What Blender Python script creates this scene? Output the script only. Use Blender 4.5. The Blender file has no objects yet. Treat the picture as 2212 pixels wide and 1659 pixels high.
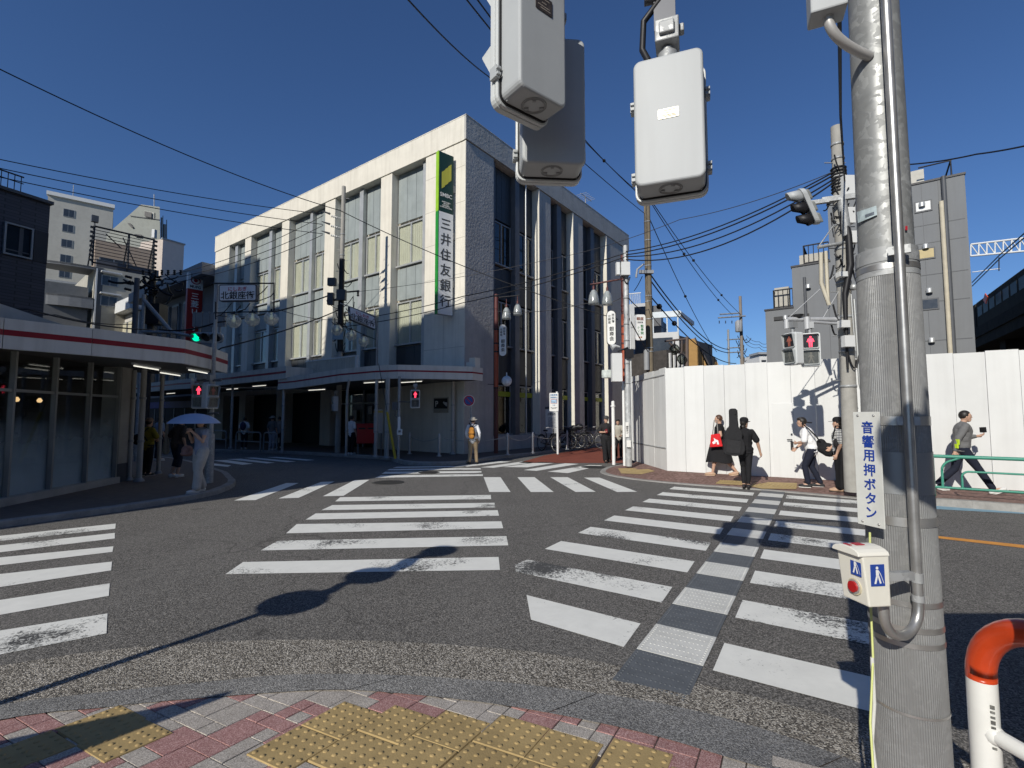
import bpy, bmesh, math, random
from mathutils import Vector, Matrix
random.seed(7)
S = bpy.context.scene
COL = S.collection
R = math.radians

# ------------------------------------------------------------------ camera
EYE = 1.60
FOC, PU, PV, HORIZON = 1050.0, 1106.0, 829.5, 899.5      # focal length, centre and horizon row (2212 x 1659 units)
PITCH = math.atan((HORIZON-PV)/FOC)
cam_d = bpy.data.cameras.new('camera'); cam = bpy.data.objects.new('camera', cam_d); COL.objects.link(cam)
cam.location = (0, 0, EYE); cam.rotation_euler = (R(90)+PITCH, 0, 0)
cam_d.sensor_width = 36; cam_d.lens = 36*FOC/2212.0; cam_d.clip_start = 0.05; cam_d.clip_end = 3000
S.camera = cam

# ------------------------------------------------------------------ sky and sun
SUN_AZ, SUN_EL = 32.6, 30.3          # the light travels towards azimuth 34 deg (right of straight ahead)
w = bpy.data.worlds.new('World'); S.world = w; w.use_nodes = True
nt = w.node_tree; bg = nt.nodes['Background']
sky = nt.nodes.new('ShaderNodeTexSky'); sky.sky_type = 'NISHITA'; sky.sun_disc = False
sky.sun_elevation = R(SUN_EL); sky.sun_rotation = R(180+SUN_AZ)
sky.air_density = 1.0; sky.dust_density = 0.15; sky.ozone_density = 3.0; sky.altitude = 100
tint = nt.nodes.new('ShaderNodeMix'); tint.data_type = 'RGBA'; tint.blend_type = 'MULTIPLY'; tint.inputs[0].default_value = 1; tint.inputs[7].default_value = (.72,.98,1.36,1)   # clearer, bluer air
nt.links.new(sky.outputs['Color'], tint.inputs[6]); nt.links.new(tint.outputs[2], bg.inputs['Color']); bg.inputs['Strength'].default_value = 0.067
sd = bpy.data.lights.new('sun', 'SUN'); sun = bpy.data.objects.new('sun', sd); COL.objects.link(sun)
sd.energy = 4.3; sd.angle = R(0.5); sd.color = (1.0, 0.95, 0.86)
LD = Vector((math.sin(R(SUN_AZ))*math.cos(R(SUN_EL)), math.cos(R(SUN_AZ))*math.cos(R(SUN_EL)), -math.sin(R(SUN_EL))))
sun.rotation_euler = LD.to_track_quat('-Z', 'Y').to_euler(); sun.location = (-30, -40, 40)
S.view_settings.view_transform = 'Standard'; S.view_settings.look = 'None'
S.view_settings.exposure = 0.0; S.view_settings.gamma = 1.0
S.cycles.max_bounces = 6; S.cycles.transparent_max_bounces = 12; S.cycles.sample_clamp_indirect = 4

# ------------------------------------------------------------------ geometry helpers
CP, SP = math.cos(PITCH), math.sin(PITCH)
def ray(u, v):
    r = u-PU; up = PV-v
    return Vector((r, FOC*CP-up*SP, FOC*SP+up*CP))
def gr(u, v, z=0.0):                 # where a sight line meets the level z
    d = ray(u, v); t = (z-EYE)/d.z; return Vector((d.x*t, d.y*t, z))
def at(u, v, Y):                     # the point at forward distance Y
    d = ray(u, v); t = Y/d.y; return Vector((d.x*t, Y, EYE+d.z*t))
def onplane(u, v, P, n):
    d = ray(u, v); C = Vector((0, 0, EYE)); t = (Vector(P)-C).dot(n)/d.dot(n); return C+d*t

class MB:
    def __init__(s): s.v = []; s.f = []; s.m = []; s.sm = []
    def add(s, vs, fs, m=0, smooth=False):
        b = len(s.v); s.v += [Vector(p) for p in vs]
        for f in fs: s.f.append([b+i for i in f]); s.m.append(m); s.sm.append(smooth)
        return s
    def poly(s, pts, m=0): return s.add(pts, [list(range(len(pts)))], m)
    def box(s, a, b, m=0):
        x0, y0, z0 = [min(a[i], b[i]) for i in range(3)]; x1, y1, z1 = [max(a[i], b[i]) for i in range(3)]
        return s.add([(x0,y0,z0),(x1,y0,z0),(x1,y1,z0),(x0,y1,z0),(x0,y0,z1),(x1,y0,z1),(x1,y1,z1),(x0,y1,z1)],
                     [(3,2,1,0),(4,5,6,7),(0,1,5,4),(1,2,6,5),(2,3,7,6),(3,0,4,7)], m)
    def obox(s, c, ax, ay, az, m=0):                # centre and three half-axis vectors
        c, ax, ay, az = Vector(c), Vector(ax), Vector(ay), Vector(az)
        p = [c+i*ax+j*ay+k*az for k in (-1, 1) for i, j in ((-1,-1),(1,-1),(1,1),(-1,1))]
        return s.add(p, [(3,2,1,0),(4,5,6,7),(0,1,5,4),(1,2,6,5),(2,3,7,6),(3,0,4,7)], m)
    def prism(s, poly, z0, z1, m=0):
        n = len(poly); p = [(x, y, z0) for x, y in poly]+[(x, y, z1) for x, y in poly]
        return s.add(p, [list(range(n))[::-1], list(range(n, 2*n))]+[(i, (i+1) % n, (i+1) % n+n, i+n) for i in range(n)], m)
    def extr(s, poly3, d, m=0):                     # 3-D outline pushed along d
        n = len(poly3); d = Vector(d); p = [Vector(q) for q in poly3]; p = p+[q+d for q in p]
        return s.add(p, [list(range(n))[::-1], list(range(n, 2*n))]+[(i, (i+1) % n, (i+1) % n+n, i+n) for i in range(n)], m)
    def tube(s, pts, r, n=8, m=0, cap=True, closed=False):
        pts = [Vector(p) for p in pts]; k = len(pts); rs = r if isinstance(r, (list, tuple)) else [r]*k
        vs = []; up = None
        for i, p in enumerate(pts):
            if closed: t = (pts[(i+1) % k]-pts[i-1])
            else: t = (pts[min(i+1, k-1)]-pts[max(i-1, 0)])
            t = t.normalized() if t.length > 1e-9 else Vector((0, 0, 1))
            if up is None: up = Vector((0, 0, 1)) if abs(t.z) < .9 else Vector((1, 0, 0))
            x = t.cross(up).normalized(); up = x.cross(t).normalized()
            for j in range(n):
                a = 2*math.pi*j/n; vs.append(p+(x*math.cos(a)+up*math.sin(a))*rs[i])
        fs = []
        for i in range(k if closed else k-1):
            i2 = (i+1) % k
            for j in range(n): fs.append((i*n+j, i*n+(j+1) % n, i2*n+(j+1) % n, i2*n+j))
        s.add(vs, fs, m, True)
        if cap and not closed:
            s.add(vs[:n], [list(range(n))[::-1]], m); s.add(vs[-n:], [list(range(n))], m)
        return s
    def cyl(s, p0, p1, r0, r1=None, n=16, m=0): return s.tube([p0, p1], [r0, r0 if r1 is None else r1], n, m)
    def lathe(s, prof, c=(0,0,0), n=20, m=0, sx=1, sy=1, cap=True):
        c = Vector(c); vs = []; fs = []
        for r, z in prof:
            for j in range(n):
                a = 2*math.pi*j/n; vs.append(c+Vector((r*math.cos(a)*sx, r*math.sin(a)*sy, z)))
        for i in range(len(prof)-1):
            for j in range(n): fs.append((i*n+j, i*n+(j+1) % n, (i+1)*n+(j+1) % n, (i+1)*n+j))
        s.add(vs, fs, m, True)
        for i, rev in ((0, True), (len(prof)-1, False)):
            if cap and prof[i][0] > 1e-4:
                l = list(range(i*n, i*n+n)); s.add(vs[i*n:i*n+n], [list(range(n))[::-1] if rev else list(range(n))], m)
        return s
    def ball(s, c, r, n=12, m=0):
        rx, ry, rz = (r, r, r) if not isinstance(r, (list, tuple)) else r
        k = max(4, n//2); c = Vector(c)
        vs = [c+Vector((0, 0, -rz))]; fs = []
        for i in range(1, k):
            t = math.pi*i/k
            for j in range(n):
                a = 2*math.pi*j/n; vs.append(c+Vector((rx*math.sin(t)*math.cos(a), ry*math.sin(t)*math.sin(a), -rz*math.cos(t))))
        vs.append(c+Vector((0, 0, rz))); L = len(vs)-1
        for j in range(n): fs.append((0, 1+(j+1) % n, 1+j)); fs.append((L, L-n+j, L-n+(j+1) % n))
        for i in range(k-2):
            for j in range(n): a = 1+i*n; fs.append((a+j, a+(j+1) % n, a+n+(j+1) % n, a+n+j))
        return s.add(vs, fs, m, True)
    def disc(s, c, nrm, r, t, n=28, m=0):
        c, nrm = Vector(c), Vector(nrm).normalized(); return s.tube([c, c+nrm*t], r, n, m)
    def build(s, name, mats, parent=None, world=False, bevel=0, origin=None, seg=2):
        me = bpy.data.meshes.new(name)
        mats = mats if isinstance(mats, (list, tuple)) else [mats]
        vs = s.v
        off = None
        if parent is not None and world:
            inv = ROOT[parent.name].inverted(); vs = [inv @ p for p in vs]
        if parent is None:
            if origin is None:
                lo = [min(p[i] for p in vs) for i in range(3)]; hi = [max(p[i] for p in vs) for i in range(3)]
                origin = ((lo[0]+hi[0])/2, (lo[1]+hi[1])/2, lo[2])
            off = Vector(origin); vs = [p-off for p in vs]
        me.from_pydata([tuple(p) for p in vs], [], s.f)
        for x in mats: me.materials.append(x)
        for p, i, q in zip(me.polygons, s.m, s.sm): p.material_index = i; p.use_smooth = q
        bm = bmesh.new(); bm.from_mesh(me); bmesh.ops.recalc_face_normals(bm, faces=bm.faces); bm.to_mesh(me); bm.free()
        o = bpy.data.objects.new(name, me); COL.objects.link(o)
        if parent is not None: o.parent = parent
        if off is not None: o.location = off
        if bevel:
            b = o.modifiers.new('bevel', 'BEVEL'); b.width = bevel; b.segments = seg; b.limit_method = 'ANGLE'; b.angle_limit = R(40)
        return o
ROOT = {}
def tag(o, label, cat, group=None):
    o['label'] = label; o['category'] = cat
    if group: o['group'] = group
    return o
def thing(name, label, cat, loc=(0,0,0), rz=0.0, group=None):
    o = bpy.data.objects.new(name, None); COL.objects.link(o); o.empty_display_size = .2
    o.location = loc; o.rotation_euler = (0, 0, rz)
    ROOT[o.name] = Matrix.Translation(Vector(loc)) @ Matrix.Rotation(rz, 4, 'Z')
    return tag(o, label, cat, group)
def struct(o): o['kind'] = 'structure'; return o
def dup(root, loc, rz, label, group=None):
    r = root.copy(); COL.objects.link(r); r.location = loc; r.rotation_euler = (0, 0, rz); r['label'] = label
    if group: r['group'] = group
    ROOT[r.name] = Matrix.Translation(Vector(loc)) @ Matrix.Rotation(rz, 4, 'Z')
    for ch in list(root.children):
        c = ch.copy(); COL.objects.link(c); c.parent = r
        for g in list(ch.children):
            d = g.copy(); COL.objects.link(d); d.parent = c
    return r
def text(body, size, m, parent, c, xd, up, bold=0.0, ls=1.0, depth=.003, name='lettering', sx=1.0, cs=1.0, parent_world=True, shear=0):
    cu = bpy.data.curves.new('t', 'FONT'); cu.body = body; cu.size = size; cu.align_x = 'CENTER'; cu.align_y = 'CENTER'
    cu.offset = bold*size; cu.space_line = ls; cu.space_character = cs; cu.extrude = depth; cu.resolution_u = 3; cu.shear = shear
    o = bpy.data.objects.new('t', cu); COL.objects.link(o)
    me = bpy.data.meshes.new_from_object(o.evaluated_get(bpy.context.evaluated_depsgraph_get()))
    COL.objects.unlink(o); bpy.data.objects.remove(o); bpy.data.curves.remove(cu)
    xd = Vector(xd).normalized(); up = Vector(up).normalized(); n = xd.cross(up)
    lo = [min(v.co[i] for v in me.vertices) for i in (0, 1)]; hi = [max(v.co[i] for v in me.vertices) for i in (0, 1)]
    mx, my = (lo[0]+hi[0])/2, (lo[1]+hi[1])/2
    c = Vector(c)
    inv = ROOT[parent.name].inverted() if parent_world and parent.name in ROOT else Matrix.Identity(4)
    for v in me.vertices: v.co = inv @ (c+xd*((v.co.x-mx)*sx)+up*(v.co.y-my)+n*v.co.z)
    me.name = name; me.materials.clear(); me.materials.append(m)
    t = bpy.data.objects.new(name, me); COL.objects.link(t); t.parent = parent
    return t
def sag(a, b, s, n=18):
    a, b = Vector(a), Vector(b)
    return [a.lerp(b, i/n)-Vector((0, 0, 4*s*(i/n)*(1-i/n))) for i in range(n+1)]
def arc(c, r, a0, a1, ax, ay, n=8):
    c, ax, ay = Vector(c), Vector(ax), Vector(ay)
    return [c+ax*(r*math.cos(a0+(a1-a0)*i/n))+ay*(r*math.sin(a0+(a1-a0)*i/n)) for i in range(n+1)]
def rrect(w, h, r, n=5):             # rounded rectangle outline, centred
    out = []
    for cx, cy, a in ((w/2-r, h/2-r, 0), (-w/2+r, h/2-r, 90), (-w/2+r, -h/2+r, 180), (w/2-r, -h/2+r, 270)):
        for i in range(n+1): t = R(a+90*i/n); out.append((cx+r*math.cos(t), cy+r*math.sin(t)))
    return out

# ------------------------------------------------------------------ materials
def M(name, col, rough=.6, metal=0.0, var=.12, vs=3.0, bump=0.0, bs=40.0, spec=.4, coat=0.0, emit=None, es=1.0, stain=0.0, streak=False):
    m = bpy.data.materials.new(name); m.use_nodes = True; t = m.node_tree; N = t.nodes; L = t.links
    b = N['Principled BSDF']; b.inputs['Roughness'].default_value = rough; b.inputs['Metallic'].default_value = metal
    b.inputs['Specular IOR Level'].default_value = spec; b.inputs['Coat Weight'].default_value = coat
    c4 = (*col, 1)
    b.inputs['Base Color'].default_value = c4
    if emit: b.inputs['Emission Color'].default_value = (*emit, 1); b.inputs['Emission Strength'].default_value = es
    tc = None
    if var or bump or stain:
        tc = N.new('ShaderNodeTexCoord')
    if var:
        n = N.new('ShaderNodeTexNoise'); n.inputs['Scale'].default_value = vs; n.inputs['Detail'].default_value = 6; n.inputs['Roughness'].default_value = .65
        L.new(tc.outputs['Object'], n.inputs['Vector'])
        mr = N.new('ShaderNodeMapRange'); mr.inputs[1].default_value = .3; mr.inputs[2].default_value = .7; mr.inputs[3].default_value = 1-var; mr.inputs[4].default_value = 1+var
        L.new(n.outputs['Fac'], mr.inputs[0])
        mx = N.new('ShaderNodeMix'); mx.data_type = 'RGBA'; mx.blend_type = 'MULTIPLY'; mx.inputs[0].default_value = 1
        mx.inputs[6].default_value = c4; L.new(mr.outputs[0], mx.inputs[7]); last = mx.outputs[2]
        rr = N.new('ShaderNodeMapRange'); rr.inputs[3].default_value = max(.03, rough-.08); rr.inputs[4].default_value = min(1, rough+.08)
        L.new(n.outputs['Fac'], rr.inputs[0]); L.new(rr.outputs[0], b.inputs['Roughness'])
        if stain:                       # grime: runs down (streak) or blotches
            mp = N.new('ShaderNodeMapping'); mp.inputs['Scale'].default_value = (3.0, 3.0, .18) if streak else (1, 1, 1)
            L.new(tc.outputs['Object'], mp.inputs[0]); n2 = N.new('ShaderNodeTexNoise'); n2.inputs['Scale'].default_value = 2.2; n2.inputs['Detail'].default_value = 8
            L.new(mp.outputs[0], n2.inputs['Vector']); r2 = N.new('ShaderNodeMapRange'); r2.inputs[1].default_value = .45; r2.inputs[2].default_value = .75; r2.inputs[3].default_value = 0; r2.inputs[4].default_value = stain
            L.new(n2.outputs['Fac'], r2.inputs[0]); m2 = N.new('ShaderNodeMix'); m2.data_type = 'RGBA'; L.new(r2.outputs[0], m2.inputs[0]); L.new(last, m2.inputs[6])
            m2.inputs[7].default_value = (col[0]*.45, col[1]*.43, col[2]*.4, 1); last = m2.outputs[2]
        L.new(last, b.inputs['Base Color'])
    if bump:
        n3 = N.new('ShaderNodeTexNoise'); n3.inputs['Scale'].default_value = bs; n3.inputs['Detail'].default_value = 5
        L.new(tc.outputs['Object'], n3.inputs['Vector']); bp = N.new('ShaderNodeBump'); bp.inputs['Strength'].default_value = bump; bp.inputs['Distance'].default_value = .02
        L.new(n3.outputs['Fac'], bp.inputs['Height']); L.new(bp.outputs[0], b.inputs['Normal'])
    return m
def Mglass(name, tint=(.8,.85,.85), refl=1.0, ior=1.5, rough=0.0, milky=0.0):
    m = bpy.data.materials.new(name); m.use_nodes = True; t = m.node_tree; N = t.nodes; L = t.links
    N.remove(N['Principled BSDF']); o = N['Material Output']
    tr = N.new('ShaderNodeBsdfTransparent'); tr.inputs[0].default_value = (*tint, 1)
    gl = N.new('ShaderNodeBsdfGlossy'); gl.inputs['Roughness'].default_value = rough; gl.inputs['Color'].default_value = (refl, refl, refl, 1)
    fr = N.new('ShaderNodeFresnel'); ge = N.new('ShaderNodeNewGeometry'); mi = N.new('ShaderNodeMapRange'); mi.inputs[3].default_value = ior; mi.inputs[4].default_value = 1/ior
    L.new(ge.outputs['Backfacing'], mi.inputs[0]); L.new(mi.outputs[0], fr.inputs[0])     # thin pane: same reflectance from both sides
    mx = N.new('ShaderNodeMixShader'); L.new(fr.outputs[0], mx.inputs[0]); L.new(tr.outputs[0], mx.inputs[1]); L.new(gl.outputs[0], mx.inputs[2]); L.new(mx.outputs[0], o.inputs[0])
    if milky:
        df = N.new('ShaderNodeBsdfTranslucent'); df.inputs[0].default_value = (.8,.82,.82,1); d2 = N.new('ShaderNodeBsdfDiffuse'); d2.inputs[0].default_value = (.7,.72,.72,1); m1 = N.new('ShaderNodeMixShader'); m2 = N.new('ShaderNodeMixShader')
        L.new(df.outputs[0], m1.inputs[1]); L.new(d2.outputs[0], m1.inputs[2]); m2.inputs[0].default_value = milky; L.new(mx.outputs[0], m2.inputs[1]); L.new(m1.outputs[0], m2.inputs[2]); L.new(m2.outputs[0], o.inputs[0])
    return m
def Memit(name, col, s):
    return M(name, tuple(min(1, c*.6) for c in col), .4, var=0, emit=col, es=s)
def Mground(name, c0, c1, scale, bump, rough=.9, big=.15, bigs=.5, dist=.01, c2=None):
    m = bpy.data.materials.new(name); m.use_nodes = True; t = m.node_tree; N = t.nodes; L = t.links; b = N['Principled BSDF']
    b.inputs['Roughness'].default_value = rough; b.inputs['Specular IOR Level'].default_value = .3
    g = N.new('ShaderNodeNewGeometry')
    v = N.new('ShaderNodeTexVoronoi'); v.inputs['Scale'].default_value = scale; v.inputs['Randomness'].default_value = 1; L.new(g.outputs['Position'], v.inputs['Vector'])
    cr = N.new('ShaderNodeValToRGB'); cr.color_ramp.elements[0].color = (*c0, 1); cr.color_ramp.elements[1].color = (*c1, 1)
    if c2: e = cr.color_ramp.elements.new(.55); e.color = (*c2, 1)
    sp = N.new('ShaderNodeSeparateColor'); L.new(v.outputs['Color'], sp.inputs[0]); L.new(sp.outputs[0], cr.inputs[0])
    n = N.new('ShaderNodeTexNoise'); n.inputs['Scale'].default_value = bigs; n.inputs['Detail'].default_value = 9; n.inputs['Roughness'].default_value = .7; L.new(g.outputs['Position'], n.inputs['Vector'])
    mr = N.new('ShaderNodeMapRange'); mr.inputs[1].default_value = .3; mr.inputs[2].default_value = .7; mr.inputs[3].default_value = 1-big; mr.inputs[4].default_value = 1+big; L.new(n.outputs['Fac'], mr.inputs[0])
    mx = N.new('ShaderNodeMix'); mx.data_type = 'RGBA'; mx.blend_type = 'MULTIPLY'; mx.inputs[0].default_value = 1; L.new(cr.outputs[0], mx.inputs[6]); L.new(mr.outputs[0], mx.inputs[7])
    L.new(mx.outputs[2], b.inputs['Base Color'])
    bp = N.new('ShaderNodeBump'); bp.inputs['Strength'].default_value = bump; bp.inputs['Distance'].default_value = dist; bp.invert = True
    L.new(v.outputs['Distance'], bp.inputs['Height']); L.new(bp.outputs[0], b.inputs['Normal'])
    return m
def Mpaint(name, wear, seed):       # white road paint, worn through to the asphalt in patches
    m = M(name, (.74,.74,.69), .75, var=.06, vs=6); t = m.node_tree; N = t.nodes; L = t.links; b = N['Principled BSDF']
    g = N.new('ShaderNodeNewGeometry')
    mp = N.new('ShaderNodeMapping'); mp.inputs['Location'].default_value = (seed*3.1, seed*1.7, 0); L.new(g.outputs['Position'], mp.inputs[0])
    n1 = N.new('ShaderNodeTexNoise'); n1.inputs['Scale'].default_value = 1.1; n1.inputs['Detail'].default_value = 2; L.new(mp.outputs[0], n1.inputs['Vector'])
    n2 = N.new('ShaderNodeTexNoise'); n2.inputs['Scale'].default_value = 26; n2.inputs['Detail'].default_value = 7; n2.inputs['Roughness'].default_value = .75; n2.inputs['Distortion'].default_value = 1.2; L.new(mp.outputs[0], n2.inputs['Vector'])
    a = N.new('ShaderNodeMath'); a.operation = 'MULTIPLY_ADD'; a.inputs[1].default_value = 1.1; L.new(n1.outputs['Fac'], a.inputs[0]); L.new(n2.outputs['Fac'], a.inputs[2])
    r = N.new('ShaderNodeMapRange'); r.inputs[1].default_value = 1.32-wear; r.inputs[2].default_value = 1.42-wear; L.new(a.outputs[0], r.inputs[0])
    mx = N.new('ShaderNodeMix'); mx.data_type = 'RGBA'; L.new(r.outputs[0], mx.inputs[0])
    src = b.inputs['Base Color'].links[0].from_socket; L.new(src, mx.inputs[6]); mx.inputs[7].default_value = (.07,.07,.068,1); L.new(mx.outputs[2], b.inputs['Base Color'])
    return m
def Mgalv(name, col=(.42,.43,.43), s=22, metal=.55, rough=.45, amp=1.0):
    m = M(name, col, rough, metal, var=0, spec=.5); t = m.node_tree; N = t.nodes; L = t.links; b = N['Principled BSDF']
    tc = N.new('ShaderNodeTexCoord'); n = N.new('ShaderNodeTexNoise'); n.inputs['Scale'].default_value = 14; n.inputs['Detail'].default_value = 4
    L.new(tc.outputs['Object'], n.inputs['Vector']); ad = N.new('ShaderNodeVectorMath'); ad.operation = 'MULTIPLY_ADD'; ad.inputs[1].default_value = (.12,.12,.12)
    L.new(n.outputs['Color'], ad.inputs[0]); L.new(tc.outputs['Object'], ad.inputs[2])
    v = N.new('ShaderNodeTexVoronoi'); v.inputs['Scale'].default_value = s; L.new(ad.outputs[0], v.inputs['Vector'])
    sp = N.new('ShaderNodeSeparateColor'); L.new(v.outputs['Color'], sp.inputs[0])
    mr = N.new('ShaderNodeMapRange'); mr.inputs[1].default_value = .62; mr.inputs[2].default_value = .95; mr.inputs[3].default_value = 1-.05*amp; mr.inputs[4].default_value = 1+.24*amp; L.new(sp.outputs[0], mr.inputs[0])
    n2 = N.new('ShaderNodeTexNoise'); n2.inputs['Scale'].default_value = 2.5; n2.inputs['Detail'].default_value = 8; L.new(tc.outputs['Object'], n2.inputs['Vector'])
    m3 = N.new('ShaderNodeMapRange'); m3.inputs[1].default_value = .3; m3.inputs[2].default_value = .7; m3.inputs[3].default_value = 1-.2*amp; m3.inputs[4].default_value = 1+.14*amp; L.new(n2.outputs['Fac'], m3.inputs[0])
    ml = N.new('ShaderNodeMath'); ml.operation = 'MULTIPLY'; L.new(mr.outputs[0], ml.inputs[0]); L.new(m3.outputs[0], ml.inputs[1])
    mx = N.new('ShaderNodeMix'); mx.data_type = 'RGBA'; mx.blend_type = 'MULTIPLY'; mx.inputs[0].default_value = 1; mx.inputs[6].default_value = (*col, 1); L.new(ml.outputs[0], mx.inputs[7])
    L.new(mx.outputs[2], b.inputs['Base Color'])
    rr = N.new('ShaderNodeMapRange'); rr.inputs[3].default_value = rough-.1; rr.inputs[4].default_value = rough+.14; L.new(sp.outputs[1], rr.inputs[0]); L.new(rr.outputs[0], b.inputs['Roughness'])
    return m

asphalt = Mground('asphalt', (.050,.047,.042), (.265,.25,.228), 120, .55, .92, .10, .45, .006, (.125,.12,.112))
aggregate = Mground('exposed_aggregate', (.035,.033,.030), (.52,.49,.43), 125, .5, .85, .2, 2.0, .012, (.20,.18,.15))
kerbm = Mground('kerb_concrete', (.085,.083,.078), (.43,.42,.395), 170, .5, .9, .15, 3.0, .006, (.215,.21,.198))
kerb2 = M('kerb_stone', (.30,.29,.27), .85, var=.2, vs=8, bump=.3, bs=60, stain=.3)
t_ = asphalt.node_tree; N_ = t_.nodes; L_ = t_.links; b_ = N_['Principled BSDF']      # patches, oily spots, polished tracks and fine cracks
g_ = N_.new('ShaderNodeNewGeometry'); src = b_.inputs['Base Color'].links[0].from_socket
def _layer(src, fac, col):
    m = N_.new('ShaderNodeMix'); m.data_type = 'RGBA'; L_.new(fac, m.inputs[0]); L_.new(src, m.inputs[6]); m.inputs[7].default_value = (*col, 1); return m.outputs[2]
def _mr(s, a, b, c, d):
    m = N_.new('ShaderNodeMapRange'); m.inputs[1].default_value = a; m.inputs[2].default_value = b; m.inputs[3].default_value = c; m.inputs[4].default_value = d; L_.new(s, m.inputs[0]); return m.outputs[0]
n_ = N_.new('ShaderNodeTexNoise'); n_.inputs['Scale'].default_value = 2.3; n_.inputs['Detail'].default_value = 3; L_.new(g_.outputs['Position'], n_.inputs['Vector'])
src = _layer(src, _mr(n_.outputs['Fac'], .68, .76, 0, .55), (.03,.029,.028))
mp_ = N_.new('ShaderNodeMapping'); mp_.inputs['Rotation'].default_value = (0,0,R(38)); mp_.inputs['Scale'].default_value = (.9,.10,1); L_.new(g_.outputs['Position'], mp_.inputs[0])
n_ = N_.new('ShaderNodeTexNoise'); n_.inputs['Scale'].default_value = 1.4; n_.inputs['Detail'].default_value = 5; L_.new(mp_.outputs[0], n_.inputs['Vector'])
src = _layer(src, _mr(n_.outputs['Fac'], .48, .7, 0, .30), (.18,.172,.16))
n_ = N_.new('ShaderNodeTexNoise'); n_.inputs['Scale'].default_value = .8; n_.inputs['Detail'].default_value = 4
ad_ = N_.new('ShaderNodeVectorMath'); ad_.operation = 'MULTIPLY_ADD'; ad_.inputs[1].default_value = (1.6,1.6,0); L_.new(g_.outputs['Position'], n_.inputs['Vector']); L_.new(n_.outputs['Color'], ad_.inputs[0]); L_.new(g_.outputs['Position'], ad_.inputs[2])
v_ = N_.new('ShaderNodeTexVoronoi'); v_.feature = 'DISTANCE_TO_EDGE'; v_.inputs['Scale'].default_value = .22; L_.new(ad_.outputs[0], v_.inputs['Vector'])
src = _layer(src, _mr(v_.outputs['Distance'], .0010, .0030, .45, 0), (.03,.029,.027))
L_.new(src, b_.inputs['Base Color'])
paver_r = Mground('paver_red', (.24,.115,.105), (.56,.37,.345), 260, .35, .9, .15, 5, .004, (.375,.20,.185))
paver_b = Mground('paver_beige', (.25,.225,.195), (.62,.575,.51), 260, .35, .9, .15, 5, .004, (.42,.38,.335))
paver_j = M('paver_joint', (.075,.06,.052), .95, var=.2)
tact_y = M('tactile_yellow', (.42,.305,.135), .75, var=.16, vs=7, bump=.15, bs=140, stain=.3)
tact_w = M('tactile_white', (.62,.62,.58), .6, var=.1, vs=9, stain=.2)
tact_g = M('tactile_grey', (.105,.115,.125), .7, var=.15, vs=9)
brick_b = Mground('brick_brown', (.13,.075,.06), (.27,.17,.145), 20, .2, .9, .2, 1.5, .004)
red_pave = Mground('red_road_surface', (.17,.045,.028), (.27,.08,.05), 140, .3, .9, .2, .9, .004)
paints = [Mpaint('road_paint', .07, 1), Mpaint('worn_road_paint', .24, 2), Mpaint('road_paint_light_wear', .135, 3)]
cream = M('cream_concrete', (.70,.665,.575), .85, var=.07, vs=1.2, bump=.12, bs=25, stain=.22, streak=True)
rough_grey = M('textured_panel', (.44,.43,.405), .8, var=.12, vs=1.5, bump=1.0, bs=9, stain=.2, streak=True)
alu = M('aluminium', (.50,.51,.50), .45, .5, var=.08)
alu_d = M('dull_aluminium', (.30,.31,.315), .5, .3, var=.1)
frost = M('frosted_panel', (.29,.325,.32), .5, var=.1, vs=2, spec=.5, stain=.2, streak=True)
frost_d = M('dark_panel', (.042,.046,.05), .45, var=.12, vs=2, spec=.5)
glass = Mglass('window_glass', (.93,.945,.92), .9)
glass_s = Mglass('shop_glass', (.88,.91,.92), .8)
glass_k = Mglass('dark_room_glass', (.5,.55,.6), .25)
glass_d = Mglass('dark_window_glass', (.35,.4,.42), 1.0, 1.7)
blind = M('cream_blind', (.62,.60,.52), .85, var=.08, vs=1.5)
curtain = M('grey_curtain', (.22,.20,.17), .9, var=.15)
dark = M('dark_interior', (.018,.019,.022), .8, var=.2)
black = M('black_plastic', (.014,.014,.016), .5, var=.1)
blackm = M('black_metal', (.022,.022,.025), .5, .2, var=.1)
white = M('white_paint', (.66,.67,.66), .45, var=.04, stain=.1)
whitebox = M('signal_grey_white', (.44,.46,.465), .5, var=.05, vs=3, stain=.22, streak=True)
greym = M('grey_paint', (.30,.31,.32), .5, var=.08)
greyd = M('dark_grey_paint', (.085,.09,.098), .55, var=.1)
galv = Mgalv('galvanised_steel', (.27,.278,.275), 48, .3, .5)
galv2 = Mgalv('galvanised_dull', (.36,.37,.37), 30, .3, .55)
chrome = M('stainless_steel', (.50,.49,.47), .38, .8, var=.12, vs=14)
concp = M('concrete_pole', (.34,.33,.30), .85, var=.15, vs=4, stain=.25, streak=True)
redst = M('dark_red_stripe', (.26,.012,.022), .5, var=.1)
fascia = M('fascia_sheet', (.62,.60,.55), .6, var=.06, vs=1.5, stain=.3, streak=True)
soffit = M('dull_soffit', (.10,.10,.095), .8, var=.15)
tube_l = Memit('fluorescent_tube', (1.0,.97,.85), 1.0)
ink = M('sign_ink_black', (.02,.02,.022), .6, var=0)
inkg = M('sign_ink_grey', (.055,.062,.065), .6, var=0)
inkb = M('sign_ink_blue', (.015,.05,.30), .5, var=0)
inkr = M('sign_ink_red', (.42,.02,.035), .5, var=0)
panelw = M('sign_white', (.78,.78,.75), .5, var=.03)
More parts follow.
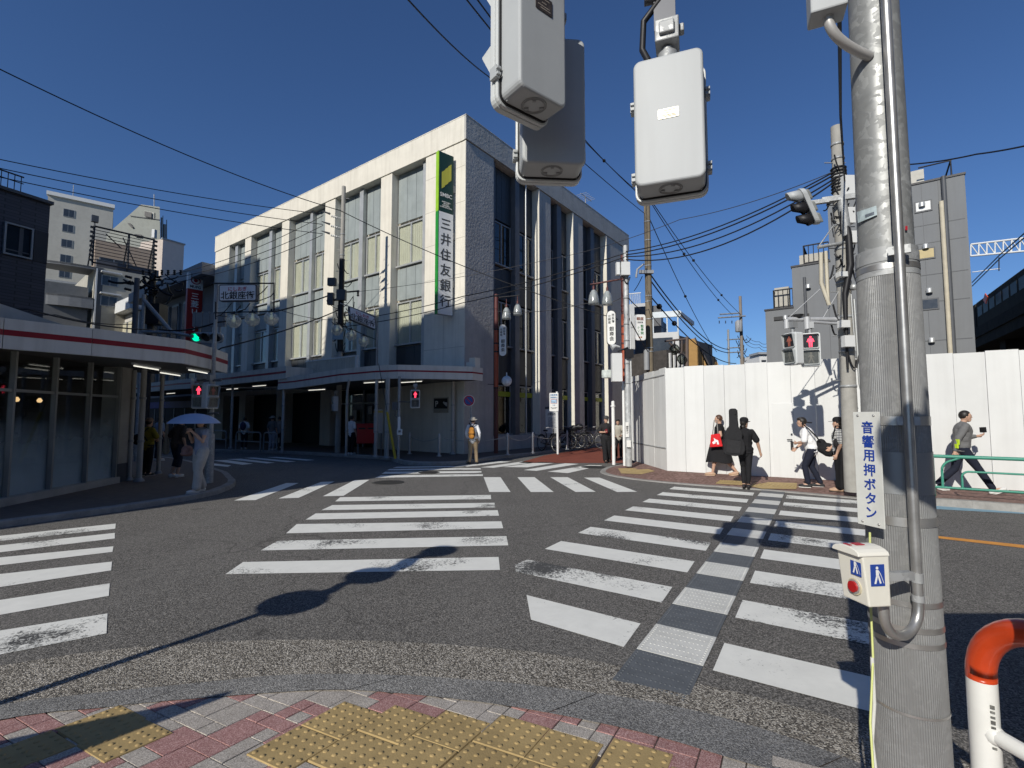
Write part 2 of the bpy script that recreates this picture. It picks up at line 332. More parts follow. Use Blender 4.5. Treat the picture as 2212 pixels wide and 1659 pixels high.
# ================================================================== ground, kerbs, paving, road markings
def resample(pts, n):
    pts = [Vector(p) for p in pts]; L = [0]
    for i in range(1, len(pts)): L.append(L[-1]+(pts[i]-pts[i-1]).length)
    out = []; j = 0
    for k in range(n):
        s = L[-1]*k/(n-1)
        while j < len(pts)-2 and L[j+1] < s: j += 1
        f = (s-L[j])/max(1e-9, L[j+1]-L[j]); out.append(pts[j].lerp(pts[j+1], f))
    return out
def smooth_line(pts, n=60):
    p = [Vector(q) for q in pts]; out = []
    for i in range(len(p)-1):
        a, b, c, d = p[max(i-1, 0)], p[i], p[i+1], p[min(i+2, len(p)-1)]
        for k in range(8):
            t = k/8; out.append(.5*((2*b)+(c-a)*t+(2*a-5*b+4*c-d)*t*t+(3*b-a-3*c+d)*t**3))
    return resample(out+[p[-1]], n)
def strip(mb, A, B, m=0):
    n = len(A); mb.add(list(A)+list(B), [(i, i+1, n+i+1, n+i) for i in range(n-1)], m); return mb

g = MB(); g.poly([(-1500,-300,0),(1500,-300,0),(1500,2000,0),(-1500,2000,0)])
struct(g.build('road', asphalt))

# --- the corner we stand on: a ramp falling to the road, paved in red and beige blocks
SL = .10; PP = Vector((0, 2.92, .014)); PN = Vector((0, SL, 1)).normalized()
def pz(x, y): return PP.z+SL*(PP.y-y)
def pv_(u, v): return onplane(u, v, PP, PN)
edge_in = [(-7,-.3),(-5,1.0),(-3.5,1.95)]+[tuple(pv_(u, v)[:2]) for u, v in ((0,1557),(180,1535),(350,1517),(640,1495),(800,1495),(1050,1520),(1300,1565),(1480,1610),(1640,1659))]+[(1.5,2.02),(1.85,1.5),(2.0,.8),(2.05,-3)]
edge_mid = [(-7.1,.35),(-5.1,1.6),(-3.7,2.42),(-2.81,2.80),(-1.84,3.02),(-1.33,3.11),(-.58,3.09),(.26,2.96),(.99,2.74),(1.55,2.38),(1.95,1.9),(2.18,1.3),(2.28,.6),(2.3,-3)]
edge_out = [(-7.4,.75),(-5.4,2.0),(-4.1,2.8),(-3.28,3.23),(-2.74,3.45),(-1.94,3.58),(-1.01,3.58),(-.02,3.45),(.59,3.27),(1.32,2.92),(1.81,2.62),(2.3,2.1),(2.65,1.4),(2.8,.6),(2.82,-3)]
A = smooth_line([(x, y, 0) for x, y in edge_in], 90); B = smooth_line([(x, y, 0) for x, y in edge_mid], 90); Cc = smooth_line([(x, y, 0) for x, y in edge_out], 90)
A3 = [Vector((p.x, p.y, max(.016, pz(p.x, p.y))+.006)) for p in A]
B3 = [Vector((p.x, p.y, .014)) for p in B]; C3 = [Vector((p.x, p.y, .005)) for p in Cc]
kb = MB(); gut = MB()
i = 0
while i < len(A)-1:                                    # kerb stones about 0.9 m long with open joints
    j = min(i+7, len(A)-1)
    a = A3[i:j+1]; b = B3[i:j+1]
    f = .008
    d0 = (a[1]-a[0]).normalized()*f; a = [a[0]+d0]+a[1:]; b = [b[0]+d0]+b[1:]
    strip(kb, a, b); i = j
struct(kb.build('kerb', kerbm))
strip(gut, [p-Vector((0, 0, .004)) for p in B3], C3); strip(gut, [p-Vector((0, 0, .012)) for p in A3], [p-Vector((0, 0, .005)) for p in B3], 1)
struct(gut.build('gutter', [aggregate, paver_j]))
# base of the paving
pb = MB(); pts = [(p.x, p.y) for p in A]
pb.poly([(x, y, pz(x, y)-.006) for x, y in pts]+[(-7,-3,pz(0,-3))])
struct(pb.build('pavement_base', paver_j))
e1 = Vector((.875,-.485)); e2 = Vector((.485,.875)); TS = .287
def inside(x, y):
    c = False; n = len(poly_in)
    for i in range(n):
        x0, y0 = poly_in[i]; x1, y1 = poly_in[i-1]
        if (y0 > y) != (y1 > y) and x < (x1-x0)*(y-y0)/(y1-y0)+x0: c = not c
    return c
poly_in = [(p.x, p.y) for p in A]+[(-7, -3)]
tiles = []
cs = .4069/1.1573
tcs = [pv_((800+x*.40687)/1.1573, (1400+y*.40687)/1.1573) for x, y in ((150,870),(460,890),(775,920),(1115,950),(1410,1035),(1800,1090))]
for c in tcs:
    for k in range(3 if c.x > -.5 else 2): tiles.append(Vector((c.x, c.y))-e2*(k*TS))
lt = [pv_(x*.452/1.1573, (1640+.452*y)/1.1573) for x, y in ((800,345),(670,270))]
for c in lt: tiles.append(Vector((c.x, c.y)))
c = Vector((lt[1].x, lt[1].y)); tiles += [c-e2*TS, c-e2*TS*2]
last = Vector((tcs[-1].x, tcs[-1].y)); tiles += [last+e1*TS-e2*.10, last+e1*TS-e2*(.10+TS)]
def intile(p):
    for t in tiles:
        d = p-t; a = d.dot(e1); b = -d.dot(e2)
        if -.012 < a < TS+.012 and -.012 < b < TS+.012: return True
    return False
pv = MB(); CELL = TS/3; occ = set(); O2 = Vector((tcs[2].x, tcs[2].y))
rnd = random.Random(3); NR = range(-34, 30); g2 = .0022
for i in NR:
    for j in range(-30, 12):
        if (i, j) in occ: continue
        t = rnd.random(); wi, wj = (1, 1) if t < .22 else (2, 1) if t < .55 else (1, 2) if t < .78 else (2, 2)
        if any((i+a, j+b) in occ for a in range(wi) for b in range(wj)): wi, wj = 1, 1
        for a in range(wi):
            for b in range(wj): occ.add((i+a, j+b))
        q = [O2+e1*((i+a)*CELL+sa*g2)+e2*((j+b)*CELL+sb*g2) for a, b, sa, sb in ((0,0,1,1),(wi,0,-1,1),(wi,wj,-1,-1),(0,wj,1,-1))]
        cen = (q[0]+q[2])/2
        if not (-4 < cen.x < 2.4 and cen.y > .4): continue
        if not inside(cen.x, cen.y) and not any(inside(p.x, p.y) for p in q): continue
        if all(intile(p) for p in q+[cen]): continue
        col = 0 if rnd.random() < .45 else 1
        dz = rnd.uniform(-.0012, .0012)
        bev = .0022; qi = [p+(cen-p).normalized()*bev*1.4 for p in q]
        low = [(p.x, p.y, pz(p.x, p.y)-.005) for p in q]; top = [(p.x, p.y, pz(p.x, p.y)+dz) for p in qi]
        pv.add(low+top, [(4,5,6,7),(0,1,5,4),(1,2,6,5),(2,3,7,6),(3,0,4,7)], col)
struct(pv.build('pavement', [paver_r, paver_b]))
tm = MB()
for t in tiles:
    cen = t+e1*TS/2-e2*TS/2
    if not inside(cen.x, cen.y): continue
    q = [t+e1*.003-e2*.003, t+e1*(TS-.003)-e2*.003, t+e1*(TS-.003)-e2*(TS-.003), t+e1*.003-e2*(TS-.003)]
    zz = rnd.uniform(.002, .006)
    qi = [p+(cen-p).normalized()*.006 for p in q]
    tm.add([(p.x, p.y, pz(p.x, p.y)-.006) for p in q]+[(p.x, p.y, pz(p.x, p.y)+zz) for p in qi], [(4,5,6,7),(0,1,5,4),(1,2,6,5),(2,3,7,6),(3,0,4,7)])
    for a in range(5):
        for b in range(5):
            p = t+e1*(TS*(a+.5)/5)-e2*(TS*(b+.5)/5)
            tm.lathe([(.0125, 0), (.0105, .0035), (.006, .0052), (.0005, .0056)], (p.x, p.y, pz(p.x, p.y)+zz-.0004), 12)
struct(tm.build('tactile_paving', tact_y))

# --- painted markings
def bars(name, quads, mat, z=.004):
    mb = MB()
    for q in quads: mb.poly([(p.x, p.y, z) for p in (gr(u, v, z) for u, v in q)])
    return struct(mb.build(name, mat))
bars('crosswalk_marking', [[(487,1240),(1080,1231),(1077,1203),(525,1214)],[(563,1189),(1098,1178),(1094,1158),(600,1168)],[(618,1152),(1087,1141),(1083,1126),(641,1132)],
  [(660,1122.5),(1078,1114),(1075,1102),(682,1109)],[(694,1102),(1070,1096),(1068,1086),(718,1091)],[(724,1083),(1061,1078),(1060,1069),(735,1074)],
  [(810,1032),(1043,1028),(1043,1024),(822,1027)],[(824,1023.5),(1040,1021.5),(1040,1017.5),(832,1019)],[(834,1016.3),(1039,1014),(1038,1011),(842,1013)],[(848,1010.5),(1000,1008.8),(1010,1006.3),(858,1008.3)]], paints[2])
F = lambda pts: [((500+x*.5606)/1.1573, (1060+y*.5606)/1.1573) for x, y in pts]
bars('crosswalk_marking', [F(q) for q in ([(152,341),(248,339),(440,263),(385,263)],[(350,332),(440,329),(600,256),(540,258)],[(548,322),(640,320),(755,249),(690,250)],
  [(1290,303),(1385,303),(1340,237),(1265,237)],[(1475,303),(1577,303),(1492,237),(1415,237)],[(1675,303),(1765,302),(1640,237),(1562,237)],[(1860,303),(1950,302),(1782,239),(1712,239)])], paints[0])
bars('crosswalk_marking', [F(q) for q in ([(1550,212),(1640,219),(1795,184),(1735,183)],[(1443,205),(1500,209),(1690,178),(1628,175)],[(1350,192),(1460,193),(1590,172),(1520,169)],[(1250,193),(1310,195),(1495,170),(1440,167)],[(1120,189),(1190,190),(1390,168),(1340,166)])], paints[0])
F2 = lambda pts: [(x*.3516, 898.6+.3516*y) for x, y in pts]
bars('crosswalk_marking', [F2(q) for q in ([(1110,285),(1400,312),(1420,303),(1190,277)],[(1300,272),(1490,300),(1555,293),(1390,270)],[(1390,265),(1640,291),(1690,287),(1480,262)],[(1500,257),(1760,284),(1820,279),(1560,255)],[(1640,253),(1880,274),(1935,270),(1700,251)],[(950,293),(1170,322),(1200,312),(1010,290)])], paints[0])
def ext(bl, br, tr, tl, k=.9): return [(bl[0]+(bl[0]-br[0])*k, bl[1]+(bl[1]-br[1])*k), br, tr, (tl[0]+(tl[0]-tr[0])*k, tl[1]+(tl[1]-tr[1])*k)]
lc = [((0,1414),(230,1368),(232,1325),(0,1362)),((0,1328),(235,1287),(237,1260),(0,1296)),((0,1268),(240,1232),(242,1213),(0,1240)),((0,1221),(243,1192),(245,1180),(0,1204)),((0,1193),(248,1163),(248,1151),(0,1178)),((0,1168.5),(249,1142),(250,1131),(0,1157.5))]
bars('crosswalk_marking', [ext(*q) for q in lc], paints[2])
# the crossing with the raised guide strip
ca = Vector((.535,.845)); csx = Vector((.845,-.535))
def cw(t, c): p = ca*t+csx*c; return (p.x, p.y)
mb = MB(); mb2 = MB()
for k in range(9):
    t0, t1 = 3.36+.955*k, 3.36+.955*k+.44
    c0 = -2.87
    q = [cw(t0, -1.21), cw(t1, -1.23)]
    if k == 0: q += [(.13,4.47),(.15,3.94)]
    elif k == 1: q += [(.17,5.55),(.03,5.36),(.04,5.12)]
    else: q += [cw(t1, c0), cw(t0, c0)]
    (mb2 if k in (1, 3) else mb).poly([(x, y, .004) for x, y in q])
    (mb2 if k in (1, 2) else mb).poly([(x, y, .004) for x, y in (cw(t0, -.63), cw(t1, -.63), cw(t1, .27+.042*(t1-3.4)), cw(t0, .25+.042*(t0-3.4)))])
struct(mb.build('crosswalk_marking', paints[2])); struct(mb2.build('crosswalk_marking', paints[1]))
es = MB()
for k in range(19):
    t0 = 2.90+.477*k; wht = k % 2 == 1
    m = 0 if wht else 1
    L = .475; c0, c1 = -1.125, -.69
    q = [cw(t0+.002, c0), cw(t0+L, c0), cw(t0+L, c1), cw(t0+.002, c1)]
    es.prism(q, .001, .0085 if k % 2 else .0075, m)
    if k < 13:
        for a in range(6):
            for b in range(12):
                x, y = cw(t0+.05+a*.078, c0+.06+b*.0285); es.lathe([(.008, 0), (.006, .003), (.0005, .004)], (x, y, .0078), 6, m)
        for b in range(14):
            for cc in (c0+.022, c1-.022):
                x, y = cw(t0+.02+b*.032, cc); es.lathe([(.009, 0), (.007, .003), (.0005, .004)], (x, y, .0078), 6, m)
struct(es.build('tactile_guide_strip', [tact_w, tact_g]))
# yellow and blue lane lines on the right-hand road
bars('lane_marking', [[(2020,1157),(2020,1162),(2600,1228),(2600,1218)]], M('road_paint_orange', (.62,.27,.05), .8, var=.15, vs=10))
bars('lane_marking', [[(2010,1092),(2010,1099),(2212,1110),(2560,1130),(2560,1118),(2212,1101.5)]], M('road_paint_blue', (.22,.36,.44), .8, var=.15, vs=10))
# manhole covers
def manhole(u, v, r, label):
    p = gr(u, v, .005); m = MB(); m.lathe([(r*1.12, 0), (r*1.12, .003), (r, .003)], p, 32, 1, cap=False); m.lathe([(r, .003), (.001, .0045)], p, 32, 0, cap=False)
    for i in range(6):
        m.lathe([(r*(.15+.14*i), .0045), (r*(.15+.14*i)+.012, .006), (r*(.15+.14*i)+.03, .0045)], p, 28, 0, cap=False)
    tag(m.build('manhole_cover', [M('cast_iron', (.05,.048,.045), .6, .3, bump=.4, bs=50), M('patch_asphalt', (.06,.06,.058), .9)]), label, 'manhole cover')
manhole(838, 1042, .34, 'round iron manhole cover on the road between the striped crossings')
manhole(927, 1020.5, .27, 'small iron manhole cover set within the far crossing stripes')
manhole(1283, 1009, .36, 'round manhole cover lying beside the white bars near the red side street')

# --- raised pavements with kerbs
def pavement(name, outer, back, z, mat, kw=.16):
    """outer: kerb line on the road, back: the rest of the outline."""
    out = [Vector((p[0], p[1], 0)) for p in outer]; n = len(out)
    nor = []
    for i in range(n):
        t = (out[min(i+1, n-1)]-out[max(i-1, 0)]).normalized(); nor.append(Vector((-t.y, t.x, 0)))
    inn = [p+q*kw for p, q in zip(out, nor)]
    k = MB(); i = 0
    o2 = resample(out, max(2, int(sum((out[i+1]-out[i]).length for i in range(n-1))/.6)+1)); i2 = resample(inn, len(o2))
    for a in range(len(o2)-1):
        d = (o2[a+1]-o2[a])*.008
        p, q, r, s = o2[a]+d, o2[a+1], i2[a+1], i2[a]+d
        bz = Vector((0, 0, z)); bb = (s-p)*.12
        k.add([p, q, p+bb*.3+bz*.85, q+bb*.3+bz*.85, p+bb+bz, q+bb+bz, s+bz, r+bz], [(0,1,3,2),(2,3,5,4),(4,5,7,6),(0,2,4,6),(1,7,5,3)])
    struct(k.build('kerb', kerb2))
    m = MB(); m.poly([(p.x, p.y, z-.004) for p in inn]+[(p[0], p[1], z-.004) for p in back])
    return struct(m.build(name, mat))
def Q(pts, z=0): return [tuple(gr(u, v, z)[:2]) for u, v in pts]
# far right, in front of the hoarding
pr = smooth_line([(x, y, 0) for x, y in Q([(1366,1003),(1318,1008),(1296,1018),(1308,1026),(1345,1033),(1400,1040),(1500,1049),(1600,1056),(1720,1066),(1850,1078),(2020,1093),(2212,1108)])]+[(11.4,6.0,0),(16,2.2,0)], 70)
HBA, HBB = Vector((4.24,13.40,0)), Vector((10.2,9.72,0))
def kz(x): t = min(1, max(0, (x-6.9)/.8)); return .02+.11*t*t*(3-2*t)       # kerb height: dropped at the crossing
K = resample([(p.x, p.y, 0) for p in pr], 90); Hl = resample([(4.0,17.6,0),(4.1,15.9,0),(4.24,13.45,0),(10.2,9.77,0),(20,3.75,0)], 200)
kb = MB(); tp = MB(); In = []; Bk = []
for i, p in enumerate(K):
    t = (K[min(i+1, 89)]-K[max(i-1, 0)]).normalized(); q = p+Vector((-t.y, t.x, 0))*.16; z = kz(p.x); In.append(Vector((q.x, q.y, z)))
    h = min(Hl, key=lambda a: (a-q).length); Bk.append(Vector((h.x, h.y, .12 if p.x < 7 else .13)))
for i in range(89):
    z0, z1 = In[i].z, In[i+1].z; d = (K[i+1]-K[i]); f = .006 if i % 2 == 0 else 0
    a, b, c, e = K[i]+d*f, K[i+1], In[i+1], In[i]+d*f; ta, tb = a.lerp(e,.1), b.lerp(c,.1); ta.z, tb.z = z0, z1; e = Vector((e.x,e.y,z0))
    kb.add([a, b, tb, ta, c, e], [(0,1,2,3),(3,2,4,5)], 0)
strip(tp, [p-Vector((0,0,.003)) for p in In], Bk)
struct(kb.build('kerb', kerb2)); struct(tp.build('pavement', brick_b))
def zr(x, y):
    q = Vector((x, y, 0)); i = min(range(90), key=lambda k: (K[k]-q).length); dk = (In[i]-q).xy.length; dh = (Bk[i]-q).xy.length; return In[i].z+(Bk[i].z-In[i].z)*dk/(dk+dh+1e-6)
def grr(u, v):
    z = .05
    for _ in range(5): p = gr(u, v, z); z = zr(p.x, p.y)
    return Vector((p.x, p.y, z))
mb = MB()
for q in ([(1335,1012),(1392,1011),(1415,1018),(1385,1025),(1342,1023)], [(1556,1038),(1600,1039),(1612,1049),(1545,1045)], [(1618,1050),(1660,1042),(1722,1044),(1720,1057),(1645,1056)]):
    mb.poly([p+Vector((0,0,.006)) for p in (grr(u, v) for u, v in q)])
struct(mb.build('tactile_paving', tact_y))
mb = MB()
for u0, v0, u1, v1 in ((1548,1043,1608,1048),(1624,1049,1718,1056)):
    for i in range(12):
        f = i/11; p = grr(u0+(u1-u0)*f, v0+(v1-v0)*f); q = grr(u0+(u1-u0)*f+10, v0+(v1-v0)*f-6); mb.tube([p+Vector((0,0,.007)), q+Vector((0,0,.007))], .008, 5)
struct(mb.build('tactile_paving', tact_y))
# far left, round the corner shop
pl_ = smooth_line([(x, y, 0) for x, y in [(-9.2,1.0),(-8.6,4.5)]+Q([(0,1141),(229,1110),(380,1086),(457,1072),(500,1056),(510,1046),(500,1036),(478,1022)])+[(-12.5,18.0),(-17,20)]], 70)
pavement('pavement', [(p.x, p.y) for p in pl_], [(-22,18),(-22,1)], .10, M('paving_dark', (.15,.12,.10), .9, var=.2, vs=6, bump=.2))
# bank corner
bk = [(x, y, 0) for x, y in [(-40,36.5),(-26,26.8),(-18.6,23.0)]+Q([(430,976),(600,980),(752,988),(835,994),(872,1004),(930,1006),(1000,1004.5),(1079,991),(1175,981)])+[(6.0,28.4),(15.5,41.2)]]
bkl = smooth_line(bk, 90)
pavement('pavement', [(p.x, p.y) for p in bkl], [(30,62),(-60,62)], .12, M('paving_bank', (.10,.085,.075), .9, var=.2, vs=5, bump=.2))
# red surfaced side street between the bank and the hoarding
mb = MB(); mb.poly([(p.x, p.y, .004) for p in (gr(1120,1000,.004), gr(1350,1000,.004))]+[(19.5,38.5,.004),(14.8,41.2,.004),(6.1,28.6,.004)]+[(p.x, p.y, .004) for p in (gr(1175,984,.004),)])
struct(mb.build('side_street', red_pave))
# ================================================================== the bank on the far corner
BO = Vector((-1.9, 19.3, 0)); BA = math.atan2(.805, .593)
BM = Matrix.Translation(BO) @ Matrix.Rotation(BA, 4, 'Z')
def bw(x, y, z=0): return BM @ Vector((x, y, z))
bank = thing('bank_building', 'white three storey bank with tall recessed window bays on the street corner', 'bank', BO, BA)
TOP, HB = 14.0, 12.97
piers_l = [(0,2.35),(4.6,5.4),(9.1,10.0),(13.6,14.4),(18.1,18.9),(21.1,23.2)]
piers_r = [(0,1.85),(5.45,6.6),(8.9,10.1),(13.15,16.7)]
wl = MB()
for a, b in piers_l: wl.box((0, max(a, .012), 0), (.55, b, HB), 0)
wl.box((.5, .55, 3.0), (.6, 23.2, HB), 0)
wl.box((.02, 2.35, 2.9), (.5, 23.2, 3.18), 0); wl.box((.03, 2.352, 0), (.5, 4.598, 2.898), 0)
wr = MB()
for a, b in piers_r: wr.box((a if a else .012, 0, 0), (b, .50, HB), 0)
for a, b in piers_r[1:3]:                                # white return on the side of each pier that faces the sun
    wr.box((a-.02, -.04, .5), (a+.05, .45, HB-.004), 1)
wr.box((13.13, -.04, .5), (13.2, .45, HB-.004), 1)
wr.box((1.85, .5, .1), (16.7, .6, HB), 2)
wr.box((1.85, .1, .02), (13.15, .5, .75), 0)
jl = MB()
for z in (4.4,5.9,7.4,8.9,10.4,11.9): jl.box((-.0025, .03, z), (.01, 2.33, z+.012))
jl.box((-.0025, 1.18, 3.7), (.01, 1.192, HB-.01)); jl.box((-.0025, 21.12, 8.9), (.01, 23.18, 8.912)); jl.build('panel_joint', M('joint_grey', (.33,.31,.27), .9), bank)  # thin grey joint lines between the wall panels
core = MB(); core.box((.62, .62, 0), (16.69, 23.19, TOP-.4), 0)
core.build('core_wall', dark, bank)
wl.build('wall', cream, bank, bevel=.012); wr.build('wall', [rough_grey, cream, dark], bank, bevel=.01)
pp = MB(); pp.box((-.05, .045, HB), (.5, 23.22, TOP)); pp.box((-.06, .045, TOP), (.52, 23.24, TOP+.045))
pp.build('parapet', cream, bank, bevel=.01)
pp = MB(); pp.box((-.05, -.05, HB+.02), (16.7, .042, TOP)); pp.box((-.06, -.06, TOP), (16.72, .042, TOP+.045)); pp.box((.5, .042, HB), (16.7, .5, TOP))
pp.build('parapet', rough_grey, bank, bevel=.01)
rf = MB(); rf.box((.5, .5, TOP-.4), (16.69, 23.19, TOP-.3)); rf.build('roof', greym, bank)
ant = MB(); ant.tube([(12, .8, TOP), (12, .8, TOP+1.3)], .03); ant.tube([(11.4,.8,TOP+1.25),(12.8,.8,TOP+1.25)], .02)
for k in range(6): ant.tube([(11.5+k*.22,.45,TOP+1.25),(11.5+k*.22,1.15,TOP+1.25)], .012)
ant.build('aerial', alu_d, bank)
def win(side, a, b, z0, z1, pane, hasblind, d=.36, split=True):
    """one window: frame > pane, blind; side 'L' lies on x, side 'R' on y."""
    def bx(mb, u0, u1, e0, e1, za, zb, m=0):
        if side == 'L': mb.box((e0, u0, za), (e1, u1, zb), m)
        else: mb.box((u0, e0, za), (u1, e1, zb), m)
    f = MB(); t = .055
    bx(f, a, a+t, d, d+.09, z0, z1); bx(f, b-t, b, d, d+.09, z0, z1); bx(f, a+t, b-t, d, d+.09, z1-t, z1)
    bx(f, a-.02, b+.02, d-.10, d+.10, z0-.07, z0)
    if split: c = a+(b-a)*.5; bx(f, c-.035, c+.035, d-.01, d+.085, z0, z1-t)
    fo = f.build('window', alu if side == 'L' else alu_d, bank)
    g = MB(); bx(g, a+t, b-t, d+.04, d+.046, z0, z1-t); g.build('pane', pane, fo)
    if hasblind is not None:
        c = MB(); n = 26; L = (b-a-2*t); 
        frm, to = hasblind
        for i in range(n):
            u0, u1 = a+t+L*(frm+(to-frm)*i/n), a+t+L*(frm+(to-frm)*(i+1)/n); e = d+.075+.012*(i % 2)
            bx(c, u0, u1, e, e+.012, z0, z1-t)
        c.build('blind', blind if side == 'L' else bl_r[int(a*10) % 2], fo)
bl_r = [blind, curtain]
def panel(side, a, b, z0, z1, mat, n=3, d=.37):
    p = MB(); w_ = (b-a)/n
    for i in range(n):
        u0, u1 = a+w_*i+.008, a+w_*(i+1)-.008
        if side == 'L': p.box((d, u0, z0), (d+.05, u1, z1))
        else: p.box((u0, d, z0), (u1, d+.05, z1))
    p.build('spandrel_panel', mat, bank)
rw = random.Random(5)
subL = [(2.72,4.55),(5.45,6.9),(7.3,9.05),(10.05,11.4),(11.72,13.55),(14.45,15.78),(16.18,18.05),(18.95,20.2),(20.65,21.08)]
for a, b in subL:
    panel('L', a, b, 10.62, HB-.02, frost); win('L', a, b, 8.56, 10.5, glass, (0, 1))
    panel('L', a, b, 6.95, 8.42, frost); win('L', a, b, 4.90, 6.85, glass, (0, 1) if rw.random() < .8 else (.3, .8))
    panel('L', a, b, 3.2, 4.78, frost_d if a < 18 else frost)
ml = MB()
for a, b in [(2.52,2.68),(6.95,7.25),(11.43,11.68),(15.82,16.14),(20.24,20.6)]: ml.box((.16, a, 3.2), (.45, b, HB-.01))
ml.build('mullion', alu, bank)
subR = [(2.15,3.6),(4.0,5.4),(6.65,7.38),(7.9,8.85),(10.15,11.25),(11.77,13.1)]
for i, (a, b) in enumerate(subR):
    cu = (.55, .98) if i % 2 else None
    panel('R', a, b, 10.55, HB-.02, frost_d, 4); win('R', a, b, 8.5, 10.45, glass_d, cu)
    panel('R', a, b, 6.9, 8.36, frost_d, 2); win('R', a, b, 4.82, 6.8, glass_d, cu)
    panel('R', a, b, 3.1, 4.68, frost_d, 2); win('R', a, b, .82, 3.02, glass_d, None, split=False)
ml = MB()
for a, b in [(1.87,2.1),(3.63,3.97),(7.42,7.86),(11.3,11.72)]: ml.box((a, .12, .76), (b, .45, HB-.01))
ml.build('mullion', M('mullion_bronze', (.13,.135,.145), .5, .2), bank)
st = MB()
for a, b in subR: st.box((a+.05, .345, 2.5), (b-.05, .352, 2.72), 0)
st.build('green_band', M('lime_green_film', (.30,.36,.02), .5), bank)
st = MB()                                               # poster displays behind the ground floor panes
for a, b, m in ((2.3,3.4,0),(4.2,4.5,1)): st.box((a, .42, .95), (b, .43, 2.3), m)
st.build('poster', [M('poster_grey', (.16,.16,.155), .6, var=.8, vs=4), M('poster_white', (.4,.4,.38), .6, var=.5, vs=6)], bank)
dp = MB(); dp.tube([(4.35, .02, .8), (4.35, .02, 13.0)], .035, 8); dp.build('drain_pipe', alu, bank)
# ground floor behind the canopy
gf = MB(); gf.box((.45, 4.62, .1), (.5, 9.08, 2.9)); gf.build('entrance_glass', glass_d, bank)
gf = MB()
for y in (5.5, 6.9, 8.2): gf.box((.36, y-.03, .1), (.44, y+.03, 2.9))
gf.box((.36, 4.65, 2.2), (.44, 9.05, 2.28)); gf.build('entrance_frame', alu_d, bank)
gf = MB()
for y, z, w_, h in ((5.0,1.6,.35,.5),(5.7,1.3,.3,.6),(6.2,1.7,.3,.4),(7.4,1.4,.35,.5)): gf.box((.33, y, z), (.35, y+w_, z+h))
gf.build('notice', M('notice_paper', (.5,.5,.48), .7, var=.3, vs=12), bank)
# plaque with P
pk = thing('parking_plaque', 'black parking plaque with white P and arrow on the shaded bank wall', 'sign', bw(-.02, 1.25, 1.75), BA)
m = MB(); m.box((-.02, -.42, 0), (.015, .42, .62)); m.build('board', M('plaque_beige', (.35,.32,.26), .6), pk)
m = MB(); m.box((-.03, -.38, .17), (-.018, .38, .58)); m.build('panel', black, pk)
text('P', .34, panelw, pk, bw(-.055, 1.25+.22, 2.12), bw(0,-1,0)-BO, (0,0,1), .01)
text('↰', .28, panelw, pk, bw(-.055, 1.25-.25, 2.12), bw(0,-1,0)-BO, (0,0,1), .01)

# projecting sign
def bdir(x, y): return bw(x, y, 0)-BO
sg = thing('projecting_bank_sign', 'tall vertical bank sign with dark green top and grey lettering projecting from the corner', 'sign', bw(-.1, .64, 5.66), BA-R(13))
SGM = ROOT[sg.name]
H_ = 6.7; yf = .52-.64
m = MB(); m.box((-.72, yf+.01, 0), (-.02, .06, H_), 0); m.build('cabinet', greym, sg, bevel=.01)
m = MB(); m.box((-.73, yf, .02), (-.03, yf+.012, 4.2)); m.build('white_face', M('sign_face_white', (.72,.74,.74), .35, var=.03), sg)
m = MB(); m.box((-.73, yf, 4.2), (-.03, yf+.012, H_-.02)); m.build('green_face', M('sign_face_green', (.012,.042,.034), .35, var=.05), sg)
m = MB(); m.box((-.755, yf-.005, 0), (-.725, .07, 4.2), 0); m.box((-.755, yf-.005, 4.2), (-.725, .07, H_), 1)
m.build('green_edge', [M('bright_green', (.02,.26,.03), .4), M('lime_green', (.30,.55,.03), .4)], sg)
m = MB(); m.box((-.05, -.05, 1.2), (.1, .05, 1.5)); m.box((-.05, -.05, 5.2), (.1, .05, 5.5)); m.box((-.05, -.05, 3.2), (.1, .05, 3.5)); m.build('bracket', alu_d, sg)
m = MB()
for k in range(3):
    x = -.60+k*.155; z = 5.15+k*.17
    m.extr([(x, yf-.006, z), (x+.15, yf-.006, z+.13), (x+.15, yf-.006, z+.82), (x, yf-.006, z+.69)], (0, -.004, 0))
m.build('emblem', M('emblem_lime', (.46,.45,.06), .4, var=0), sg)
xd = SGM.to_3x3() @ Vector((1,0,0)); cS = lambda x, z: (SGM @ Vector((x, yf-.006, z)))
text('SMBC', .235, panelw, sg, cS(-.38, 4.92), xd, (0,0,1), .004)
text('SUMITOMO\nMITSUI\nBANKING\nCORPORATION', .078, panelw, sg, cS(-.38, 4.52), xd, (0,0,1), .002, .95)
for k, ch in enumerate('三井住友銀行'): text(ch, .52, inkg, sg, cS(-.38, 3.72-k*.63), xd, (0,0,1), .012)

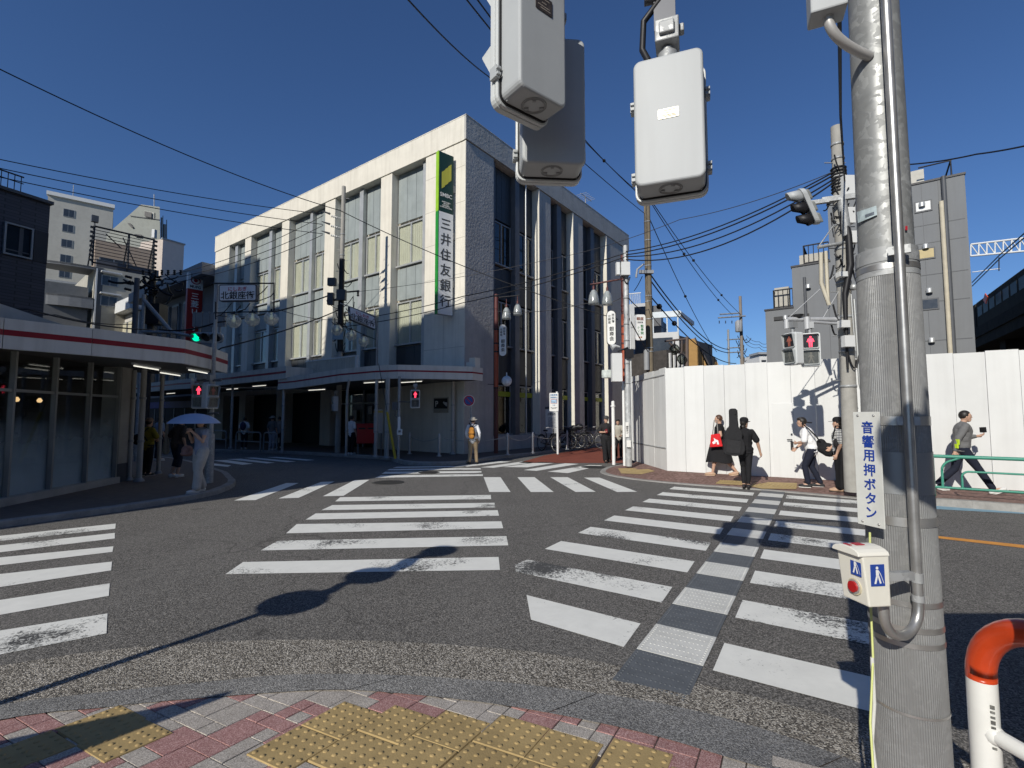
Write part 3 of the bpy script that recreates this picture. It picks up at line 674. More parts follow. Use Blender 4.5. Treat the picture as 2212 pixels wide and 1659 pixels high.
# ------------------------------------------------------------------ arcade canopies
def canopy(label, outer, back, h, cat='canopy', stripe=(.45,.62), lights=(), name='canopy', group='white arcade canopies with a red stripe', thick=.06):
    """outer: bottom edge of the fascia (x,y,z); back: matching points on the wall side."""
    o = [Vector(p) for p in outer]; b = [Vector(p) for p in back]
    t = thing(name, label, cat, tuple((o[0]+o[-1])/2), 0, group)
    n = len(o); up = Vector((0, 0, 1))
    f = MB(); s_ = MB(); r = MB()
    for i in range(n-1):
        d = (o[i+1]-o[i]); nn = Vector((d.y, -d.x, 0)).normalized()
        if nn.dot(Vector((0,0,0))-o[i]) < 0: nn = -nn
        f.extr([o[i], o[i+1], o[i+1]+up*h, o[i]+up*h], -nn*thick)
        s_.extr([o[i]+up*h*stripe[0]+nn*.003, o[i+1]+up*h*stripe[0]+nn*.003, o[i+1]+up*h*stripe[1]+nn*.003, o[i]+up*h*stripe[1]+nn*.003], -nn*.01)
    f.build('fascia', fascia, t, world=True); s_.build('red_stripe', redst, t, world=True)
    lo = [p+up*.03 for p in o]; hi = [p+up*(h-.05) for p in o]
    k = len(b); ec = MB()
    for i in (0, -1): ec.poly([o[i]+up*.01, b[i], b[i]+up*(h-.1), o[i]+up*(h-.02)])
    ec.build('end_panel', fascia, t, world=True)
    r.poly(lo+b[::-1], 0); r.build('soffit', soffit, t, world=True)
    q = MB(); q.poly(hi+[p+up*(h-.08) for p in b[::-1]], 0); q.build('roof_sheet', greym, t, world=True)
    return t
def tube_light(p, d, L, label):
    d = Vector(d).normalized(); m = MB(); p = Vector(p)
    t = thing('tube_light', label, 'light', tuple(p), 0, 'lit strip lights under the canopies')
    m.tube([p-d*L/2, p+d*L/2], .013, 8); m.build('tube', tube_l, t, world=True)
    m = MB(); m.obox(p+Vector((0,0,.045)), d*(L/2+.04), Vector((-d.y, d.x, 0))*.03, (0,0,.018)); m.build('fixture', white, t, world=True)
def inner(p, x=.0): return p
c1o = [bw(-3.85,7.0,2.72), bw(-3.75,6.0,2.74), bw(-3.35,3.4,2.92), bw(-3.1,1.6,2.96), bw(-2.75,.75,2.97), bw(-2.1,.15,2.97), bw(-1.35,-.45,2.97), bw(-.62,-.98,2.97), bw(.05,-.92,2.97)]
c1b = [bw(-.01,7.0,2.85), bw(-.01,6,2.85), bw(-.01,3.4,3.0), bw(-.01,1.6,3.0), bw(-.01,.75,3.0), bw(-.01,.3,3.0), bw(-.01,.1,3.0), bw(-.01,-.01,3.0), bw(.05,-.01,3.0)]
canopy('curved white canopy with red stripe wrapping the bank corner', c1o, c1b, .50, stripe=(.50,.62))
up_ = MB(); up_.extr([bw(-.05,-.85,3.48), bw(.02,-.10,3.48), bw(.02,-.10,3.75), bw(-.05,-.85,3.75)], bdir(-.02,0)); up_.extr([bw(-.35,-.86,3.48), bw(-.06,-.87,3.48), bw(-.06,-.87,3.85), bw(-.35,-.86,3.85)], bdir(0,.3))
tag(up_.build('parapet_block', cream), 'cream upstand block at the end of the corner canopy roof', 'upstand')
c2o = [bw(-4.3,14.2,3.02), bw(-4.3,10.3,3.05), bw(-3.9,7.2,3.14), bw(-3.85,6.4,3.16)]; c2b = [bw(-.01,14.2,3.3), bw(-.01,10.3,3.3), bw(-.01,7.2,3.3), bw(-.01,6.4,3.3)]
canopy('straight white canopy with red stripe left of the bank entrance', c2o, c2b, .52)
sb = MB()
for i in range(20):
    y0 = 3.7+i*.16; sb.box((-.30, y0, 3.42), (-.25, y0+.145, 3.98+.0))
sb_t = thing('ribbed_signboard', 'blank ribbed cream signboard standing on the canopy roof before the bank', 'signboard', bw(-2.6, 5.2, 3.42), BA)
sb2 = MB()
for i in range(22): sb2.box((-.03, -1.75+i*.16, 0), (.03+.01*(i % 2), -1.75+i*.16+.15, .56))
sb2.build('board', M('ribbed_cream', (.5,.48,.41), .7, var=.1, stain=.3, streak=True), sb_t)
m = MB(); m.box((-.05,-1.8,.56),(.06,1.8,.62)); m.box((-.05,-1.86,-.3),(.06,-1.76,.62)); m.build('frame', white, sb_t)
c3o = [bw(-4.6,32,2.9), bw(-4.6,24,2.95), bw(-4.5,16,3.0), bw(-4.4,14.4,3.0)]; c3b = [bw(-.01,32,3.2), bw(-.01,24,3.2), bw(-.01,16,3.2), bw(-.01,14.4,3.2)]
canopy('farthest white canopy with red stripe in the shaded shopping street', c3o, c3b, .5)
for i, (x, y, z, lb) in enumerate([(-3.0,5.5,2.70,'lit strip light under the corner canopy left of the utility pole'),(-2.6,2.3,2.9,'lit strip light under the corner canopy behind the two white pipes'),(-1.9,1.0,2.9,'lit strip light under the canopy near the red pedestrian signal'),
     (-3.5,9.3,2.98,'lit strip light under the straight canopy left of the entrance'),(-3.3,12.4,2.95,'lit strip light under the straight canopy near the umbrella'),(-3.7,19,2.9,'lit strip light far along the shopping street canopy')]):
    tube_light(bw(x, y, z), bdir(0, 1), 1.2, lb)
# canopy posts (down-pipes)
def post(p, top, r, label, elbow=None, name='canopy_post'):
    t = thing(name, label, 'post', p, 0, 'white posts carrying the arcade canopies')
    m = MB(); p = Vector(p); q = Vector((p.x, p.y, top))
    pts = [p+Vector((0,0,.05)), q]
    if elbow: e = Vector(elbow); pts = [p+Vector((0,0,.05)), Vector((p.x, p.y, top-.35)), Vector((p.x+e.x*.5, p.y+e.y*.5, top-.2)), Vector((p.x+e.x, p.y+e.y, top-.02)), Vector((p.x+e.x, p.y+e.y, top+.05))]
    m.tube(pts, r, 10); m.build('pipe', M('post_paint', (.42,.41,.38), .6, var=.1, stain=.35, streak=True), t, world=True)
    m = MB()
    for z in (.9, 1.9): m.cyl(p+Vector((0,0,z)), p+Vector((0,0,z+.05)), r*1.25, n=10)
    m.lathe([(r*1.8, .0), (r*1.8, .03), (r*1.2, .08)], p, 12); m.build('clamp', alu_d, t, world=True)
    return t
b3 = lambda x, y: bw(x, y, .118)
post(b3(-3.02,1.58), 2.95, .06, 'white canopy post left of the slim white pipe by the red signal')
post(b3(-3.01,.93), 2.97, .05, 'slim white pipe post right beside the canopy post near the yellow guy sleeve')
post(b3(-3.0,1.05), 2.97, .04, 'thin grey conduit pressed against the slim white pipe post')
post(b3(-3.73,6.73), 2.75, .055, 'white post with a bent top under the left end of the corner canopy', (-.06,.1))
post(b3(-3.9,10.95), 3.05, .055, 'white post with a bent top under the straight canopy', (-.1,.15))
post(b3(-3.21,3.08), 2.95, .045, 'thin white post just right of the concrete utility pole', (.1,-.15))
post(b3(-.30,.32), 2.97, .07, 'white square post on the bank wall left of the no parking sign')
# shopping street fronts in deep shade beyond
fr = thing('shop_row', 'dark ground floor shop row with a blue sign band in the shaded street', 'shop row', bw(.3, 30, 0), BA)
m = MB(); m.box((0,-6.5,0),(.3,12,3.1)); m.build('wall', dark, fr)
m = MB(); m.box((-.06,-4.8,2.25),(-.005,6,2.75)); m.build('sign_band', M('blue_band', (.02,.03,.16), .6, var=.4), fr)
m = MB()
for y in range(-6, 12, 2): m.box((-.05, y-.04, .1), (-.005, y+.04, 2.2))
m.build('shopfront_frame', alu_d, fr)
# ================================================================== corner shop on the left
shop = thing('corner_shop', 'single storey corner shop with dark glazing under a grey fascia with a red stripe', 'shop', (-9.0, 9.5, 0))
g0, g1 = Vector((-8.30, 6.0, 0)), Vector((-9.06, 11.15, 0))
gd = (g1-g0).normalized(); gn = Vector((gd.y, -gd.x, 0)); GL = (g1-g0).length
def sp(s, d=0, z=0): return g0+gd*s+gn*d+Vector((0, 0, z))
mull_s = [GL-.02-(.93*k) for k in range(0, 7)]
mull_s = [0.0]+sorted([s for s in mull_s if s > .3])
m = MB()
for s in mull_s: m.obox(sp(s, .03, 1.45), gd*.022, gn*.045, (0,0,1.3))
for a, b in zip(mull_s[:-1], mull_s[1:]): m.obox(sp((a+b)/2, .02, 2.05), gd*((b-a)/2-.025), gn*.03, (0,0,.025)); 
m.build('window_frame', M('frame_grey', (.30,.30,.28), .5, .3, var=.1), shop, world=True)
m = MB(); m.obox(sp(GL/2, .06, .16), gd*(GL/2), gn*.09, (0,0,.07)); m.build('sill', M('shop_sill', (.42,.41,.38), .7, var=.15, stain=.4), shop, world=True)
for a, b in zip(mull_s[:-1], mull_s[1:]):
    m = MB(); m.obox(sp((a+b)/2, 0, 1.46), gd*((b-a)/2-.024), gn*.004, (0,0,1.24)); m.build('window_pane', glass_s, shop, world=True)
# lower frosted film, thickest at the bottom
ff = bpy.data.materials.new('frosted_film'); ff.use_nodes = True; t_ = ff.node_tree; N = t_.nodes; L = t_.links
b_ = N['Principled BSDF']; b_.inputs['Base Color'].default_value = (.66,.74,.80,1); b_.inputs['Roughness'].default_value = .9
g_ = N.new('ShaderNodeNewGeometry'); s_ = N.new('ShaderNodeSeparateXYZ'); L.new(g_.outputs['Position'], s_.inputs[0])
n_ = N.new('ShaderNodeTexNoise'); n_.inputs['Scale'].default_value = 3; L.new(g_.outputs['Position'], n_.inputs['Vector'])
ma = N.new('ShaderNodeMath'); ma.operation = 'MULTIPLY_ADD'; ma.inputs[1].default_value = .35; L.new(n_.outputs['Fac'], ma.inputs[0]); L.new(s_.outputs[2], ma.inputs[2])
r_ = N.new('ShaderNodeMapRange'); r_.inputs[1].default_value = .55; r_.inputs[2].default_value = 1.75; r_.inputs[3].default_value = .9; r_.inputs[4].default_value = .0; L.new(ma.outputs[0], r_.inputs[0])
tr = N.new('ShaderNodeBsdfTransparent'); mx = N.new('ShaderNodeMixShader'); L.new(r_.outputs[0], mx.inputs[0]); L.new(tr.outputs[0], mx.inputs[1]); L.new(b_.outputs[0], mx.inputs[2]); L.new(mx.outputs[0], N['Material Output'].inputs[0])
m = MB(); m.obox(sp(GL/2, -.03, 1.0), gd*(GL/2), gn*.002, (0,0,.8)); m.build('frosted_film', ff, shop, world=True)
m = MB(); m.obox(sp(GL+.2, -.12, 1.4), gd*.19, gn*.2, (0,0,1.35), 0); m.obox(sp(GL+.2, -.12, .3), gd*.195, gn*.205, (0,0,.22), 1)
m.build('corner_pillar', [M('pillar_cream', (.40,.38,.34), .7, var=.1, stain=.3), greyd], shop, world=True)
m = MB(); pW = [sp(0,-.1), sp(GL+.35,-.1), sp(GL+.35,-3.2), sp(0,-3.2)]
m.extr([p+Vector((0,0,.02)) for p in (sp(0,-3.0), sp(GL+.3,-3.0), sp(GL+.3,-3.1), sp(0,-3.1))], (0,0,2.75)); m.extr([sp(GL+.2,-.35,.02), sp(GL+.3,-.35,.02), sp(GL+.3,-3.0,.02), sp(GL+.2,-3.0,.02)], (0,0,2.75))
m.extr([sp(0,-.1,2.76), sp(GL+.3,-.1,2.76), sp(GL+.3,-3.1,2.76), sp(0,-3.1,2.76)], (0,0,.08)); m.extr([sp(0,-.1,.0), sp(GL+.3,-.1,.0), sp(GL+.3,-3.1,.0), sp(0,-3.1,.0)], (0,0,.03))
m.build('interior_wall', M('shop_interior', (.05,.045,.04), .8, var=.3, vs=1.5), shop, world=True)
m = MB()
for s, d, h in ((1.2,-1.6,1.1),(2.4,-2.1,1.3),(3.4,-1.5,1.0),(4.3,-2.2,1.4)): m.obox(sp(s, d, h/2+.03), gd*.35, gn*.3, (0,0,h/2))
m.build('counter', M('counter_wood', (.07,.05,.035), .6), shop, world=True)
for k, (s, d) in enumerate(((1.7,-1.3),(2.65,-1.3),(3.5,-1.3),(4.25,-1.3),(4.9,-1.35))):
    m = MB(); m.lathe([(.02,0),(.05,-.05),(.035,-.09),(.001,-.10)], sp(s, d, 2.0), 14)
    pl = m.build('pendant_lamp', M('pendant_glass_%d' % k, (.3,.25,.18), .3, emit=(1.0,.62,.28), es=1.3), shop, world=True); m = MB(); m.tube([sp(s,d,2.0), sp(s,d,2.74)], .004, 5); m.build('pendant_cord', blackm, shop, world=True)
m = MB(); m.obox(sp(2.2,-1.0,2.62), gd*.6, gn*.03, (0,0,.02)); m.build('strip_lamp', Memit('dim_strip', (.9,.85,.7), 1.0), shop, world=True)
# fascia of the shop
so = [Vector(p) for p in ((-8.70,5.4,2.70),(-8.27,7.83,2.70),(-7.62,8.75,2.70),(-6.84,10.1,2.70),(-6.98,11.2,2.70),(-7.26,12.35,2.70))]
sb_ = [Vector(p) for p in ((-10.6,5.4,2.75),(-10.6,7.8,2.75),(-10.6,8.8,2.75),(-10.6,10.1,2.75),(-10.6,11.2,2.75),(-9.6,13.2,2.75))]
n = len(so); up = Vector((0,0,1)); f = MB(); s2 = MB()
for i in range(n-1):
    d = so[i+1]-so[i]; nn = Vector((d.y,-d.x,0)).normalized()
    a, b = so[i]+d*.0025, so[i+1]-d*.0025
    f.extr([a, b, b+up*.5, a+up*.5], -nn*.07)
    s2.extr([a+up*.22+nn*.003, b+up*.22+nn*.003, b+up*.315+nn*.003, a+up*.315+nn*.003], -nn*.01)
f.build('fascia', fascia, shop, world=True); s2.build('red_stripe', redst, shop, world=True)
m = MB(); m.poly([p+up*.02 for p in so]+sb_[::-1]); m.build('soffit', soffit, shop, world=True)
m = MB(); m.poly([p+up*.46 for p in so]+[p+up*.46 for p in sb_[::-1]])
m.extr([(-9.2,5.4,3.16),(-8.78,7.5,3.16),(-8.4,9.9,3.16),(-8.4,9.9,3.2),(-8.78,7.5,3.62),(-9.2,5.4,3.9)], (-.25,.0,0)); m.build('roof', M('shop_roof', (.47,.455,.41), .8, var=.12, stain=.4), shop, world=True)
for p, d, lb in ((Vector((-8.0,10.6,2.66)), gd, 'lit strip light under the corner shop canopy nearest the glazing'),(Vector((-7.45,11.5,2.66)), gd, 'lit strip light under the corner shop canopy at its rounded end'),(Vector((-8.6,12.2,2.66)), gd, 'lit strip light deep under the corner shop canopy')):
    tube_light(p, d, .9, lb)
post((-9.0,11.55,.1), 2.7, .045, 'thin grey pipe standing at the corner shop pillar')
post((-8.62,11.35,.1), 2.7, .06, 'thicker beige pipe post beside the corner shop pillar')
post((-9.3,12.9,.1), 2.7, .05, 'rear pipe post behind the person in yellow')

# ================================================================== buildings behind on the left
def blk(name, label, cat, quad_px, Ys, zb, depth, mat, windows=None, group=None):
    """front face from two pixel columns (top corners) at their distances, with depth pushed straight back."""
    (u0, v0), (u1, v1) = quad_px; a = at(u0, v0, Ys[0]); b = at(u1, v1, Ys[1]); z = (a.z+b.z)/2
    a.z = b.z = 0
    t = thing(name, label, cat, a, 0, group)
    d = (b-a).normalized(); nrm = Vector((d.y,-d.x,0))
    if nrm.y > 0: nrm = -nrm
    m = MB(); m.extr([a+Vector((0,0,zb)), b+Vector((0,0,zb)), b+Vector((0,0,z)), a+Vector((0,0,z))], -nrm*depth); m.build('wall', mat, t, world=True)
    def P(s, zz, o=0): return a+d*s+nrm*o+Vector((0,0,zz))
    return t, P, (b-a).length, z, d, nrm
wdark = M('window_dark', (.03,.035,.042), .2, var=.2, spec=.7)
def wins(t, P, d, nrm, spots, w_, h, frame=alu_d):
    for s, z in spots:
        m = MB(); m.obox(P(s, z, .03), d*(w_/2+.06), nrm*.05, (0,0,h/2+.06)); fo = m.build('window', frame, t, world=True)
        ROOT[fo.name] = ROOT[t.name]
        m = MB(); m.obox(P(s-w_*.25, z, .085), d*(w_*.23), nrm*.006, (0,0,h/2)); m.obox(P(s+w_*.25, z, .085), d*(w_*.23), nrm*.006, (0,0,h/2)); m.build('pane', wdark, fo, world=True)
tile = M('dark_tile', (.055,.055,.068), .5, var=.12, vs=2)
nt_ = tile.node_tree; br = nt_.nodes.new('ShaderNodeTexBrick'); tc = nt_.nodes.new('ShaderNodeTexCoord'); br.inputs['Scale'].default_value = 1.0
br.inputs['Color1'].default_value = (.055,.055,.068,1); br.inputs['Color2'].default_value = (.075,.075,.09,1); br.inputs['Mortar'].default_value = (.03,.03,.035,1); br.inputs['Mortar Size'].default_value = .008; br.inputs['Brick Width'].default_value = .3; br.inputs['Row Height'].default_value = .1
mp = nt_.nodes.new('ShaderNodeMapping'); mp.inputs['Rotation'].default_value = (R(90),0,0); nt_.links.new(tc.outputs['Object'], mp.inputs[0]); nt_.links.new(mp.outputs[0], br.inputs['Vector']); nt_.links.new(br.outputs['Color'], nt_.nodes['Principled BSDF'].inputs['Base Color'])
t, P, L_, z, d, nn = blk('tiled_building', 'dark purple tiled building at the far left edge with one big framed window', 'building', ((-140,370),(109,436)), (13.6,16.0), 0, 9, tile)
m = MB(); m.obox(P(L_/2, z+.03, 0), d*(L_/2+.05), nn*.12, (0,0,.05)); m.build('coping', greyd, t, world=True)
def sx(u, Y0=16.0, u1=109): return None
s_of = lambda u: (onplane(u, 500, P(0,0), nn)-P(0,0)).dot(d)
s0, s1 = s_of(7), s_of(71); zt = onplane(40, 487, P(0,0), nn).z; zb_ = onplane(40, 556, P(0,0), nn).z
m = MB(); fw = .05
for a, b, c_, e in ((s0,s1,zt-fw,zt),(s0,s1,zb_,zb_+fw),(s0,s0+fw,zb_+fw,zt-fw),(s1-fw,s1,zb_+fw,zt-fw)): m.obox(P((a+b)/2,(c_+e)/2,.03), d*((b-a)/2), nn*.06, (0,0,(e-c_)/2))
fo = m.build('window', alu_d, t, world=True); ROOT[fo.name] = ROOT[t.name]
m = MB(); m.obox(P((s0+s1)/2,(zt+zb_)/2,.01), d*((s1-s0)/2-fw), nn*.004, (0,0,(zt-zb_)/2-fw)); m.build('pane', glass_k, fo, world=True)
m = MB(); m.obox(P((s0+s1)/2,(zt+zb_)/2,.004), d*((s1-s0)/2-fw), nn*.004, (0,0,(zt-zb_)/2-fw), 0); m.obox(P(s1-.28,(zt+zb_)/2,.02), d*.05, nn*.006, (0,0,(zt-zb_)/2-fw), 1); m.obox(P((s0+s1)/2,zb_+.18,.02), d*((s1-s0)/2-fw), nn*.006, (0,0,.02), 1); m.build('window_back', [black, greyd], fo, world=True)
s2_ = s_of(75); m = MB(); m.obox(P((s2_+L_)/2,(zt+zb_)/2,.01), d*((L_-s2_)/2), nn*.012, (0,0,(zt-zb_)/2)); m.build('dark_panel', M('dark_panel_flat', (.03,.03,.036), .5), t, world=True)
m = MB()
for k in range(10): m.tube([P(L_*.2+k*.16, z+.05,-.3), P(L_*.2+k*.16, z+.72,-.3)], .012, 5)
m.tube([P(0, z+.72,-.3), P(L_*.2+1.5, z+.72,-.3)], .025, 6); m.tube([P(0, z+.5,-.3), P(L_*.2+1.5, z+.5,-.3)], .016, 6); m.build('roof_railing', blackm, t, world=True)
t, P, L_, z, d, nn = blk('apartment_tower', 'pale grey apartment tower with one column of small windows and a white roof edge', 'building', ((104,418),(245,449)), (88,94), 0, 16, M('tower_grey', (.42,.41,.37), .85, var=.06, vs=.4, stain=.15))
m = MB(); m.obox(P(L_/2, z+.15, -.2), d*(L_/2+.2), nn*.6, (0,0,.35)); m.build('roof_edge', white, t, world=True)
m = MB(); m.tube([P(3.3, z, -2), P(3.3, z+3.5,-2)], .06, 5); m.build('lightning_rod', alu_d, t, world=True)
wins(t, P, d, nn, [(3.0-.02*k, z-2.9-2.93*k) for k in range(9)], 1.5, 1.35)
m = MB(); m.obox(P(L_/2, z-16.2, .03), d*(L_/2), nn*.08, (0,0,.2)); m.build('string_course', greym, t, world=True)
# tower with the sloping shoulder
t = thing('sloped_tower', 'grey green tower with a sloping shoulder and a recessed square opening', 'building', at(300, 700, 80)*1.0)
t.location.z = 0; ROOT[t.name] = Matrix.Translation(t.location)
pp_ = [at(u, v, 80) for u, v in ((232,505),(305,441.5),(345,447),(347,640),(232,640))]
conc = M('tower_green_grey', (.27,.28,.25), .9, var=.08, vs=.5, stain=.2)
m = MB(); m.extr(pp_, (-11,12,0)); m.build('wall', conc, t, world=True)
m = MB(); q = [at(u, v, 79.8) for u, v in ((280,465),(345,473.5),(345,474.5),(280,466))]; m.extr(q, (0,.1,0)); m.build('joint', greyd, t, world=True)
m = MB(); q = [at(u, v, 79.85) for u, v in ((311,455),(333,459),(333,472),(312,468))]; m.extr(q, (0,.1,0)); fo = m.build('opening', M('opening_pale', (.4,.4,.36), .8), t, world=True); ROOT[fo.name] = ROOT[t.name]
m = MB(); q = [at(u, v, 79.6) for u, v in ((312,456),(327,459),(327,470),(312,467))]; m.extr(q, (0,.1,0)); m.build('louvre', black, fo, world=True)
m = MB(); m.extr([at(u, v, 79.75) for u, v in ((275,482),(281,482),(288,491),(284,492))], (0,.1,0)); m.extr([at(u, v, 79.75) for u, v in ((291,505),(306,507),(305,513),(291,511))], (0,.1,0)); m.build('vent', black, t, world=True)
m = MB()
for u, v0, v1, r in ((333,420,446,.07),(349,470,560,.12),(352,466,560,.06),(356,485,530,.25),(345,480,560,.1),(360,475,555,.07)): m.tube([at(u, v0, 82), at(u, v1, 82)], r, 6)
m.box(at(328,495,78), at(333,513,78)+Vector((0,.6,0))); m.build('antenna', alu_d, t, world=True)
# grey apartment block with curved balconies and the empty hoarding frame on its roof
cgr = M('block_beige_grey', (.40,.38,.32), .9, var=.08, vs=.6, bump=.2, bs=12, stain=.2)
t, P, L_, z, d, nn = blk('balcony_block', 'beige grey block with curved side balconies below an empty roof frame', 'building', ((205,577),(352,600)), (44,48), 0, 12, cgr)
s_of = lambda u: (onplane(u, 650, P(0,0), nn)-P(0,0)).dot(d); z_of = lambda u, v: onplane(u, v, P(0,0), nn).z
wins(t, P, d, nn, [(s_of(235), z_of(235,607)), (s_of(235), z_of(235,651))], 1.15, .85)
m = MB(); 
for v in (594, 640): m.obox(P(s_of(236), z_of(236,v)+.15, .3), d*.75, nn*.35, (0,0,.05))
m.obox(P(s_of(205), z/2+2, .1), d*.06, nn*.1, (0,0,z/2-2.2)); m.build('awning', white, t, world=True)
m = MB(); m.obox(P(s_of(211), z/2, .02), d*.28, nn*.03, (0,0,z/2-.05)); m.build('dark_strip', greyd, t, world=True)  # flat dark grey strip on the wall face, not set back
for k, zf in enumerate((z-.1, z-3.0, z-5.9)):
    m = MB(); a0 = P(0, zf, 0); out = []
    for i in range(9):
        an = i/8*math.pi*.5; out.append(a0-d*(4.2*math.sin(an))+nn*(.2-2.0*(1-math.cos(an))*.9))
    m.extr([p for p in out]+[a0-d*4.2-nn*3, a0-nn*3], (0,0,-.18)); 
    for i in range(8): m.extr([out[i], out[i+1], out[i+1]-Vector((0,0,1.0 if k else .25)), out[i]-Vector((0,0,1.0 if k else .25))], -nn*.1)
    m.build('balcony', M('balcony_grey', (.20,.21,.22), .8, var=.1), t, world=True)
m = MB(); m.obox(P(-2.2, z/2-1, -1.6), d*1.9, nn*1.2, (0,0,z/2-1)); m.build('balcony_back', M('block_dark_wall', (.22,.22,.21), .9, var=.1), t, world=True)  # darker grey wall behind the balconies
m = MB(); m.obox(P(L_/2, z+.45, -.8), d*(L_/2-.2), nn*.1, (0,0,.45)); m.build('roof_parapet', M('roof_blue_grey', (.13,.14,.165), .7), t, world=True)
bf = thing('roof_billboard_frame', 'empty steel billboard frame of horizontal bars on the beige grey block roof', 'billboard frame', P(L_/2, z, -.5))
m = MB()
sA, sB = s_of(196), s_of(328)
for k in range(12): zz = z+.4+k*.31; m.tube([P(sA, zz, -.3), P(sB, zz, -.3)], .035 if k not in (0, 11) else .09, 5)
for s in (sA, (sA+sB)/2+.3, sB): m.tube([P(s, z+.1, -.35), P(s, z+3.9, -.35)], .09, 6); m.tube([P(s, z+3.7, -.4), P(s, z+.3, -2.6)], .06, 6)
for s in (sA-.15, sB+.15):
    for k in range(8): m.obox(P(s, z+.6+k*.44, -.3), d*.13, nn*.1, (0,0,.09))
m.tube([P(sA+1, z+3.6,-1.2), P((sA+sB)/2, z+2.6,-1.6)], .05, 6); m.tube([P((sA+sB)/2, z+3.6,-1.2), P(sB-1, z+1.0,-1.6)], .05, 6); m.build('frame', blackm, bf, world=True)
m = MB(); m.tube([P(sA,z+3.8,-.3), P(sA,z+4.4,-.3)], .06); m.obox(P(sA,z+4.5,-.3), d*.25, nn*.2, (0,0,.3)); m.build('loudspeaker', greyd, bf, world=True)
t, P, L_, z, d, nn = blk('rooftop_house', 'tan rooftop house seen through the bars of the billboard frame', 'building', ((206,522),(336,537)), (47.5,51), 10, 3, M('house_tan', (.42,.33,.25), .85, var=.08))
s_of = lambda u: (onplane(u, 560, P(0,0), nn)-P(0,0)).dot(d); z_of = lambda u, v: onplane(u, v, P(0,0), nn).z
wins(t, P, d, nn, [(s_of(246), z_of(246,574))], 2.2, 1.2)
t, P, L_, z, d, nn = blk('pink_block', 'small pale pink block in full sun behind the billboard frame', 'building', ((352,519),(398,526)), (56,58), 0, 9, M('block_pink', (.62,.52,.46), .85, var=.05))
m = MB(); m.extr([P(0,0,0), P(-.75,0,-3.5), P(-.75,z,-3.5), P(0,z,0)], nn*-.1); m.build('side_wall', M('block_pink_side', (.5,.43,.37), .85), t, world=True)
m = MB(); m.obox(P(L_/2,z+.05,-.1), d*(L_/2+.1), nn*.2, (0,0,.08)); m.build('coping', greym, t, world=True)
# dark bank branch beyond, with overhanging roof
mu = thing('dark_bank_branch', 'dark low bank building with an overhanging flat roof next to the white bank', 'bank', bw(.2, 24, 0), BA)
mg = M('branch_grey', (.14,.15,.165), .7, var=.1)
m = MB(); m.box((.6,-.5,0),(9,13.5,11.2), 0); m.build('wall', mg, mu)
m = MB(); m.box((-1.0,-.75,11.3),(9.2,14,12.1)); m.build('roof', M('branch_roof', (.20,.215,.235), .6, var=.06), mu)
for y in (3.2, 5.0, 7.2, 9.2, 11.4):
    m = MB(); m.box((.45, y, 4.2),(.59, y+1.3, 10.6)); fo = m.build('window', alu_d, mu); m = MB(); m.box((.40, y+.1, 4.3),(.44, y+1.2, 7.2)); m.box((.40, y+.1, 7.6),(.44, y+1.2, 10.4)); m.build('pane', wdark, fo)
rs = thing('red_bank_sign', 'red vertical bank sign with a white round emblem panel on top', 'sign', bw(-.9, 25.0, 0), BA)
Pn = bw(-.9, 25.0, 0); dn = bdir(1, 0); 
zs = lambda v: onplane(420, v, Pn, bdir(0,1)).z
xr = lambda u: (BM.inverted() @ onplane(u, 650, Pn, bdir(0,1))).x+.9
x0, x1 = xr(404), xr(437)
m = MB(); m.box((x0,-.01,zs(751)),(x1,.25,zs(625))); m.build('red_panel', M('sign_red', (.33,.012,.014), .4, var=.08), rs)
m = MB(); m.box((x0,-.012,zs(625)),(x1,.252,zs(591))); m.build('white_panel', panelw, rs)
xc = (x0+x1)/2; cc = bw(-.9+xc, 25.0-.03, (zs(594)+zs(618))/2); W = x1-x0
m = MB(); 
for r0, r1 in ((.33, .24),):
    pts = []
    for i in range(28):
        a0 = 2*math.pi*i/28; a1 = 2*math.pi*(i+1)/28
        k0 = .6+.4*abs(math.sin(a0*1.0+.6)); k1 = .6+.4*abs(math.sin(a1+.6))
        q = lambda a, r: cc+dn*(W*r*math.cos(a))+Vector((0,0,W*r*.85*math.sin(a)))
        m.poly([q(a0, r1+.09*(1-k0)), q(a1, r1+.09*(1-k1)), q(a1, r0), q(a0, r0)])
m.poly([cc+dn*(W*.13*math.cos(i*math.pi/8))+Vector((0,0,W*.13*math.sin(i*math.pi/8))) for i in range(16)])
m.build('emblem', M('emblem_red', (.30,.01,.03), .5, var=0), rs, world=True)
text('MUFG', W*.27, ink, rs, cc-Vector((0,0,W*.47)), dn, (0,0,1), .02)
for k, ch in enumerate('三菱UFJ'): text(ch, W*.55, panelw, rs, bw(-.9+xc, 25-.03, zs(640)-k*W*.58), dn, (0,0,1), .01)
# building with the white sloping eave
wr_ = thing('white_eave_building', 'building with a bright white roof edge behind the corner shop', 'building', bw(.2, 39, 0), BA)
Pn = bw(-.2, 40, 0)
yz = lambda u, v: (lambda q: (q.y-39, q.z))(BM.inverted() @ onplane(u, v, Pn, bdir(1,0)))
ya, za = yz(200, 690); yb, zb2 = yz(274, 645)
m = MB(); m.box((.4, 1.0, 0),(8, ya, za-.4)); m.build('wall', M('eave_wall', (.5,.48,.44), .85, var=.08), wr_)
m = MB(); m.box((-.4, .8, min(za,zb2)-.3),(8.3, ya+6, min(za,zb2)+.75)); m.build('roof_edge', white, wr_)
for k in range(5):
    y = 2.0+k*((ya-3)/5); m = MB(); m.box((.30, y, 3.4),(.39, y+1.5, za-1.1)); fo = m.build('window', alu_d, wr_); m = MB(); m.box((.26, y+.1, 3.5),(.29, y+1.4, za-1.2)); m.build('pane', M('curtained_pane', (.5,.47,.35), .4, var=.1), fo)

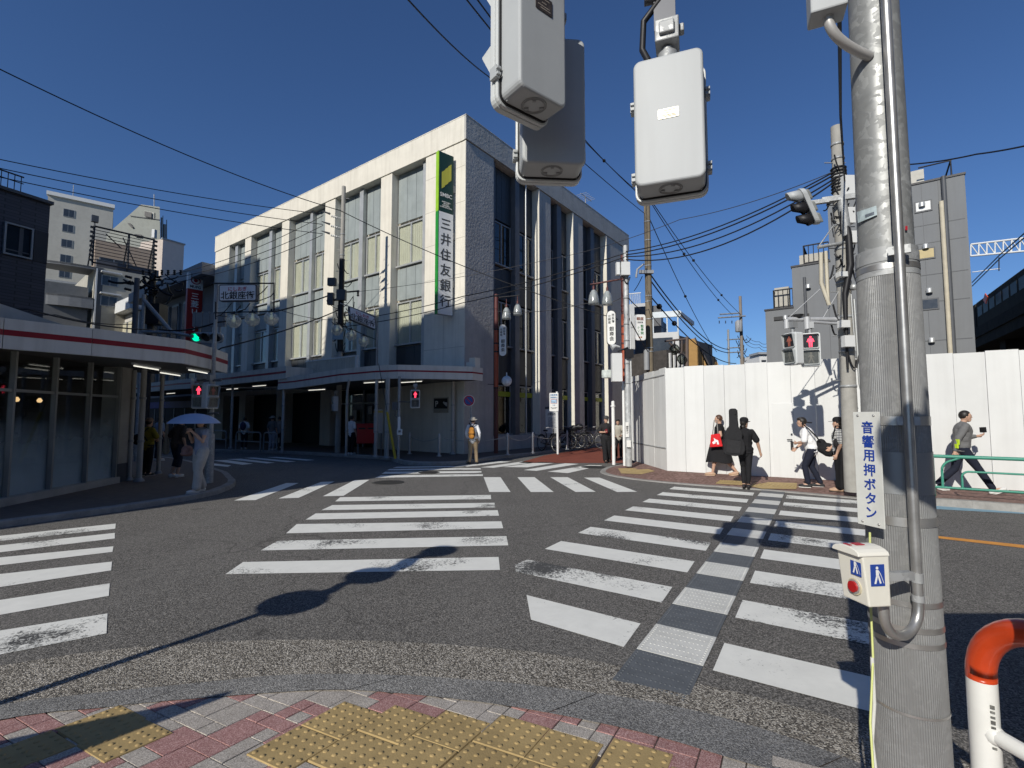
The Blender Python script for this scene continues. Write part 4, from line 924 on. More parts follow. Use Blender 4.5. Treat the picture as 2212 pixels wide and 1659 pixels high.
# ================================================================== right: hoarding, grey stepped block, viaduct, train
HBp = [Vector(p) for p in ((4.02,17.4,.12),(4.13,15.9,.12),(4.24,13.40,.12),(10.2,9.72,.12),(20,3.7,.12))]
HT = 2.93
hd = thing('white_hoarding', 'tall white construction hoarding of flat panels along the pavement', 'hoarding', HBp[2])
hms = [M('hoarding_white_%s' % c, (k,k*1.012,k*.99), .45, var=.05, vs=.8, spec=.5, stain=.14, streak=True) for c, k in (('a', .67), ('b', .64), ('c', .69))]; hm = hms[0]
m = MB(); cap = MB()
for a, b in zip(HBp[:-1], HBp[1:]):
    d = (b-a); L_ = d.length; d.normalize(); nn = Vector((d.y,-d.x,0))
    if nn.y > 0: nn = -nn
    n = max(1, round(L_/.5)); w_ = L_/n
    for i in range(n):
        o = .004*((i*7) % 3); p = a+d*(w_*i+.003); q = a+d*(w_*(i+1)-.003)
        hz = HT-.12+ (.012*((i*5) % 3))
        m.extr([p+nn*o, q+nn*o, q+nn*o+Vector((0,0,hz)), p+nn*o+Vector((0,0,hz))], -nn*.03, (i*5+i//3) % 3)
m.build('panel', hms, hd, world=True)
m = MB()
for a, b in zip(HBp[:-1], HBp[1:]): m.tube([a+Vector((0,.06,HT-.3)), b+Vector((0,.06,HT-.3))], .025, 6); m.tube([a+Vector((0,.06,.6)), b+Vector((0,.06,.6))], .025, 6)
m.build('back_rail', galv2, hd, world=True)
# gate door in the hoarding
a, b = HBp[2], HBp[3]; d = (b-a).normalized(); nn = Vector((d.y,-d.x,0)); 
if nn.y > 0: nn = -nn
sD = lambda u: (onplane(u, 960, a, nn)-a).dot(d)
s0, s1 = sD(1670), sD(1716); z1 = onplane(1690, 871, a, nn).z
m = MB(); m.extr([a+d*s0+nn*.014, a+d*s1+nn*.014, a+d*s1+nn*.014+Vector((0,0,z1-.12)), a+d*s0+nn*.014+Vector((0,0,z1-.12))], -nn*.02); do = m.build('door', hm, hd, world=True, bevel=.004); ROOT[do.name] = ROOT[hd.name]
hp = a+d*(sD(1711))+nn*.03; m = MB(); m.obox(hp+Vector((0,0,.78)), d*.03, nn*.012, (0,0,.1)); m.tube([hp+Vector((0,0,.92)), hp+Vector((0,0,.92))+nn*.05, hp+Vector((0,0,.92))+nn*.05-d*.1], .012); m.cyl(hp+Vector((0,0,1.05)), hp+Vector((0,0,1.05))+nn*.02, .02); m.build('handle', black, do, world=True)
# grey stepped building: face on local x = 23.8
gx = 23.8; Pn = bw(gx, -10, 0); gN = bdir(1, 0)
LY = lambda u, v: (lambda q: (q.y, q.z))(BM.inverted() @ onplane(u, v, Pn, gN))
gb = thing('grey_stepped_building', 'charcoal grey building stepping up to the right with small vents and a roof balcony', 'building', bw(gx, LY(1900,700)[0], 0), BA)
gy0 = LY(1900,700)[0]; gm = M('grey_cladding', (.17,.178,.185), .7, var=.07, vs=.8, stain=.12, streak=True)
yA = LY(1654,700)[0]-gy0; yB = LY(1713,650)[0]-gy0; yC = LY(1790,500)[0]-gy0; yD = LY(2085,400)[0]-gy0
zA = LY(1655,672)[1]; zB = LY(1713,578)[1]; zC = LY(2085,376)[1]
m = MB(); m.box((0, yB-.002, 0),(9, yA, zA)); m.box((0, yC-.002, 0),(9, yB, zB)); m.box((0, yD, 0),(9, yC, zC)); m.build('wall', gm, gb)
m = MB(); m.box((-.06, yB-.03, zA),(9, yA+.06, zA+.12)); m.box((-.06, yC-.03, zB),(9, yB+.06, zB+.12)); m.box((-.06, yD-.05, zC),(9, yC+.06, zC+.12)); m.build('coping', blackm, gb)
m = MB()
for (u, v) in ((1860,450),(1860,540),(1860,620)): pass
lines_z = [LY(2000, v)[1] for v in (500, 590, 655, 720)]
for z in (LY(2040,520)[1], LY(2040,590)[1], LY(2040,650)[1], LY(2040,735)[1], LY(2040,480)[1]): m.box((-.012, yD+.1, z),(0, LY(1965,500)[0]-gy0, z+.05))
for u in (2001, 2038): y = LY(u, 600)[0]-gy0; m.box((-.008, y-.012, 3),(0, y+.012, zC))
for u in (1790,1835): y = LY(u, 650)[0]-gy0; m.box((-.008, y-.012, 3),(0, y+.012, zB))
m.build('cladding_joint', greyd, gb)
m = MB()
for u, v in ((1991,443),(1999,533),(2007,628),(2012,735),(1697,686),(1696,787),(1746,619)): y, z = LY(u, v); m.lathe([(.16,0),(.16,.22),(.12,.3),(.001,.33)], (-.12, y-gy0, z-.15), 10)
m.build('vent_hood', alu, gb)
for k, (u, v, mm) in enumerate(((1994,446,white),(2001,548,M('gold_pane', (.42,.33,.14), .4)),(2009,657,wdark))):
    y, z = LY(u, v); y -= gy0; m = MB(); m.box((-.05, y-.42, z-.35),(-.002, y+.42, z+.35)); fo = m.build('window', greyd, gb)
    m = MB(); m.box((-.06, y-.34, z-.27),(-.052, y+.34, z+.27)); m.build('pane', mm, fo)
m = MB()
for u, r, mm, va, vb in ((2050,.12,0,380,750),(2043,.13,1,435,750),(1738,.09,0,600,780)): y = LY(u, 600)[0]-gy0; m.tube([(-.15, y, 1), (-.15, y, LY(u, va)[1])], r, 8, mm)
m.build('drain_pipe', [greyd, M('cream_pipe', (.5,.45,.34), .6)], gb)
y0, z0 = LY(1680,690); m = MB(); m.box((-.08, LY(1748,678)[0]-gy0, zA-.75),(0, LY(1672,690)[0]-gy0, zA-.5)); m.build('louvre', black, gb)
def rail(mb, ya, yb, z, h=1.3):
    mb.tube([(.1, ya, z+h),(.1, yb, z+h)], .05, 6); mb.tube([(.1, ya, z+.1),(.1, yb, z+.1)], .04, 6)
    n = max(4, int(abs(yb-ya)/.28))
    for i in range(n+1): y = ya+(yb-ya)*i/n; mb.tube([(.1, y, z),(.1, y, z+h)], .025, 4)
    mb.tube([(.1, yb, z+h),(3.0, yb, z+h)], .05, 6)
    for i in range(10): mb.tube([(.1+.3*i, yb, z),(.1+.3*i, yb, z+h)], .03, 4)
m = MB(); rail(m, yB+.02, LY(1671,660)[0]-gy0, zA+.1); rail(m, yC+.05, LY(1736,560)[0]-gy0, zB+.1); m.build('balcony_rail', blackm, gb)
m = MB(); m.box((.6, yB+.3, zA),(1.4, yB+1.2, zA+1.7)); m.box((.5,yC+.4,zB),(1.3,yC+1.8,zB+.9)); m.build('air_conditioner', M('ac_beige', (.40,.38,.33), .6), gb)
m = MB(); m.box((1.0, LY(2000,380)[0]-gy0, zC),(4, LY(1960,380)[0]-gy0, LY(1990,352)[1])); m.build('stair_house', M('stair_cream', (.5,.48,.42), .8), gb)
m = MB(); m.tube([(.2, LY(2056,370)[0]-gy0, zC),(.2, LY(2056,370)[0]-gy0, zC+1.1),(.2, LY(1985,380)[0]-gy0, zC+1.1)], .05, 6); m.tube([(.2, LY(2056,370)[0]-gy0, zC+1.1),(2.5, LY(2056,370)[0]-gy0, zC+1.1)], .05, 6); m.build('roof_rail', blackm, gb)
# viaduct and train
va = Vector((math.sin(R(32.5)), math.cos(R(32.5)), 0)); vn = Vector((va.y, -va.x, 0))
V0 = at(2212, 560, 36); V0.z = 0
zt = at(2212, 556, 36).z; zd = zt-3.3; ze = zt-5.2
vd = thing('railway_viaduct', 'dark concrete railway viaduct at the right edge behind the hoarding', 'viaduct', V0)
m = MB(); vm = M('viaduct_concrete', (.034,.030,.025), .95, spec=.1, var=.3, vs=.7, stain=.5)
m.obox(V0+vn*3+Vector((0,0,(zd+ze)/2)), va*90, vn*3.2, (0,0,(zd-ze)/2)); m.obox(V0+vn*3+Vector((0,0,zd-.9)), va*90, vn*3.35, (0,0,.12)); m.build('deck', vm, vd, world=True)
m = MB()
for k in range(-8, 9): m.obox(V0+va*(k*9.0)+vn*3.2+Vector((0,0,ze/2)), va*.8, vn*2.6, (0,0,ze/2))
m.build('pier', vm, vd, world=True)
m = MB(); m.obox(V0+va*10+vn*6.5+Vector((0,0,ze/2)), va*100, vn*.1, (0,0,ze/2)); m.build('back_wall', dark, vd, world=True)
tr = thing('commuter_train', 'dark sided commuter train standing on the railway viaduct', 'train', V0+va*4+Vector((0,0,zd)))
tmat = M('train_side', (.045,.040,.032), .9, 0, spec=.1, var=.25, vs=1.2)
for k in range(-3, 2):
    c = V0+va*(k*20+8)+vn*2.2+Vector((0,0,zd+1.7)); m = MB(); m.obox(c, va*9.8, vn*1.4, (0,0,1.55)); m.obox(c+Vector((0,0,1.6)), va*9.8, vn*1.1, (0,0,.12))
    bo = m.build('car_body', tmat, tr, world=True, bevel=.12); ROOT[bo.name] = ROOT[tr.name]
    m = MB(); 
    for q in range(-4, 5): m.obox(c+va*(q*2.1)-vn*1.41+Vector((0,0,.45)), va*.8, vn*.01, (0,0,.5))
    m.build('window', M('train_window', (.012,.016,.018), .5, spec=.2, var=.5, vs=.6), bo, world=True)
ds = V0+va*0+vn*.2; p = onplane(2128, 645, V0+vn*.2, vn)
m = MB(); m.extr([p+va*(.75*math.cos(i*math.pi/2))+Vector((0,0,.5*math.sin(i*math.pi/2))) for i in range(4)], vn*.06); 
tag(m.build('diamond_sign', M('diamond_orange', (.75,.10,.03), .5, var=0)), 'orange red diamond sign in front of the train', 'sign')
cg = thing('catenary_gantry', 'white lattice catenary gantry over the railway at the right edge', 'gantry', at(2160,560,52))
m = MB(); P_ = [at(2097,528,52), at(2240,511,50)]; Q_ = [at(2097,553,52), at(2240,540,50)]
for k in range(9):
    a, b = P_[0].lerp(P_[1], k/8), Q_[0].lerp(Q_[1], k/8); m.tube([a, b], .07, 5)
    if k < 8: m.tube([a, Q_[0].lerp(Q_[1], (k+1)/8)], .06, 5)
m.tube(P_, .11, 6); m.tube(Q_, .11, 6); m.tube([at(2100,588,52), at(2160,580,51)], .05, 5); m.build('truss', white, cg, world=True)
m = MB(); m.tube([at(2100,610,50), at(2160,550,40), at(2240,480,30)], .05, 5); m.tube([at(2100,618,50), at(2160,558,40), at(2240,490,30)], .05, 5); m.tube([at(2158,556,45), at(2158,585,45)], .05, 5); m.build('contact_wire', blackm, cg, world=True)

# ================================================================== far side of the red street
t, P, L_, z, d, nn = blk('white_grey_building', 'pale grey building with a roof rail behind the brown pole', 'building', ((1330,664),(1394,650)), (44,43), 0, 10, M('bld_pale', (.46,.47,.47), .8, var=.06, stain=.1))
m = MB(); m.obox(P(L_*.5, z-2.1,.02), d*(L_/2), nn*.02, (0,0,.05)); m.build('joint', greym, t, world=True)
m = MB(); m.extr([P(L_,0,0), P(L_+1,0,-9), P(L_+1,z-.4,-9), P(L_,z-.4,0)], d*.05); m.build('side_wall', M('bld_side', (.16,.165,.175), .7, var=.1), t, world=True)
m = MB()
for k in range(12): m.tube([P(L_*.1+k*L_*.065, z, -.2), P(L_*.1+k*L_*.065, z+1.0,-.2)], .03, 4)
m.tube([P(0,z+1,-.2), P(L_*.85,z+1,-.2)], .05, 5); m.build('roof_rail', white, t, world=True)
t, P, L_, z, d, nn = blk('terrace_building', 'dark faced building with a white roof terrace frame right of the brown pole', 'building', ((1405,722),(1466,714)), (36,35.3), 0, 8, M('bld_white', (.55,.56,.56), .7, var=.05))
m = MB(); m.obox(P(L_*.42, z-1.9, .02), d*(L_*.36), nn*.03, (0,0,1.5)); m.obox(P(L_*.42, z-5, .02), d*(L_*.36), nn*.03, (0,0,1.2)); m.build('window', wdark, t, world=True)
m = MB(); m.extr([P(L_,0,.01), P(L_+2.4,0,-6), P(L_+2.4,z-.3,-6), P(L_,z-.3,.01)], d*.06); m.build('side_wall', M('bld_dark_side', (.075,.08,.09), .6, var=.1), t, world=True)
m = MB(); m.obox(P(L_*.45, z+1.35, -.1), d*(L_*.62), nn*.1, (0,0,.22)); m.extr([P(L_*1.0,z+1.2,0), P(L_+.9,z+1.0,-3.5), P(L_+.9,z+1.3,-3.5), P(L_*1.0,z+1.5,0)], d*.2)
for s in (.1, .6, .98): m.tube([P(L_*s, z,-.1), P(L_*s, z+1.4,-.1)], .06, 5)
m.build('terrace_frame', M('pale_blue_white', (.6,.66,.7), .5), t, world=True)
m = MB(); m.obox(P(-.3, z/2+1.6, -3), d*1.0, nn*1.5, (0,0,z/2+.8)); m.build('rear_block', M('bld_dark', (.10,.105,.115), .6, var=.1), t, world=True)
bm_ = M('ochre_board', (.42,.25,.09), .8, var=.12)
t = thing('ochre_gable_house', 'ochre sided house with a dark mansard roof above the hoarding', 'house', at(1510,800,34)); t.location.z = 0; ROOT[t.name] = Matrix.Translation(t.location)
m = MB(); m.extr([at(u, v, 34) for u, v in ((1484,733),(1500,731),(1531,800),(1531,860),(1484,860))], (1.0,3.5,0)); m.build('gable_wall', bm_, t, world=True)
m = MB(); m.extr([at(1500,731,34), at(1531,790,34), at(1531,790,34)+Vector((3.2,7,0)), at(1502,731,34)+Vector((3.2,7,0))], (.1,.1,.12)); m.build('roof', M('mansard_brown', (.10,.09,.088), .7), t, world=True)
m = MB(); m.extr([at(u, v, 42) for u, v in ((1531,760),(1549,778),(1549,860),(1531,860))], (0,.5,0)); m.build('rear_wall', dark, t, world=True)
m = MB(); m.extr([at(u, v, 41.5) for u, v in ((1549,781),(1558,803),(1549,803))], (0,.5,0)); m.build('rear_gable', bm_, t, world=True)
t, P, L_, z, d, nn = blk('timber_front_shop', 'dark old shop front with clutter left of the ochre house', 'building', ((1440,768),(1484,748)), (30,31), 0, 4, M('timber_dark', (.06,.055,.052), .8, var=.4, vs=3))
m = MB()
for k in range(5): m.obox(P(L_*(.1+.2*k), z-1.2, .1), d*.06, nn*.05, (0,0,1.0))
m.build('frame', white, t, world=True)
for k, (u0, v0, u1, v1, Y, c) in enumerate(((1560,790,1598,800,60,(.25,.24,.23)),(1598,795,1625,800,75,(.5,.48,.42)),(1612,792,1650,796,90,(.4,.4,.4)),(1640,764,1658,766,70,(.62,.62,.6)))):
    t, P, L_, z, d, nn = blk('distant_house', ['low brown roofed house far behind the hoarding left of the small pole','cream distant house just left of the small far pole','grey distant house right of the small far pole','small white stacked block beside the grey stepped building'][k], 'house', ((u0,v0),(u1,v1)), (Y,Y), 0, 6, M('far_%d' % k, c, .8, var=.1))
    m = MB(); m.obox(P(L_/2, z+.1,-1), d*(L_/2+.3), nn*1.4, (0,0,.15)); m.build('roof', greym, t, world=True)
    wins(t, P, d, nn, [(L_*.5, z-1.3)], min(1.2, L_*.5), .8)
# ================================================================== poles, signals, lamps, signs
up = Vector((0,0,1))
# ---- near pole on the right
npx, npy = 1.35, 1.72
np_ = thing('signal_pole', 'thick galvanised signal pole close up at the right with a ribbed sleeve', 'pole', (npx, npy, .1))
def pr_(z): return .103-.0085*z
m = MB(); m.cyl((npx,npy,.05),(npx,npy,2.17), pr_(.05), pr_(2.17), 48); m.cyl((npx,npy,2.17),(npx,npy,4.6), pr_(2.17)-.002, pr_(4.2), 48); m.build('shaft', galv, np_, world=True)
m = MB(); n = 190; vs = []; fs = []
zz = [.06+.35*k for k in range(6)]+[2.13]
for z in zz:
    for j in range(n): a = 2*math.pi*j/n; r = pr_(z)+.005+(.0017 if j % 2 else 0); vs.append((npx+r*math.cos(a), npy+r*math.sin(a), z))
for i in range(len(zz)-1):
    for j in range(n): fs.append((i*n+j, i*n+(j+1) % n, (i+1)*n+(j+1) % n, (i+1)*n+j))
m.add(vs, fs, 0); m.build('ribbed_sleeve', Mgalv('sleeve_steel', (.25,.253,.25), 60, .25, .5, .45), np_, world=True)
m = MB()
for z, h, e in ((2.155,.07,.006),(2.155,.034,.008),(2.10,.02,.0075)): m.lathe([(pr_(z)+e,-h/2),(pr_(z)+e,h/2)], (npx,npy,z), 48, cap=False); m.lathe([(pr_(z)+e-.01,h/2),(pr_(z)+e,h/2)], (npx,npy,z), 48, cap=False)
m.build('collar', galv2, np_, world=True)
sb_m = MB()
for z, h in ((1.585,.030),(1.25,.030),(.985,.018),(.905,.018),(.855,.016),(.635,.008),(2.12,.02)): sb_m.lathe([(pr_(z)+.0088,-h/2),(pr_(z)+.0088,h/2)], (npx,npy,z), 48, cap=False)
sb_m.build('steel_band', chrome, np_, world=True)
m = MB(); z = 1.41; m.lathe([(pr_(z)+.0082,-.07),(pr_(z)+.0082,.07)], (npx,npy,z), 48, cap=False); m.build('smooth_patch', M('smooth_sheet', (.27,.28,.285), .4, .3, var=.08), np_, world=True)
# stickers
def onpole(u, v, off=.012):
    d = ray(u, v); a = Vector((d.x, d.y)); C2 = Vector((-npx, -npy)); r = pr_(2.0)+off
    A_ = a.dot(a); B_ = 2*a.dot(C2); C_ = C2.dot(C2)-r*r; t = (-B_-math.sqrt(max(0, B_*B_-4*A_*C_)))/(2*A_); return Vector((d.x*t, d.y*t, EYE+d.z*t))
def patch(uv4, name, mat, off=.0135, nx=8, ny=2):
    vs = []; fs = []
    for j in range(ny+1):
        for i in range(nx+1):
            f, g_ = i/nx, j/ny; u = (uv4[0][0]*(1-f)+uv4[1][0]*f)*(1-g_)+(uv4[3][0]*(1-f)+uv4[2][0]*f)*g_; v = (uv4[0][1]*(1-f)+uv4[1][1]*f)*(1-g_)+(uv4[3][1]*(1-f)+uv4[2][1]*f)*g_
            vs.append(onpole(u, v, off))
    for j in range(ny):
        for i in range(nx): a = j*(nx+1)+i; fs.append((a, a+1, a+nx+2, a+nx+1))
    MB().add(vs, fs).build(name, mat, np_, world=True)
patch([(1851,458),(1893,444),(1895,464),(1853,482)], 'id_sticker', M('sticker_pale_blue', (.42,.50,.52), .5, var=.25, vs=30), .004)
patch([(1868,464),(1888,457),(1888.5,463),(1869,470)], 'sticker_lettering', M('sticker_ink', (.12,.14,.17), .5, var=.5, vs=90), .0052, 6, 1)
patch([(1955.5,488),(1960.5,488),(1960.5,497),(1955.5,497)], 'red_dot', inkr, .0045, 3, 2)
# conduit on the near side of the pole
cdir = Vector((-npx,-npy,0)).normalized(); cperp = Vector((-cdir.y, cdir.x, 0))
if cperp.x < 0: cperp = -cperp
def cp_(z, off=.024): 
    c = Vector((npx,npy,z)); r = pr_(z)+.016+off; return c+cdir*r*.97+cperp*.036
m = MB(); m.tube([cp_(4.5), cp_(2.0), cp_(1.06)], .0145, 14)
bx = Vector((1.12,1.545,0)); bxr = Vector((1.135,1.53,0))
e0 = cp_(1.0); e0 = Vector((e0.x,e0.y,.96)); a_ = cp_(.90); tgt = Vector((1.14,1.535,.90))
pts = [cp_(1.06), cp_(1.0)]
mid = (cp_(.9)+tgt)/2; axx = (cp_(.9)-Vector((tgt.x,tgt.y,cp_(.9).z))); rr_ = axx.length/2; axx.normalize()
for i in range(13): an = math.pi*i/12; pts.append(Vector((mid.x,mid.y,.995))+axx*(rr_*math.cos(an))-up*(rr_*math.sin(an)*.92))
pts.append(Vector((tgt.x,tgt.y,1.05))); m.tube(pts, .0145, 14)
m.build('conduit', M('conduit_steel', (.42,.415,.40), .36, .7, var=.2, vs=14), np_, world=True)
m = MB()
for z in (2.16, 1.585): m.obox(cp_(z,.02)+cperp*.0, cperp*.030, cdir*.006, (0,0,.014))
m.cyl(cp_(1.07), cp_(1.10), .0172, n=14); m.cyl(cp_(1.01), cp_(1.03), .0172, n=14); m.build('conduit_clip', galv2, np_, world=True)
# junction box at the top left with its bent pipe
jb = thing('junction_box', 'white steel junction box hanging on the near pole above its bent pipe', 'junction box', at(1787,30,1.62))
c = at(1784,-20,1.62); m = MB(); m.obox(c, Vector((.9,-.4,0)).normalized()*.055, Vector((.4,.9,0)).normalized()*.045, (0,0,.10)); m.build('box', whitebox, jb, world=True, bevel=.006)
m = MB(); p0 = at(1789,40,1.62); p2 = Vector((npx-.06,npy-.05,at(1826,118,1.66).z)); p1 = Vector((p0.x+.002,p0.y,p2.z+.02))
pts = [((1-t)**2*p0+2*t*(1-t)*p1+t*t*p2) for t in [i/10 for i in range(11)]]; m.tube([p0+Vector((0,0,.02))]+pts, .016, 12); m.build('bent_pipe', M('pipe_grey', (.5,.49,.47), .45, .3, var=.1), jb, world=True)
m = MB(); m.lathe([(.022,-.012),(.022,.012)], p0+up*.018, 14); m.build('collar', greyd, jb, world=True)
# plate "音響用押ボタン"
pa = at(1843,890.5,1.70); pbR = at(1900,889,1.61); pd_ = at(1855,1130,1.70); pcR = at(1914.6,1144.5,1.61)
hx = (pbR-pa); hx.z = 0; hx.normalize(); pw = (Vector((pbR.x,pbR.y,0))-Vector((pa.x,pa.y,0))).length
pz1, pz0 = (pa.z+pbR.z)/2, (pd_.z+pcR.z)/2; pc = (pa+pbR)/2; pnrm = Vector((hx.y,-hx.x,0))
if pnrm.dot(-pc) < 0: pnrm = -pnrm
sgp = thing('push_button_plate', 'long white plate with blue vertical Japanese lettering strapped to the near pole', 'sign', (pc.x,pc.y,pz0))
m = MB(); m.obox(Vector((pc.x,pc.y,(pz0+pz1)/2)), hx*pw/2, pnrm*.002, (0,0,(pz1-pz0)/2)); m.build('plate', M('plate_white', (.66,.67,.63), .5, var=.06, vs=12, stain=.25, streak=True), sgp, world=True, bevel=.001)
for k, ch in enumerate('音響用押ボタン'):
    text(ch, .043, inkb, sgp, Vector((pc.x,pc.y,pz1-.052-k*.0475))+pnrm*.003+hx*.004, hx, up, .018, depth=.0005, sx=1.0)
m = MB()
for s in (-.3,.3):
    for z in (pz1-.012, pz0+.012): p = Vector((pc.x,pc.y,z))+hx*pw*s+pnrm*.002; m.lathe([(.0055,0),(.0045,.003),(.001,.004)], p, 10) if False else m.ball(p, .0045, 8)
m.build('bolt', chrome, sgp, world=True)
# push button box
bb = thing('push_button_box', 'cream push button box with red button and blue cane user signs on the near pole', 'push button', (1.10,1.53,1.03))
def on_box():
    pass
A0 = at(1807,1184,1.575); A1 = at(1825,1278,1.575); B0 = at(1862,1195,1.48); B1 = at(1881,1301,1.48); C0 = at(1920,1194,1.49); C1 = at(1927,1301,1.49)
zt_, zb_b = 1.188, 1.034
fx = Vector((B0.x,B0.y,0)); lx = Vector((A0.x,A0.y,0)); rx_ = Vector((C0.x,C0.y,0))
fdir = (fx-lx).normalized(); rdir = (rx_-fx).normalized()
def bp(a, r, z, o=0): return lx*(1-a)+fx*a+rdir*r+Vector((0,0,z))
RW = (rx_-fx).length
slant = rdir*.016
out = [bp(0,0,zt_), bp(1,0,zt_), bp(1,RW,zt_), bp(0,RW,zt_)]
m = MB(); lo = [bp(0,0,zb_b)+slant, bp(1,0,zb_b)+slant, bp(1,RW,zb_b), bp(0,RW,zb_b)]
m.add(lo+out, [(3,2,1,0),(4,5,6,7),(0,1,5,4),(1,2,6,5),(2,3,7,6),(3,0,4,7)])
m.build('case', M('case_cream', (.74,.72,.63), .5, var=.05, vs=9, stain=.15), bb, world=True, bevel=.004)
hood = []
for i in range(9): an = math.pi*i/8; hood.append((.5-.53*math.cos(an), .020*math.sin(an)))
m = MB(); P_ = [bp(a,-.014,zt_+h-.002) for a, h in hood]; m.extr(P_+[bp(1.03,-.014,zt_-.006), bp(-.03,-.014,zt_-.006)], rdir*(RW+.014)); m.build('hood', M('hood_cream', (.76,.74,.66), .5, var=.05, stain=.1), bb, world=True, bevel=.002)
m = MB(); m.obox(bp(.5,.03,zt_+.0195), fdir*.012, rdir*.014, (0,0,.0008)); m.obox(bp(.5,-.004,zt_+.0195), fdir*.012, rdir*.005, (0,0,.0008)); m.build('red_mark', inkr, bb, world=True)
fn = -rdir
def fp(a, z): f = (zt_-z)/(zt_-zb_b); return bp(a,0,z)+slant*f
bc = fp(.56, 1.082); m = MB(); m.disc(bc+fn*.0005, fn, .025, .003, 24, 0); m.disc(bc+fn*.003, fn, .0215, .003, 24, 1); m.disc(bc+fn*.006, fn, .0165, .006, 24, 2)
m.build('button', [M('ring_beige', (.62,.55,.38), .5), alu, M('button_red', (.42,.01,.012), .3, var=.05, coat=.5)], bb, world=True)
def cane(c, xd, upv, h, parent, off):
    n_ = off; m = MB(); xd = xd.normalized(); m.obox(c+n_*.0006, xd*h*.36, n_*.0005, upv*h*.5); m.build('sign_panel', M('sign_blue_cane', (.02,.06,.30), .5, var=0), parent, world=True, bevel=.0008)
    q = lambda x, y: c+xd*(x*h)+upv*(y*h)+n_*.0016
    m = MB(); m.poly([q(.07*math.cos(i*math.pi/6)-.03, .34+.07*math.sin(i*math.pi/6)) for i in range(12)])
    for P in ([(-.10,.25),(.04,.25),(.06,-.02),(-.10,-.02)], [(-.10,-.03),(.0,-.03),(-.10,-.38),(-.20,-.38)], [(-.01,-.03),(.07,-.03),(.17,-.36),(.08,-.38)], [(.03,.22),(.07,.2),(.16,.04),(.13,.02)], [(.12,.06),(.15,.06),(.30,-.36),(.28,-.37)]): m.poly([q(x, y) for x, y in P])
    m.build('cane_user_pictogram', panelw, parent, world=True)
cane(fp(.70,1.150)-up*.004, fdir, (up-slant*.1).normalized(), .054, bb, fn)
cane(bp(1,RW*.53,1.127)+fdir*.0005, rdir, up, .064, bb, fdir)
m = MB(); m.obox(bp(.6,RW+.05,1.11), fdir*.012, rdir*.06, (0,0,.012)); m.build('bracket', galv2, bb, world=True)
m = MB(); m.tube([at(1879,1150,1.64), at(1881,1310,1.64), at(1886,1420,1.62), at(1880,1560,1.58), at(1888,1690,1.55)], .0035, 6)
tag(m.build('thin_cable', M('cable_yellow', (.62,.66,.25), .5)), 'thin yellow green cable hanging down the left side of the near pole', 'cable')
m = MB(); m.tube([at(1884,1420,1.62), at(1889,1520,1.61), at(1884,1600,1.60), at(1896,1700,1.58)], .006, 6)
tag(m.build('thin_cable', M('cable_white', (.6,.6,.56), .5)), 'loose white cable sagging along the foot of the near pole', 'cable')

